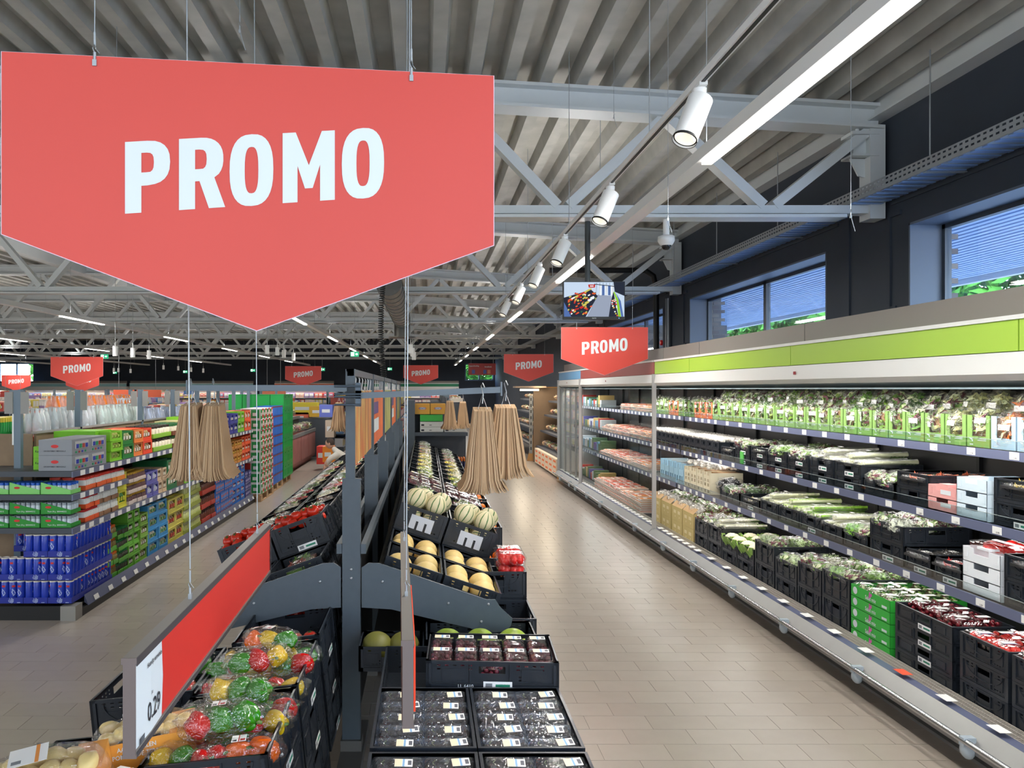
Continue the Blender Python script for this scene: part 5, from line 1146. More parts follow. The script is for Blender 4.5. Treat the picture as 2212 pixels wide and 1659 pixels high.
for i in range(4):
    for k in range(2): ob('cream_carton', wt, None, T(3.42, 9.2 + .23 * i, .862 + .132 * k), label='cream mushroom carton, %s column %s layer on the third shelf' % (nth(i), nth(k)), cat='carton', group='cream cartons')
    for j in range(2): MU.put('mushroom_punnet', T(3.52 + .19 * j, 9.31 + .23 * i, 1.14), 'mushroom punnet on the %s cream carton, %s back' % (nth(i), nth(j)), 'mushroom punnet', 'mushroom punnets')
for i in range(1): BAG[0].put('produce_bag', T(3.6, 9.04, .93) @ S(1.3), 'crumpled black-looking bag beside the cream cartons', 'bag', cols=[(26, 26, 30)])
# shelf 2 (1.315)
i = 0; y = 9.05
while y < 11.6:
    for k in range(2): crate(T(3.47 + .2, y + .1, 1.317 + .095 * k), .40, .196, .093, 'small black mushroom crate, %s column %s layer on the second shelf' % (nth(i), nth(k)), group='small mushroom crates')
    for j in range(3): MU.put('mushroom_punnet', T(3.55 + .13 * j, y + .1, 1.317 + .165) @ RZ(90) @ S(1, 1, 1), 'white mushroom punnet, %s back in the %s small crate column' % (nth(j), nth(i)), 'mushroom punnet', 'mushroom punnets')
    y += .2; i += 1
S2 = [(8.62, .4, .15, 1, 'flat', (200, 190, 160)), (8.21, .40, .105, 2, 'bag', (190, 200, 160)), (7.79, .40, .105, 2, 'flat', (196, 204, 180)), (7.37, .40, .105, 2, 'bag', (130, 170, 70)), (6.95, .40, .105, 2, 'bag', (220, 228, 206)), (6.53, .40, .105, 2, 'long', (232, 230, 222)), (6.11, .40, .105, 2, 'long', (226, 228, 220)), (5.67, .42, .12, 1, 'bag', (200, 214, 180)), (5.28, .37, .11, 2, 'flat', (232, 130, 90)), (4.28, .41, .14, 2, 'flat', (226, 200, 90)), (3.86, .41, .14, 2, 'flat', (226, 200, 90))]
for i, (y, w, h, n_, k_, c_) in enumerate(S2): col_(y, 1.317, 3.48, w - .01, h, n_, k_, c_, 'second shelf', i, .5)
gs = mat('green_small_carton', (92, 190, 84), .5)
for k in range(2): ob('small_green_carton', boxmesh('small_green_carton', 3.47, 3.55, 8.36, 8.44, 1.317 + .066 * k, 1.382 + .066 * k, gs), label='small green carton, %s of two among the crates of the second shelf' % ['lower', 'upper'][k], cat='carton')
pkc = fold_carton(.29, .083, .38, mat('pink_carton', (222, 160, 156), .5), 'carton')
for k in range(2): r = ob('pink_carton', pkc, None, T(3.47, 4.99, 1.317 + .085 * k), label='pink printed carton, %s of two on the second shelf' % ['lower', 'upper'][k], cat='carton', group='pink cartons'); ob('print', boxmesh('print', -.001, 0, .06, .16, .03, .06, white_print), r)
wc2 = fold_carton(.27, .083, .38, mat('pale_blue_white_carton', (206, 222, 232), .5), 'carton')
for k in range(3): ob('pale_carton', wc2, None, T(3.46, 4.71, 1.317 + .085 * k), label='pale blue-white carton, %s of the stack on the second shelf' % nth(k), cat='carton', group='pale cartons')
# ---- meat fridge packs
mt = [(222, 130, 110), (232, 160, 130), (214, 110, 92), (236, 186, 160), (226, 140, 80)]
def meat(bb_): bb_.box(-.12, .12, -.07, .07, 0, .016, 0); bb_.box(-.125, .125, -.075, .075, .014, .017, 0); bb_.box(-.105, .105, -.06, .06, .017, .026, 1); bb_.box(-.06, -.0, -.03, .03, .026, .027, 2)
mm_ = [mat('clear_meat_tray', (236, 222, 214), .2), tint_gloss, paper_w]
b = MB(); meat(b); meat_me = b.mesh('tray', mm_)
i = 0; low = MB(); lowc = MB()
mm2 = [mm_[0], mat('meat_pink', (226, 140, 116), .2), paper_w]
for z, xf, lay, y0, y1 in ((.207, 3.32, 8, 11.85, 15.1), (.862, 3.42, 4, 11.85, 15.1), (1.317, 3.47, 5, 11.85, 15.1), (1.767, 3.52, 4, 11.85, 13.8)):
    y = y0; n_ = 0
    while y < y1:
        c_ = mt[3 if n_ % 9 > 6 else (n_ // 4) % 3] if n_ > 2 else mt[4]
        top = lay - (2 if n_ % 7 == 6 else (1 if n_ % 3 == 1 else 0))
        for k in range(top):
            for j in range(2 if k == top - 1 else 1):
                M_ = T(xf + .13 + .255 * j + (k * 13 % 5) * .004, y + .08, z + .0285 * k) @ RZ((i * 37 % 9) - 4); i += 1
                if k < top - 3: low.M = M_; meat(low); continue
                ob('meat_pack', meat_me, None, M_, c_, label='%s meat pack, %s pile from the near end, %s up, %s level' % (['front', 'rear'][j], nth(n_), nth(k), {0.207: 'deck', .862: 'third', 1.317: 'second', 1.767: 'top'}[z]), cat='meat pack', group='film-wrapped meat packs')
        y += .158; n_ += 1
ob('meat_pack_pile', low.mesh('meat_pack_pile', mm2), label='lower layers of the piled pink meat packs', cat='meat packs', kind='stuff')
# glass-door fridge contents
for s_, z in enumerate((.207, .862, 1.317, 1.767)):
    y = 15.45; n_ = 0
    while y < 17.7:
        c_ = RND.choice([(226, 226, 230), (200, 70, 60), (120, 170, 200), (230, 190, 120), (100, 130, 90), (90, 90, 160)])
        ob('chilled_pack', bpy.data.meshes.get('chilled_pack') or boxmesh('chilled_pack', 0, .3, 0, .13, 0, .2, tint), None, T(3.55, y, z) @ S(1, 1, RND.uniform(.6, 1.2)), c_, label='coloured chilled pack behind the glass doors, %s along, %s shelf' % (nth(n_), nth(s_)), cat='pack', group='chilled packs behind glass'); y += .15; n_ += 1
# ================================================================ GROCERY SHELVING, LEFT
XG = -3.27; XS = -3.93; G0, G1_ = 7.06, 14.4
shelf_dark = mat('shelf_dark_grey', (70, 76, 84), .45, .2); tagm = boxmesh('price_tag', 0, .0015, 0, .10, 0, .048, paper_w)
t = thing('grocery_shelving', 'long dark shelving of jars and cartons along the left aisle', 'shelving')
b = MB(); b.box(XG - 1.6, XG - .0, G0 + .02, G1_, 0, .10); ob('base', b.mesh('base', black_m), t)
b = MB(); b.add([(XG, G0 + .25, .10), (XG + .04, G0 + .25, .07), (XG + .04, G1_, .07), (XG, G1_, .10), (XG, G0 + .25, .17), (XG, G1_, .17)], [(1, 2, 5, 4), (0, 1, 4), (2, 3, 5)]); ks = ob('kick_rail', b.mesh('kick_rail', strip_m), t)
b = MB(); b.box(XG + .0, XG + .035, G0 + .02, G1_, 0, .075); b.box(XG - 1.6, XG, G0, G0 + .02, .0, .13); ob('kick_plate', b.mesh('kick_plate', black_m), t)
ob('corner_cap', boxmesh('corner_cap', XG - .10, XG + .04, G0 - .02, G0 + .12, 0, .135, mat('corner_metal', (150, 148, 142), .4, .4)), t)
def gshelf(z, y1):
    s_ = ob('shelf', boxmesh('shelf', XS + .03, XG - .005, G0, y1, z - .05, z, shelf_dark), t)
    ob('end_shelf', boxmesh('end_shelf', XG - 1.6, XS + .03, G0 - .0, G0 + .55, z - .05, z, shelf_dark), s_)
    ob('price_rail', boxmesh('price_rail', XG - .005, XG + .008, G0, y1, z - .055, z - .002, strip_m), s_)
    y = G0 + .15; k = 0
    while y < y1 - .1: ob('price_tag', tagm, s_, T(XG + .0085, y, z - .053)); y += .19 + .04 * (k % 3); k += 1
for z, y1 in ((1.375, G1_), (1.16, 8.38), (.85, G1_)): gshelf(z, y1)
y = G0 + .4; k = 0
while y < G1_: ob('price_tag', tagm, ks, T(XG + .0405, y, .08) @ RY(-21.8)); y += .34; k += 1
# spine panels and posts
k = 0; y = G0 + .62
while y < 18:
    ob('spine_panel', boxmesh('spine_panel', XS - .012, XS + .012, y, min(y + 1.29, 18), .15, 1.69, wood_m), t); y += 1.31
b = MB(); b.box(XG - 1.6, XS, G0 + .56, G0 + .58, .15, 1.69); ob('end_panel', b.mesh('end_panel', wood_m), t)
ob('spine_cap', boxmesh('spine_cap', XS - .03, XS + .03, G0 + .6, 18, 1.69, 1.71, mat('spine_cap', (150, 146, 140), .5)), t)
blue_post = mat('blue_grey_post', (108, 124, 138), .4, .1)
for k, (py, y) in enumerate(((7.35, 7.35), (8.62, 8.62), (10.5, 10.5), (11.85, 11.85), (13.1, 13.1), (13.8, 13.8), (15.6, 15.6), (16.9, 16.9))):
    p = ob('post', boxmesh('post', XS - .035, XS + .03, y, y + .05, .1, 2.13, blue_post), t)
    if k < 4:
        b = MB(); b.box(XS - .12, XS - .04, y - .012, y, 1.9, 2.11); b.box(XS + .035, XS + .11, y - .012, y, 1.9, 2.11); ob('sign_plate', b.mesh('sign_plate', mat('grey_plate', (150, 148, 144), .6)), p)
        ob('light_edge', boxmesh('light_edge', XS - .05, XS - .035, y - .004, y + .02, 1.6, 1.9, white_pl), p)

# carton styles (unit cube, front at +x, local origin near-bottom-front corner; x -1..0, y 0..1, z 0..1)
inner_m = mat('carton_goods', None, .3); lidm = mat('jar_lids', (212, 200, 140), .3)
def unit(style):
    b = MB()
    if style == 'win':      # carton with cut window showing jars
        b.M = T(-.02, 0, 0) @ RZ(90); b.panel(1, 1, .02, [(.14, .86, .3, .86)]); b.M = Matrix.Identity(4)
        b.box(-1, -.04, 0, .03, 0, 1); b.box(-1, -.04, .97, 1, 0, 1); b.box(-1, -.0, 0, 1, 0, .03); b.box(-1, -.3, .03, .97, .03, .99)
        g_ = MB()
        for q in range(3): g_.lathe([(.10, .2), (.115, .26), (.115, .66), (.085, .76), (.085, .9)], 8, cx=-.16, cy=.24 + .26 * q)
        h_ = MB()
        for q in range(3): h_.box(-.045, -.03, .16 + .26 * q, .30 + .26 * q, .38, .62)
    elif style == 'tray':   # low tray, jars standing out
        b.box(-1, 0, 0, 1, 0, .05); b.box(-.03, 0, 0, 1, 0, .34); b.box(-1, 0, 0, .03, 0, .34); b.box(-1, 0, .97, 1, 0, .34)
        g_ = MB(); h_ = MB()
        for q in range(3):
            for r in range(3):
                g_.lathe([(.12, .05), (.13, .1), (.13, .68), (.10, .76)], 8, cx=-.14 - .27 * r, cy=.167 + .333 * q); h_.lathe([(.115, .75), (.115, .93)], 8, cx=-.14 - .27 * r, cy=.167 + .333 * q)
    elif style == 'print':  # closed carton with printed blocks
        b.box(-1, 0, 0, 1, 0, .98)
        g_ = MB(); h_ = MB()
        for q in range(2):
            g_.box(0, .006, .08 + .46 * q, .46 + .46 * q, .30, .86); h_.box(.006, .009, .14 + .46 * q, .40 + .46 * q, .52, .72); h_.box(0, .006, .1 + .46 * q, .38 + .46 * q, .1, .18)
    else:                   # 'bottle': shrink-wrapped bottles
        g_ = MB(); h_ = MB()
        b.box(-1, 0, 0, 1, 0, .12)
        for q in range(3):
            for r in range(2): g_.lathe([(.15, .1), (.16, .14), (.16, .6), (.07, .8), (.06, .92)], 8, cx=-.2 - .5 * r, cy=.18 + .32 * q); h_.lathe([(.07, .92), (.07, 1.0)], 8, cx=-.2 - .5 * r, cy=.18 + .32 * q)
    return Proto([('carton', b.mesh('carton', tint), None, 0), ('goods', g_.mesh('goods', inner_m), None, 1, 'stuff'), ('print' if style in ('print', 'win') else 'lids', h_.mesh('labels', inner_m), None, 2, 'stuff')])
U = {k: unit(k) for k in ('win', 'tray', 'print', 'bottle')}
CN = [((30, 60, 170), 'deep blue'), ((60, 150, 50), 'green'), ((120, 190, 50), 'lime green'), ((70, 150, 210), 'light blue'), ((206, 196, 80), 'yellow'), ((196, 60, 44), 'red'), ((226, 110, 40), 'orange'), ((90, 70, 140), 'violet'), ((120, 70, 50), 'brown'), ((226, 222, 210), 'white'), ((120, 126, 132), 'grey'), ((20, 100, 60), 'dark green')]
def cname(c): return min(CN, key=lambda q: sum((a - b_) ** 2 for a, b_ in zip(q[0], c)))[1]
cid = [0]
LV = {}
def cartons(y0, y1, z, lay, h, w, style, cols, lvl, xf=XG - .01, d=.45, cat='carton', grp=None, place='the left grocery shelving'):
    n_ = max(1, round((y1 - y0) / w)); w = (y1 - y0) / n_
    for i in range(n_):
        cid[0] += 1; LV[(place, lvl)] = LV.get((place, lvl), -1) + 1
        for k in range(lay):
            rr = random.Random(cid[0] * 10 + k)
            U[style].put('goods_carton', T(xf - rr.uniform(0, .02), y0 + i * w + .004, z + k * h) @ S(d, w - .008, h - .003), '%s carton, %s layer, %s column, %s, %s' % (cname(cols[0]), nth(k), nth(LV[(place, lvl)]), lvl, place), cat, grp or 'goods cartons on ' + place, cols=cols)
JAR = (150, 140, 90)
B = .15
# base deck columns
for (y0, y1, lay, h, w, st, cols) in [(7.9, 8.16, 4, .14, .13, 'tray', [(84, 160, 50), (140, 120, 60), (216, 110, 40)]), (8.16, 8.46, 4, .125, .15, 'tray', [(84, 160, 50), (60, 60, 40), (30, 120, 60)]), (8.46, 8.8, 5, .125, .17, 'win', [(100, 170, 50), (50, 40, 30), (226, 222, 210)]), (8.8, 9.05, 4, .135, .25, 'win', [(120, 166, 60), (160, 150, 90), (226, 222, 210)]),
        (9.05, 9.75, 4, .15, .35, 'win', [(56, 142, 198), (216, 214, 190), (90, 150, 80)]), (9.75, 10.4, 3, .19, .32, 'win', [(200, 190, 84), (190, 170, 130), (206, 60, 44)]), (10.4, 11.2, 4, .165, .2, 'tray', [(160, 172, 70), (190, 196, 130), (206, 210, 170)]), (11.2, 11.95, 3, .21, .25, 'tray', [(190, 56, 40), (110, 60, 46), (60, 34, 30)]),
        (11.95, 13.0, 4, .165, .26, 'print', [(34, 96, 178), (44, 120, 206), (206, 90, 60)]), (13.0, 13.9, 5, .13, .3, 'win', [(40, 110, 196), (220, 60, 50), (190, 210, 230)]), (13.9, 14.36, 4, .12, .23, 'print', [(52, 48, 110), (80, 70, 150), (206, 200, 220)])]:
    cartons(y0, y1, B, lay, h, w, st, cols, 'bottom level')
# middle shelf .85
for (y0, y1, lay, h, w, st, cols) in [(7.36, 7.7, 2, .13, .11, 'tray', [(232, 90, 40), (226, 226, 220), (190, 40, 36)]), (7.7, 8.2, 2, .13, .11, 'tray', [(150, 110, 80), (226, 226, 220), (210, 210, 206)]), (8.2, 8.44, 2, .19, .24, 'win', [(206, 202, 60), (50, 140, 60), (206, 202, 60)]), (8.44, 9.0, 3, .12, .14, 'tray', [(206, 190, 180), (90, 60, 60), (190, 150, 50)]),
        (9.0, 9.4, 2, .15, .2, 'win', [(90, 90, 160), (190, 200, 210), (206, 206, 230)]), (9.4, 9.7, 2, .15, .15, 'win', [(196, 170, 140), (150, 120, 90), (226, 220, 200)]), (9.7, 10.1, 2, .19, .4, 'win', [(20, 104, 60), (190, 190, 150), (226, 222, 210)]), (10.1, 10.4, 2, .17, .3, 'win', [(112, 84, 60), (190, 180, 150), (226, 222, 210)]), (10.4, 10.9, 2, .21, .5, 'win', [(120, 186, 40), (226, 222, 200), (90, 150, 50)]),
        (10.9, 11.4, 3, .12, .25, 'win', [(206, 96, 50), (190, 170, 120), (226, 206, 150)]), (11.4, 12.1, 3, .12, .2, 'tray', [(206, 190, 110), (190, 180, 130), (206, 200, 160)]), (12.1, 12.6, 3, .12, .2, 'win', [(60, 150, 210), (226, 150, 60), (226, 222, 210)]), (12.6, 13.0, 3, .12, .2, 'win', [(60, 60, 130), (120, 110, 190), (226, 222, 210)]), (13.0, 13.7, 3, .13, .18, 'win', [(206, 140, 60), (150, 90, 40), (226, 190, 70)]), (13.7, 14.36, 3, .14, .22, 'win', [(232, 90, 40), (206, 60, 40), (226, 222, 210)])]:
    cartons(y0, y1, .852, lay, h, w, st, cols, 'middle shelf')
cartons(7.36, 8.0, 1.162, 1, .13, .12, 'tray', [(226, 96, 44), (226, 226, 220), (220, 60, 40)], 'short shelf'); cartons(8.0, 8.36, 1.162, 1, .13, .12, 'tray', [(226, 130, 44), (226, 226, 220), (190, 40, 36)], 'short shelf')
# top shelf 1.375
for (y0, y1, lay, h, w, st, cols) in [(7.98, 8.3, 3, .105, .32, 'win', [(130, 196, 36), (206, 206, 120), (170, 206, 90)]), (8.3, 8.62, 2, .15, .32, 'win', [(24, 120, 50), (206, 200, 150), (226, 222, 210)]), (8.62, 8.9, 2, .15, .28, 'win', [(222, 126, 56), (216, 196, 150), (226, 222, 210)]), (8.9, 9.2, 2, .15, .3, 'win', [(224, 70, 40), (206, 180, 130), (226, 222, 210)]), (9.2, 9.9, 2, .16, .35, 'tray', [(140, 190, 60), (226, 214, 190), (60, 50, 40)]), (9.9, 10.5, 2, .16, .3, 'tray', [(120, 64, 40), (206, 196, 170), (50, 110, 60)]),
        (10.5, 11.0, 2, .16, .25, 'win', [(206, 200, 140), (120, 140, 80), (226, 222, 210)]), (11.0, 11.3, 2, .18, .3, 'win', [(130, 196, 40), (226, 222, 200), (60, 140, 60)]), (11.3, 12.0, 2, .2, .23, 'tray', [(190, 184, 80), (206, 200, 160), (196, 190, 150)]), (12.0, 12.6, 2, .2, .2, 'tray', [(190, 180, 80), (180, 140, 100), (206, 60, 50)]), (12.6, 13.4, 2, .17, .27, 'win', [(60, 66, 160), (90, 90, 190), (226, 222, 210)]), (13.4, 13.9, 2, .18, .25, 'win', [(130, 200, 40), (120, 160, 60), (226, 222, 210)]), (13.9, 14.36, 2, .18, .23, 'win', [(230, 90, 44), (226, 222, 210), (226, 222, 210)])]:
    cartons(y0, y1, 1.377, lay, h, w, st, cols, 'top shelf')
# goods that face the camera at the near end
gcm = mat('grey_carton', (140, 144, 150), .5); logo_r = mat('red_logo', (206, 44, 44), .5)
b = MB(); b.lathe([(.05, 0), (.05, .001)], 20); oval = b.mesh('emblem', logo_r)
for k in range(2):
    r = ob('grey_carton', boxmesh('grey_carton', -3.60, -3.29 - .0, 7.1, 7.86, 1.377 + .145 * k, 1.52 + .145 * k, gcm), label='grey carton of grinders, %s of two at the near end of the top shelf' % ['lower', 'upper'][k], cat='carton')
    ob('emblem', oval, r, T(-3.45, 7.099, 1.46 + .145 * k) @ RX(90) @ S(.7, .32, 1)); ob('lettering', text_mesh('GROENTEMIX / MENGSALZ', .017, ink, .01), r, T(-3.45, 7.098, 1.41 + .145 * k) @ RX(90))
    b = MB()
    for q in range(2):
        b.box(-3.29, -3.286, 7.16 + .36 * q, 7.44 + .36 * q, 1.43 + .145 * k, 1.50 + .145 * k, 0)
        for u in range(4): b.box(-3.286, -3.283, 7.18 + .36 * q + .065 * u, 7.23 + .36 * q + .065 * u, 1.435 + .145 * k, 1.475 + .145 * k, 1 + u % 3); b.box(-3.29, -3.287, 7.17 + .36 * q + .065 * u, 7.2 + .36 * q + .065 * u, 1.39 + .145 * k, 1.41 + .145 * k, 1 + (u + 1) % 3)
    ob('window_print', b.mesh('window_print', [mat('grinder_grey', (190, 190, 190), .3), mat('pr_b', (40, 60, 170), .4), mat('pr_g', (30, 150, 100), .4), mat('pr_r', (180, 60, 50), .4)]), r)
    r = ob('lime_carton', boxmesh('lime_carton', -3.70, -3.61, 7.2, 7.6, 1.377 + .11 * k, 1.485 + .11 * k, mat('lime_carton', (120, 196, 30), .5)), label='small lime green carton, %s of two left of the grey cartons' % ['lower', 'upper'][k], cat='carton')
    ob('lettering', text_mesh('Kaya', .03, ink, .01), r, T(-3.655, 7.199, 1.43 + .11 * k) @ RX(90))
ob('lime_carton', boxmesh('lime_carton', -3.85, -3.42, 7.9, 8.3, 1.377, 1.70, mat('lime_carton', (120, 196, 30), .5)), label='large lime green carton behind the grey cartons', cat='carton')
# front end trays of spice jars: low green wedge cartons with jars
def wedge_tray(col, caps):
    b = MB(); w, d, h = .28, .2, .11
    b.add([(0, 0, 0), (w, 0, 0), (w, 0, .04), (0, 0, h), (0, .003, 0), (w, .003, 0), (w, .003, .04), (0, .003, h)], [(0, 1, 2, 3), (7, 6, 5, 4), (3, 2, 6, 7), (1, 5, 6, 2), (0, 3, 7, 4)]); b.box(0, w, 0, d, 0, .003); b.box(0, .003, 0, d, 0, h); b.box(w - .003, w, 0, d, 0, .04)
    j = MB(); c = MB()
    for q in range(6):
        for r in range(4): j.lathe([(.02, .004), (.021, .01), (.021, .075), (.017, .082)], 10, cx=.024 + .046 * q, cy=.026 + .046 * r); c.lathe([(.02, .082), (.02, .106)], 10, cx=.024 + .046 * q, cy=.026 + .046 * r)
    return Proto([('carton', b.mesh('carton', col), None), ('jars', j.mesh('jars', mat('jar_pale', (196, 208, 216), .2)), None, None, 'stuff'), ('caps', c.mesh('caps', caps), None, None, 'stuff')])
WG = wedge_tray(mat('leaf_green_carton', (34, 140, 44), .5), mat('jar_cap_grey', (150, 160, 168), .3)); WL = wedge_tray(mat('light_green_carton', (130, 206, 112), .5), mat('jar_cap_blue', (30, 90, 190), .3))
for i in range(3):
    r = WL.put('spice_tray', T(-3.57 - .29 * i, 7.08, 1.162), 'light green tray of blue-capped jars, %s from the aisle at the shelf end' % nth(i), 'spice tray', 'spice trays'); ob('emblem', oval, r, T(.07, -.001, .06) @ RX(90) @ S(.55, .22, 1))
    for k in range(2):
        r = WG.put('spice_tray', T(-3.57 - .29 * i, 7.08, .852 + .125 * k), 'green tray of thyme jars, %s from the aisle, %s layer, at the shelf end' % (nth(i), nth(k)), 'spice tray', 'spice trays')
        ob('emblem', oval, r, T(.07, -.001, .065) @ RX(90) @ S(.55, .22, 1)); ob('lettering', text_mesh('Thym 20 g  3800440212', .018, white_print, .01), r, T(.15, -.001, .02) @ RX(90))
# blue salt cans on trays
b = MB(); b.lathe([(.034, 0), (.036, .003), (.036, .152), (.034, .155)], 14, 0); b.lathe([(.037, .155), (.037, .165), (.030, .166), (.03, .162), (.0, .162)], 14, 1, cap=False)
can_me = b.mesh('salt_can', [mat('can_blue', (36, 62, 178), .25), mat('can_rim', (214, 206, 196), .4)])
b = MB()
rr = random.Random(2)
for q in range(26):
    a = rr.uniform(0, 2 * PI); r_ = rr.uniform(.2, 1) ** .5; ph = r_ * math.cos(a) * .42 - PI / 2; zz = .082 + r_ * math.sin(a) * .026; u = .0365
    b.add([(u * math.cos(ph - .12), u * math.sin(ph - .12), zz), (u * math.cos(ph), u * math.sin(ph), zz - .006), (u * math.cos(ph + .12), u * math.sin(ph + .12), zz), (u * math.cos(ph), u * math.sin(ph), zz + .006)], [(0, 1, 2, 3)])
star = b.mesh('print', mat('can_pale_print', (170, 184, 226), .4))
b = MB(); u = .0366; 
for s_ in range(4): a0, a1 = -PI / 2 - .4 + .2 * s_, -PI / 2 - .2 + .2 * s_; b.add([(u * math.cos(a0), u * math.sin(a0), .118), (u * math.cos(a1), u * math.sin(a1), .118), (u * math.cos(a1), u * math.sin(a1), .132), (u * math.cos(a0), u * math.sin(a0), .132)], [(0, 1, 2, 3)])
logo = b.mesh('emblem', logo_r)
b = MB(); b.box(0, .222, 0, .15, 0, .003); b.box(0, .222, 0, .002, 0, .055); b.box(.22, .222, 0, .15, 0, .055); b.box(0, .002, 0, .15, 0, .055); ct = b.mesh('salt_tray', mat('tray_blue', (30, 46, 150), .5))
b = MB(); 
for q in range(40): a = rr.uniform(0, 6.28); r_ = rr.random() ** .6 * .024; x, z = .111 + r_ * math.cos(a), .027 + r_ * math.sin(a); b.box(x - .004, x + .004, -.001, 0, z - .003, z + .003)
b.box(.165, .195, -.001, 0, .006, .012); ctp = b.mesh('print', mat('can_pale_print', (170, 184, 226), .4))
for k in range(3):
    z = .15 + .215 * k
    for i in range(3 + 1):
        for j in range(6):
            if k == 2 and i == 3: continue
            if k < 2 and (j > 0 and i > 0): continue
            xa = -3.505 - .225 * i; ya = 7.08 + .152 * j
            if k == 2 and i == 2 : ya += .25
            if k == 2 and i == 2 and j > 3: continue
            r = ob('salt_tray', ct, None, T(xa, ya, z), label='blue tray of salt cans, %s layer, %s from the aisle, %s back' % (nth(k), nth(i), nth(j)), cat='tray', group='blue trays of salt cans'); ob('print', ctp, r)
            for p in range(3):
                for q in range(2):
                    if k < 2 and q == 1 and i > 0: continue
                    vis = (q == 0 and (j == 0 or i == 2)) or (p == 2 and i == 0)
                    c_ = ob('salt_can', can_me, None, T(xa + .037 + .0735 * p, ya + .04 + .073 * q, z + .004) @ RZ(rr.choice([0, 0, 30, 60, 100, 150, 200, 300])) @ S(1, 1, 1.23), label='blue salt can, %s layer, %s tray from aisle, %s back, place %s %s' % (nth(k), nth(i), nth(j), ['left', 'middle', 'right'][p], ['front', 'rear'][q]), cat='can', group='blue salt cans')
                    if vis: ob('print', star, c_); ob('emblem', logo, c_)

# ---- pallets of drinks cartons
b = MB()
for x in (0, .35, .70): b.box(-.8 + x, -.7 + x, 0, 1.2, 0, .022); 
for x in (0, .35, .70):
    for y in (0, .53, 1.06): b.box(-.8 + x, -.7 + x, y, y + .14, .022, .10)
for y in (0, .53, 1.06): b.box(-.8, 0, y, y + .14, .10, .12)
for q in range(7): b.box(-.8 + q * .116, -.72 + q * .116, 0, 1.2, .12, .14)
pal = b.mesh('pallet', pallet_m)
for i, y in enumerate((14.45, 15.7, 16.95)): ob('pallet', pal, None, T(-3.12 - .04 * i, y, 0), label='wooden pallet under the %s stack' % ['patterned milk carton', 'blue milk carton', 'green bottle crate'][i], cat='pallet')
mk = MB(); mk.box(-.38, 0, 0, .28, 0, .2); mk.box(0, .003, .0, .14, .0, .18, 1); mk.box(0, .003, .14, .28, .02, .2, 2); mk.box(.003, .004, .03, .11, .06, .12, 3); mk.box(.003, .004, .17, .25, .08, .16, 3); mk.box(-.18, -.02, -.003, 0, .02, .18, 1); mk.box(-.36, -.20, -.003, 0, .02, .18, 2); mk.box(-.15, -.06, -.004, -.003, .06, .12, 3); mk_me = mk.mesh('milk_carton', [mat('mk_white', (226, 226, 226), .4), mat('mk_green', (24, 140, 70), .4), mat('mk_red', (196, 50, 44), .4), mat('mk_white', (226, 226, 226), .4)])
for i in range(4):
    for k in range(8): ob('milk_carton_pack', mk_me, None, T(-3.13 - .01 * (k % 2), 14.5 + .29 * i, .142 + .203 * k), label='white red and green carton pack, %s column, %s layer on the nearest pallet' % (nth(i), nth(k)), cat='carton pack', group='patterned packs on the nearest pallet')
bl = MB(); bl.box(-.38, 0, 0, .28, 0, .2, 0)
for q in range(4): bl.box(0, .004, .01 + .068 * q, .066 + .068 * q, .012, .17, 1 if q % 2 else 0)
bl.box(0, .005, .0, .28, .17, .195, 2); bl_me = bl.mesh('blue_pack', [mat('bp_a', (36, 96, 190), .4), mat('bp_b', (60, 130, 220), .4), mat('bp_c', (120, 50, 60), .4)])
for i in range(4):
    for k in range(8): ob('blue_carton_pack', bl_me, None, T(-3.17, 15.74 + .29 * i, .142 + .205 * k), label='blue carton pack, %s column, %s layer on the middle pallet' % (nth(i), nth(k)), cat='carton pack', group='blue packs on the middle pallet')
gcr = MB(); gcr.M = T(-.0, 0, 0) @ RZ(90); gcr.panel(.38, .31, .01, [(.05 + .045 * q, .07 + .045 * q, .05, .19) for q in range(7)] + [(.13, .25, .235, .265)]); gcr.M = T(-.3, .01, 0); gcr.panel(.3, .31, .01, [(.1, .2, .06, .22)]); gcr.M = Matrix.Identity(4); gcr.box(-.3, -.012, .012, .38, 0, .29); gcr.box(-.3, .004, 0, .38, .295, .31); gc_me = gcr.mesh('green_crate', mat('vivid_green_crate', (24, 160, 70), .4))
for i in range(3):
    for k in range(6): ob('bottle_crate', gc_me, None, T(-3.16, 16.98 + .39 * i, .142 + .313 * k), label='vivid green bottle crate, %s column, %s layer on the far pallet' % (nth(i), nth(k)), cat='bottle crate', group='green bottle crates')
for i in range(3): ob('bottle_crate', gc_me, None, T(-3.47 - .31 * i, 16.98, .142 + .313 * 5), label='vivid green bottle crate on top, %s behind the aisle column' % nth(i), cat='bottle crate', group='green bottle crates'); [ob('bottle_crate', gc_me, None, T(-3.47 - .31 * i, 16.98, .142 + .313 * q), label='vivid green bottle crate, inner column %s, %s layer' % (nth(i), nth(q)), cat='bottle crate', group='green bottle crates') for q in range(5)]

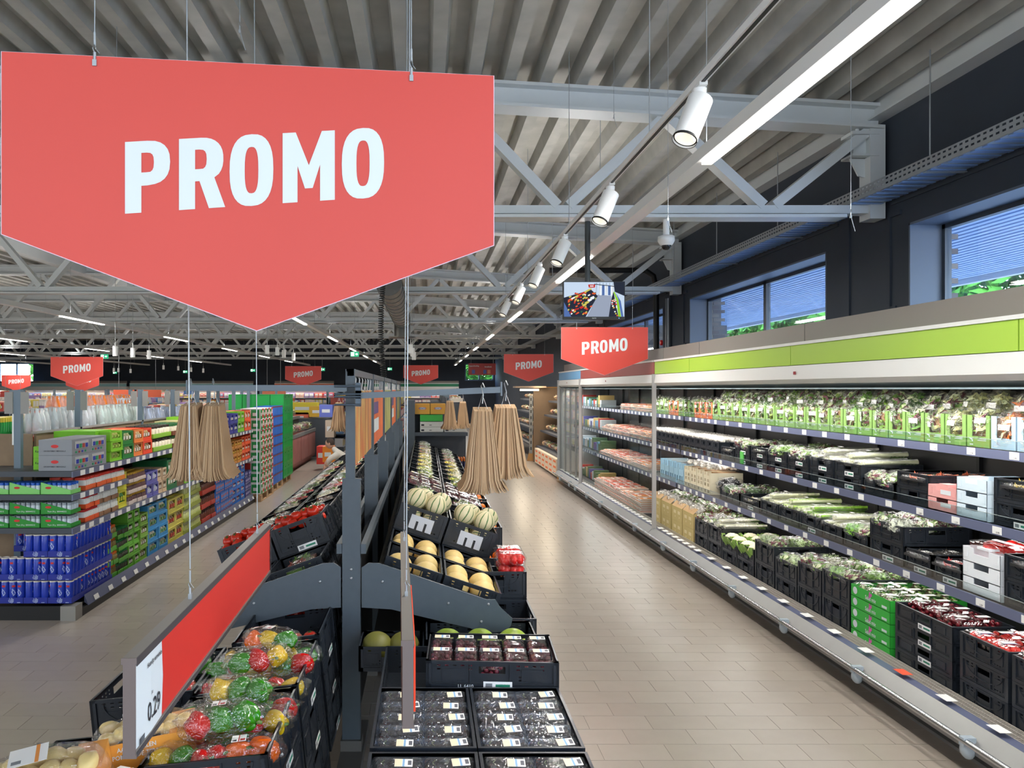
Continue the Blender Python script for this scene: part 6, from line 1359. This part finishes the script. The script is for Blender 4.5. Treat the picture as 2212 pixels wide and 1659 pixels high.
# ---- drinks on the far side of the spine (top shelf of the opposite face)
ob('drinks_shelf', boxmesh('drinks_shelf', -4.75, -3.98, 7.7, 17.5, 1.56, 1.60, mat('white_shelf', (200, 204, 208), .5)), label='upper shelf of bottled drinks behind the wood panels', cat='shelf')
b = MB(); b.box(-4.6, -4.1, 7.7, 17.5, 0, 1.56); ob('drinks_shelving', b.mesh('drinks_shelving', shelf_dark), label='dark body of the drinks shelving behind the wood panels', cat='shelving')
wrap = film_mat('shrink_wrap', gloss=.12, rough=.12, white=.10)
bo = MB()
for q in range(3):
    for r in range(2): bo.lathe([(.04, 0), (.043, .02), (.043, .16), (.03, .22), (.014, .27), (.014, .3)], 10, cx=.05 + .09 * r, cy=.05 + .09 * q)
bo_me = bo.mesh('bottles', mat('bottle_tint', None, .2)); wr = crumple(.11, .16, .16, 77, amp=.12, m=wrap)
def bpack(x, y, z, col, i, desc): r = ob('bottle_pack', bo_me, None, T(x, y, z) @ S(1.1), col, label='%s shrink-wrapped bottle pack, %s along above the wood panels' % (desc, nth(i)), cat='bottle pack', group='bottle packs above the wood panels'); ob('wrap', wr, r, T(.09, .14, .15))
for i in range(4): bpack(-4.28, 8.05 + .38 * i, 1.60, (206, 214, 218), i, 'clear')
for i in range(4): bpack(-4.28, 9.65 + .38 * i, 1.60, (196, 214, 206), i + 4, 'pale green')
for i in range(7): bpack(-4.62, 9.2 + .34 * i, 1.72, (226, 120, 30), i, 'orange')
for i in range(6): bpack(-4.28, 11.3 + .42 * i, 1.52, (190, 204, 230), i + 8, 'bluish clear')
for i in range(7): cartons(7.5 + .3 * i if i < 3 else 7.5 + .3 * i, 7.5 + .3 * (i + 1), 1.60, 1, .26, .15, 'tray', [(22, 150, 60), (30, 170, 70), (226, 206, 60)], 'the drinks shelf', xf=-4.35, d=.35, place='the drinks side') if i < 4 else None
for i in range(6): ob('red_pack', bpy.data.meshes.get('red_pack') or boxmesh('red_pack', 0, .25, 0, .3, 0, .05, mat('red_film_pack', (226, 80, 70), .3)), None, T(-4.25, 7.7 + .31 * i - .0, 1.602 if i < 1 else 1.602), label='flat red and white pack, %s along the drinks shelf' % nth(i), cat='pack') if i < 1 else None
wbx = boxmesh('white_board_box', 0, .25, 0, .25, 0, .42, mat('white_board', (220, 224, 226), .6))
for i in range(4): ob('white_panel_box', wbx, None, T(-4.72, 11.0 + .27 * i, 1.60) @ RY(4), label='tall white blank box, %s in the row left of the man' % nth(i), cat='box', group='tall white boxes'); 

# ================================================================ BACKGROUND OF THE SHOP
def gondola(x0, x1, y0, y1, zs, label, seed, palette, step=.3, posts=True, face=1):
    t = thing('shelving_unit', label, 'shelving'); b = MB(); xm = (x0 + x1) / 2; b.box(x0, x1, y0, y1, 0, .16); b.box(xm - .02, xm + .02, y0, y1, .1, max(zs) + .25)
    ob('frame', b.mesh('frame', shelf_dark), t)
    for z in zs: ob('shelf', boxmesh('shelf', x0, x1, y0, y1, z - .03, z, shelf_dark), t)
    if posts:
        for q in range(int((y1 - y0) / 2.6) + 1): ob('post', boxmesh('post', xm - .04, xm + .04, y0 + 2.6 * q, y0 + 2.6 * q + .05, .1, 2.12, blue_post), t)
    rr = random.Random(seed); n_ = 0; low = MB(); lc = [mat('pack_%d' % q, c, .45) for q, c in enumerate(PB)]; short = label.split(',')[0][:38]
    for li, z in enumerate([.16] + zs):
        y = y0 + .05
        while y < y1 - step:
            w = step * rr.uniform(.7, 1.3); c_ = rr.choice(palette); c2 = rr.choice(palette)
            if y + w > y1: break
            hh = rr.uniform(.2, .3)
            if z == max(zs): U[rr.choice(['print', 'tray', 'win', 'bottle'])].put('grocery_pack', (T(x1 - .03, y, z) if face > 0 else T(x0 + .03, y + w, z) @ RZ(180)) @ S(.42, w - .02, hh), '%s goods, %s along, top of the %s' % (cname(c_), nth(n_), label), 'goods', 'goods on the ' + short, cols=[c_, c2, (226, 222, 214)]); n_ += 1
            else:
                q = rr.randrange(8); low.box(x1 - .45, x1 - .03, y, y + w - .02, z, z + hh, q); low.box(x1 - .03, x1 - .026, y + .02, y + w * .45, z + .05, z + hh - .03, (q + 3) % 8); low.box(x1 - .03, x1 - .026, y + w * .5, y + w - .04, z + .05, z + hh - .03, (q + 5) % 8)
            y += w
    ob('packed_goods', low.mesh('packed_goods', lc), t, kind='stuff')
PA = [(206, 190, 90), (206, 90, 50), (110, 150, 60), (190, 190, 190), (226, 220, 206), (150, 60, 50), (60, 80, 150), (226, 160, 60)]
PB = [(226, 220, 214), (236, 190, 170), (206, 80, 70), (226, 226, 230), (120, 160, 206), (240, 210, 180), (226, 206, 90), (150, 120, 170)]
gondola(-7.6, -6.5, 13, 24, [.6, 1.05, 1.5], 'second shelving row left of the drinks', 1, PB, .34)
gondola(-11.2, -10.1, 15, 30, [.6, 1.1, 1.6], 'third shelving row further left', 2, PB, .4)
gondola(-15.4, -14.2, 20, 36, [.7, 1.2, 1.6], 'fourth shelving row far left', 3, PB, .5)
gondola(-6.0, -4.9, 20, 30, [.6, 1.05, 1.5], 'shelving beyond the green crates', 4, PA, .34)
gondola(-3.9, -2.8, 26, 38, [.6, 1.1, 1.6], 'shelving beyond the red island', 5, PA, .4)
gondola(-1.9, -.9, 20, 34, [.6, 1.1, 1.55], 'shelving past the produce stand', 6, PA, .36)
gondola(.2, 1.2, 24, 38, [.6, 1.1, 1.6], 'shelving down the right aisle', 7, PA, .4, face=1)
# end display with yellow cartons behind the produce stand
t = thing('end_display', 'end display of yellow and white cartons behind the produce stand', 'shelving')
b = MB(); b.box(-.33, -.19, 13.2, 13.26, 0, 1.95); b.box(-.33, -.19, 13.26, 14.4, 0, 1.7); ob('side_frame', b.mesh('side_frame', grey_steel), t)
ob('shelf', boxmesh('shelf', -.19, .72, 13.15, 13.75, 1.33, 1.39, shelf_dark), t); ob('lower_shelf', boxmesh('lower_shelf', -.19, .72, 13.15, 13.75, .62, .66, shelf_dark), t); ob('back_board', boxmesh('back_board', -.19, .72, 13.76, 13.8, 0, 1.9, shelf_dark), t); ob('base_shelf', boxmesh('base_shelf', -.19, .72, 13.15, 13.75, 0, .12, black_m), t)
yc = mat('yellow_carton', (226, 164, 60), .5)
for i in range(2):
    r = ob('yellow_carton', boxmesh('yellow_carton', -.19 + .27 * i, .07 + .27 * i, 13.3, 13.7, 1.70, 1.88, yc), label='yellow carton with oval badge, %s of two on the end display' % ['left', 'right'][i], cat='carton')
    ob('emblem', oval, r, T(-.06 + .27 * i, 13.299, 1.80) @ RX(90) @ S(1.4, .5, 1)); ob('emblem', disc, r, T(-.06 + .27 * i, 13.297, 1.80) @ RX(90) @ S(2.2, .75, 1)); ob('lettering', text_mesh('BONITA', .03, mat('navy_band', (40, 60, 130), .5), .02), r, T(-.06 + .27 * i, 13.295, 1.79) @ RX(90))
ob('green_carton', boxmesh('green_carton', -.1, .29, 13.2, 13.6, 1.58, 1.69, gm_), label='bright green carton under the yellow ones on the end display', cat='carton')
for k in range(2):
    for i in range(2): 
        r = ob('white_box', boxmesh('white_box', -.1 + .42 * i, .30 + .4 * i, 13.2, 13.6, 1.395 + .09 * k, 1.48 + .09 * k, mat('offwhite_box', (206, 206, 200), .6)), label='off-white printed box, %s column %s layer on the end display' % (['left', 'right'][i], ['lower', 'upper'][k]), cat='box'); b = MB(); b.box(-.08 + .42 * i, -.03 + .42 * i, 13.198, 13.2, 1.41 + .09 * k, 1.44 + .09 * k); b.box(.06 + .4 * i, .1 + .4 * i, 13.198, 13.2, 1.42 + .09 * k, 1.43 + .09 * k); ob('print', b.mesh('print', ink), r)
for i in range(6): U['tray'].put('goods_carton', T(-.17 + .145 * (i + 1), 13.2, .662) @ RZ(-90) @ S(.4, .135, .3), 'orange and blue pot, %s from the left on the lower end display shelf' % nth(i), 'goods', 'goods on the end display', cols=[[(206, 80, 40), (206, 100, 60), (150, 60, 50)][i % 3], (60, 60, 110), (226, 130, 60)])
for i in range(3): ob('lime_box', boxmesh('lime_box', .1 + .2 * i, .29 + .2 * i, 13.2, 13.6, .125, .45, mat('lime_carton', (120, 196, 30), .5)), label='lime green box, %s on the end display floor level' % nth(i), cat='box')
# dark red produce island with slanted crates
t = thing('produce_island', 'dark red panelled produce island beyond the green bottle crates', 'display stand')
pr = mat('maroon_panel', (150, 70, 62), .4); b = MB(); b.box(-4.4, -3.4, 19.4, 23.4, .12, .86); b.box(-4.3, -3.5, 19.5, 23.3, 0, .12); ob('body', b.mesh('body', pr), t)
for i in range(3): ob('panel', boxmesh('panel', -3.4, -3.385, 19.42 + 1.33 * i, 20.7 + 1.33 * i, .2, .84, mat('maroon_panel_print', (170, 110, 104), .5, noise_amt=.12, nscale=3)), t)
b = MB(); b.box(-3.42, -3.37, 19.35, 23.4, .86, .95); b.box(-3.9, -3.86, 19.35, 23.4, 1.24, 1.32); ob('price_edge', b.mesh('price_edge', alu), t); b = MB(); b.box(-4.4, -3.9, 19.4, 23.4, .86, 1.25); ob('upper_body', b.mesh('upper_body', black_m), t)
for i in range(8):
    c_ = [(120, 110, 70), (150, 120, 60), (110, 130, 70), (190, 120, 90), (90, 70, 130)][i % 5]
    BAG[i % 3].put('produce_bag', T(-3.62, 19.65 + .48 * i, .95) @ S(1.7), 'film bag of produce, %s along the lower step of the red island' % nth(i), 'bag', 'bags on the red island', cols=[c_])
    BAG[i % 3].put('produce_bag', T(-4.12, 19.65 + .48 * i, 1.32) @ S(1.7), 'bag of fruit, %s along the upper step of the red island' % nth(i), 'bag', 'bags on the red island', cols=[[(220, 80, 40), (206, 50, 50), (226, 110, 40)][i % 3]])
# stacks between island and near post
for i, (px, py, Y, w, h, c_, lb) in enumerate([(655, 872, 25, .9, .35, (226, 206, 60), 'yellow and orange boxes stacked behind the red island'), (640, 893, 25, .8, .3, (236, 120, 90), 'orange and white boxes stacked behind the red island'), (685, 880, 24, .5, .3, (206, 164, 50), 'golden carton behind the red island'), (704, 877, 22, .38, .32, (96, 110, 190), 'violet blue carton left of the far paper bags'), (712, 911, 22, .25, .45, (190, 174, 156), 'beige drawer unit behind the far paper bags'), (708, 968, 19, .26, .35, (226, 130, 30), 'orange carton low beside the crouching person'), (692, 968, 20, .2, .42, (206, 50, 40), 'red bags stacked low beside the red island')]):
    x, z = at(px, py, Y); r = ob('stacked_carton', boxmesh('stacked_carton', x - w / 2, x + w / 2, Y, Y + .5, max(0, z - h), z + h * .1, mat('sc%d' % i, c_, .5)), label=lb, cat='carton'); ob('print', boxmesh('print', x - w * .3, x + w * .3, Y - .004, Y, max(.05, z - h * .6), z - h * .3, white_print), r)
b = MB(); b.box(-4.6, -3.1, 24, 26, 0, 1.2); ob('base_table', b.mesh('base_table', shelf_dark), label='dark display table behind the red produce island', cat='table')
# bakery corner on the right past the fridges
br = mat('bakery_brown_panel', (112, 92, 72), .45, noise_amt=.06, nscale=4); bw = mat('bakery_wood', (190, 140, 84), .5, noise_amt=.1, nscale=8)
def bakery(y0, y1, x0, label, k0):
    t = thing('bakery_rack', label, 'bakery rack'); b = MB(); b.box(4.0, 4.2, y0, y1, 0, 2.2); b.add([(x0 + .0, y0, .0), (4.1, y0, 0), (4.1, y0, 2.2), (x0 + .55, y0, 2.2), (x0, y0 + .02, 0), (4.1, y0 + .02, 0), (4.1, y0 + .02, 2.2), (x0 + .55, y0 + .02, 2.2)], [(0, 1, 2, 3), (7, 6, 5, 4), (3, 7, 4, 0)]); ob('back', b.mesh('back', bw), t)
    for j, z in enumerate((.5, .95, 1.4, 1.8)):
        sx = x0 + .1 + .12 * j
        ob('shelf', boxmesh('shelf', sx, 4.0, y0 + .02, y1, z - .05, z, mat('bakery_shelf', (70, 74, 84), .5)), t); n_ = 0; y = y0 + .1
        while y < y1 - .3:
            rr = random.Random(int(y * 100) + j); BAG[n_ % 3].put('bread_bag', T(sx + .25, y + .15, z + .03) @ RZ(rr.uniform(-20, 20)) @ S(1.3, 1.2, 1.2), 'bag of bread rolls, %s along, %s shelf of the %s' % (nth(n_), nth(j), label[:30]), 'bread', 'bags of bread', cols=[rr.choice([(206, 150, 84), (190, 120, 60), (214, 170, 110)])]); y += .38; n_ += 1
bakery(18.1, 22.2, 3.1, 'bakery rack just past the glass-door fridge', 0); bakery(22.7, 28, 3.0, 'wooden bakery rack beyond the tall brown panel', 1)
for k in range(3):
    for i in range(6): ob('croissant_carton', bpy.data.meshes.get('croissant_carton') or boxmesh('croissant_carton', 0, .35, 0, .55, 0, .13, mat('croissant_box', (232, 214, 190), .5)), None, T(3.1, 18.2 + .6 * i, .06 + .135 * k), label='white and orange croissant carton, %s along, %s layer under the bakery rack' % (nth(i), nth(k)), cat='carton', group='croissant cartons'); 
orm = boxmesh('print', -.003, 0, .05, .4, .04, .09, mat('orange_print', (236, 110, 40), .5))
for o in [o for o in COL.objects if o.name.startswith('croissant_carton') and o.type == 'MESH']: ob('print', orm, o)
t = thing('partition', 'tall brown partition panel between the two bakery racks', 'panel'); ob('panel', boxmesh('panel', 3.15, 3.85, 22.35, 22.42, 0, 2.17, br), t); b = MB(); b.box(3.03, 3.12, 22.35, 22.42, .25, 1.95); ob('steel_edge', b.mesh('steel_edge', alu), t)
b = MB()
for q in range(9): b.box(3.06, 3.09, 22.345, 22.35, .35 + .18 * q, .44 + .18 * q)
ob('slots', b.mesh('slots', black_m), t)
ob('cap', boxmesh('cap', 2.6, 3.5, 22.2, 22.8, 2.17, 2.22, mat('bakery_cap', (150, 130, 110), .5)), t); ob('light_bar', boxmesh('light_bar', 2.75, 3.3, 22.3, 22.36, 2.08, 2.14, mat('bakery_lamp', (255, 240, 210), .5, emit=(255, 236, 200), estr=2.0)), t)
area('bakery_lamp', 3.3, 20.2, 2.3, .3, 4, 40, color=(1, .85, .62)); area('bakery_lamp', 3.2, 25, 2.3, .3, 5, 50, color=(1, .85, .62))
# coolers along the back wall
def back_cooler(x0, x1, col, label, seed, ztop=2.62):
    t = thing('chiller_cabinet', label, 'fridge'); y = YB - 1.0; b = MB(); b.box(x0, x1, y, YB, 0, .35); b.box(x0, x1, YB - .15, YB, 0, 2.3); b.box(x0, x0 + .05, y, YB, 0, 2.3); ob('body', b.mesh('body', mat('cooler_white', (206, 206, 206), .5)), t)
    ob('canopy', boxmesh('canopy', x0, x1, y - .1, YB, 2.05, 2.28, cream), t); ob('header_board', boxmesh('header_board', x0, x1, y - .1, y - .05, 2.28, 2.45, mat('bh_' + str(seed), col, .5)), t); ob('top_board', boxmesh('top_board', x0, x1, y, y + .05, 2.45, ztop, top_grey), t); ob('header_trim', boxmesh('header_trim', x0, x1, y - .11, y - .05, 2.45, 2.49, cream), t)
    area('cooler_light', (x0 + x1) / 2, y + .1, 2.03, x1 - x0, .15, 9 * (x1 - x0), parent=t)
    rr = random.Random(seed); n_ = 0
    for li, z in enumerate((.36, .8, 1.2, 1.6)):
        ob('shelf', boxmesh('shelf', x0 + .05, x1, y + .1, YB - .15, z - .03, z, mat('cooler_white', (206, 206, 206), .5)), t); x = x0 + .1
        while x < x1 - .5 and n_ < 60:
            w = rr.uniform(.45, .7); c_ = rr.choice(PB); U['print'].put('chilled_goods', T(x, y + .12, z) @ RZ(-90) @ T(0, 0, 0) @ S(.5, w - .02, .3) , '%s chilled goods, %s along, %s shelf, %s' % (cname(c_), nth(n_), nth(li), {21: 'leftmost far wall fridge', 22: 'far fridge behind the man', 23: 'far orange-header fridge', 24: 'far green-header fridge'}[seed]), 'goods', 'chilled goods far back', cols=[c_, rr.choice(PB), (230, 226, 220)]); x += w; n_ += 1
back_cooler(-26, -18.2, (150, 200, 206), 'far wall fridge under the pale blue header, leftmost', 21); back_cooler(-18, -10.5, (150, 200, 206), 'far wall fridge under the pale blue header, behind the man', 22); back_cooler(-9.2, -5.6, (226, 110, 60), 'far wall fridge under the orange header', 23); back_cooler(-3.8, 2.0, (30, 130, 90), 'far wall fridge under the dark green header', 24)
# hanging boards in the distance
for i, (px0, px1, py0, py1, Y, c_, lb) in enumerate([(245, 348, 842, 858, 28, (206, 92, 60), 'wide orange-red hanging board above the man'), (397, 418, 844, 852, 28, (70, 110, 170), 'small blue hanging board left of the paper bags'), (566, 617, 845, 855, 30, (214, 120, 90), 'salmon hanging board in three panels'), (0, 56, 845, 860, 28, (190, 60, 50), 'red hanging board at the far left')]):
    x0, z1 = at(px0, py0, Y); x1, z0 = at(px1, py1, Y); r = ob('hanging_board', boxmesh('hanging_board', x0, x1, Y, Y + .03, z0, z1, mat('hb%d' % i, c_, .5)), label=lb, cat='sign'); b = MB(); b.rod([(x0 + .2, Y, z1), (x0 + .2, Y, rz(x0))], .006, 4); b.rod([(x1 - .2, Y, z1), (x1 - .2, Y, rz(x0))], .006, 4); ob('wires', b.mesh('wires', zinc), r)
x0, z1 = at(1012, 785, 30); x1, z0 = at(1071, 810, 30); r = ob('hanging_banner', boxmesh('hanging_banner', x0, x1, 30, 30.03, z0, z1, mat('maroon_banner', (150, 46, 46), .5)), label='maroon hanging banner in front of the small back window', cat='sign')
for tx, u, v, sz in (('dagaanbieding', .2, .8, .07), ('kwaliteit', .72, .72, .08)): ob('lettering', text_mesh(tx, sz, white_print, .01), r, T(x0 + (x1 - x0) * u, 29.995, z0 + (z1 - z0) * v - .03) @ RX(90))
for u, c_ in ((.18, (60, 80, 150)), (.6, (70, 90, 160)), (.75, (190, 120, 90))): ob('picture', boxmesh('picture', x0 + (x1 - x0) * u - .06, x0 + (x1 - x0) * u + .06, 29.99, 30, z0 + .05, z0 + .2, mat('bp%d' % int(u * 100), c_, .5)), r)
b = MB(); b.rod([(x0 + .1, 30, z1), (x0 + .1, 30, rz(2))], .005, 4); b.rod([(x1 - .1, 30, z1), (x1 - .1, 30, rz(2))], .005, 4); ob('wires', b.mesh('wires', zinc), r)

# ================================================================ PEOPLE
def skin_person(name, label, J, edges, rad, mats_fn, M, head, group=None):
    me = bpy.data.meshes.new('body'); me.from_pydata([Vector(p) for p in J], edges, []); o = ob(name, me, None, M, label=label, cat='person')
    md = o.modifiers.new('skin', 'SKIN'); md.use_smooth_shade = True
    for v, r in zip(me.skin_vertices[0].data, rad): v.radius = (r, r) if not isinstance(r, tuple) else r
    me.skin_vertices[0].data[0].use_root = True
    sd = o.modifiers.new('sub', 'SUBSURF'); sd.levels = 2; sd.render_levels = 2
    bpy.context.view_layer.update(); dg = bpy.context.evaluated_depsgraph_get(); m2 = bpy.data.meshes.new_from_object(o.evaluated_get(dg)); o.modifiers.clear(); o.data = m2
    m2.materials.clear()
    for q in mats_fn[0]: m2.materials.append(q)
    for p in m2.polygons: p.material_index = mats_fn[1](p.center); p.use_smooth = True
    return o
skin = mat('skin', (206, 160, 136), .5); navy = mat('navy_jacket', (34, 50, 96), .7); shirt = mat('white_shirt', (226, 228, 230), .7); trouser = mat('dark_trousers', (34, 36, 44), .7); hair = mat('dark_hair', (60, 46, 38), .7); cream_j = mat('cream_jacket', (206, 200, 188), .8); shoe = mat('shoe_black', (22, 22, 24), .4)
J = [(0, 0, .95), (0, 0, 1.15), (0, 0, 1.38), (0, 0, 1.50), (0, -.01, 1.58), (.19, 0, 1.42), (.25, .02, 1.15), (.26, -.06, .90), (-.19, 0, 1.42), (-.25, .02, 1.15), (-.26, -.06, .90), (.10, 0, .88), (.11, 0, .48), (.11, .02, .09), (.12, -.14, .05), (-.10, 0, .88), (-.11, 0, .48), (-.11, .02, .09), (-.12, -.14, .05)]
E = [(0, 1), (1, 2), (2, 3), (3, 4), (2, 5), (5, 6), (6, 7), (2, 8), (8, 9), (9, 10), (0, 11), (11, 12), (12, 13), (13, 14), (0, 15), (15, 16), (16, 17), (17, 18)]
Rr_ = [(.16, .11), (.16, .11), (.17, .11), .06, .055, .075, .055, .04, .075, .055, .04, .09, .065, .045, .045, .09, .065, .045, .045]
def mf(c):
    if c.z > 1.49: return 0
    if c.z < .1: return 4
    if c.z < .93 and abs(c.x) < .21: return 3
    if c.z < .93: return 0 if c.z < .9 else 1
    if abs(c.x) < .055 and c.y < 0: return 2
    return 1
Mp = T(-13.6, 34, 0)
man = skin_person('person', 'man in a navy jacket and white shirt standing far down the shop', J, E, Rr_, ([skin, navy, shirt, trouser, shoe], mf), Mp, None)
def head_at(par, M_, hcol):
    b = MB(); b.ball((0, 0, 0), (.075, .095, .115), 16, 12, fn=lambda v: 1 - .12 * max(0, -v[2]) * (v[1] > -.2)); b.ball((0, -.098, -.01), (.012, .018, .022), 6, 5); b.ball((.078, 0, 0), (.012, .02, .03), 6, 5); b.ball((-.078, 0, 0), (.012, .02, .03), 6, 5); h = ob('head', b.mesh('head', skin), par, M_)
    b = MB(); b.ball((0, .018, .025), (.082, .092, .105), 16, 10); ob('hair', b.mesh('hair', hcol), par, M_)
    b = MB(); b.ball((.028, -.088, .012), (.010, .008, .007), 6, 5); b.ball((-.028, -.088, .012), (.010, .008, .007), 6, 5); ob('eyes', b.mesh('eyes', ink), par, M_)
    b = MB(); b.ball((0, -.088, -.052), (.024, .01, .006), 8, 5); ob('mouth', b.mesh('mouth', mat('lips', (160, 90, 84), .5)), par, M_)
def hand_at(par, M_):
    b = MB(); b.ball((0, 0, -.03), (.036, .016, .045), 10, 8)
    for q in range(4): b.rod([(-.026 + .0175 * q, 0, -.06), (-.027 + .018 * q, -.006, -.095 - .006 * (q in (1, 2))), (-.027 + .018 * q, -.02, -.118 - .008 * (q in (1, 2)))], .008, 6)
    b.rod([(.03, -.004, -.02), (.048, -.014, -.05), (.046, -.024, -.07)], .009, 6); ob('hand', b.mesh('hand', skin), par, M_)
head_at(man, T(0, -.02, 1.67), hair); hand_at(man, T(.26, -.06, .90)); hand_at(man, T(-.26, -.06, .90))
J2 = [(0, 0, .42), (-.10, 0, .56), (-.24, 0, .72), (-.34, 0, .80), (-.38, 0, .84), (-.24, -.17, .70), (-.42, -.2, .60), (-.52, -.16, .45), (-.24, .17, .70), (-.42, .2, .60), (-.52, .16, .45), (-.02, -.11, .40), (-.34, -.14, .46), (-.18, -.13, .09), (-.30, -.13, .05), (-.02, .11, .40), (-.34, .14, .46), (-.18, .13, .09), (-.30, .13, .05)]
def mf2(c):
    if c.z < .1: return 2
    if c.x > -.42 and c.z > .5: return 0
    if c.x < -.48: return 1
    return 3 if c.z < .5 else 0
Mq = T(-1.70, 17.0, 0)
wom = skin_person('person', 'crouching person in a cream jacket reaching to a low shelf', J2, E, [(.15, .13), (.16, .12), (.17, .12), .06, .055, .08, .06, .045, .08, .06, .045, .1, .07, .05, .045, .1, .07, .05, .045], ([cream_j, skin, shoe, mat('beige_trousers', (196, 188, 172), .8)], mf2), Mq, None)
head_at(wom, T(-.44, 0, .92) @ RZ(-90) @ RX(20), hair); hand_at(wom, T(-.53, -.16, .45)); hand_at(wom, T(-.53, .16, .45))
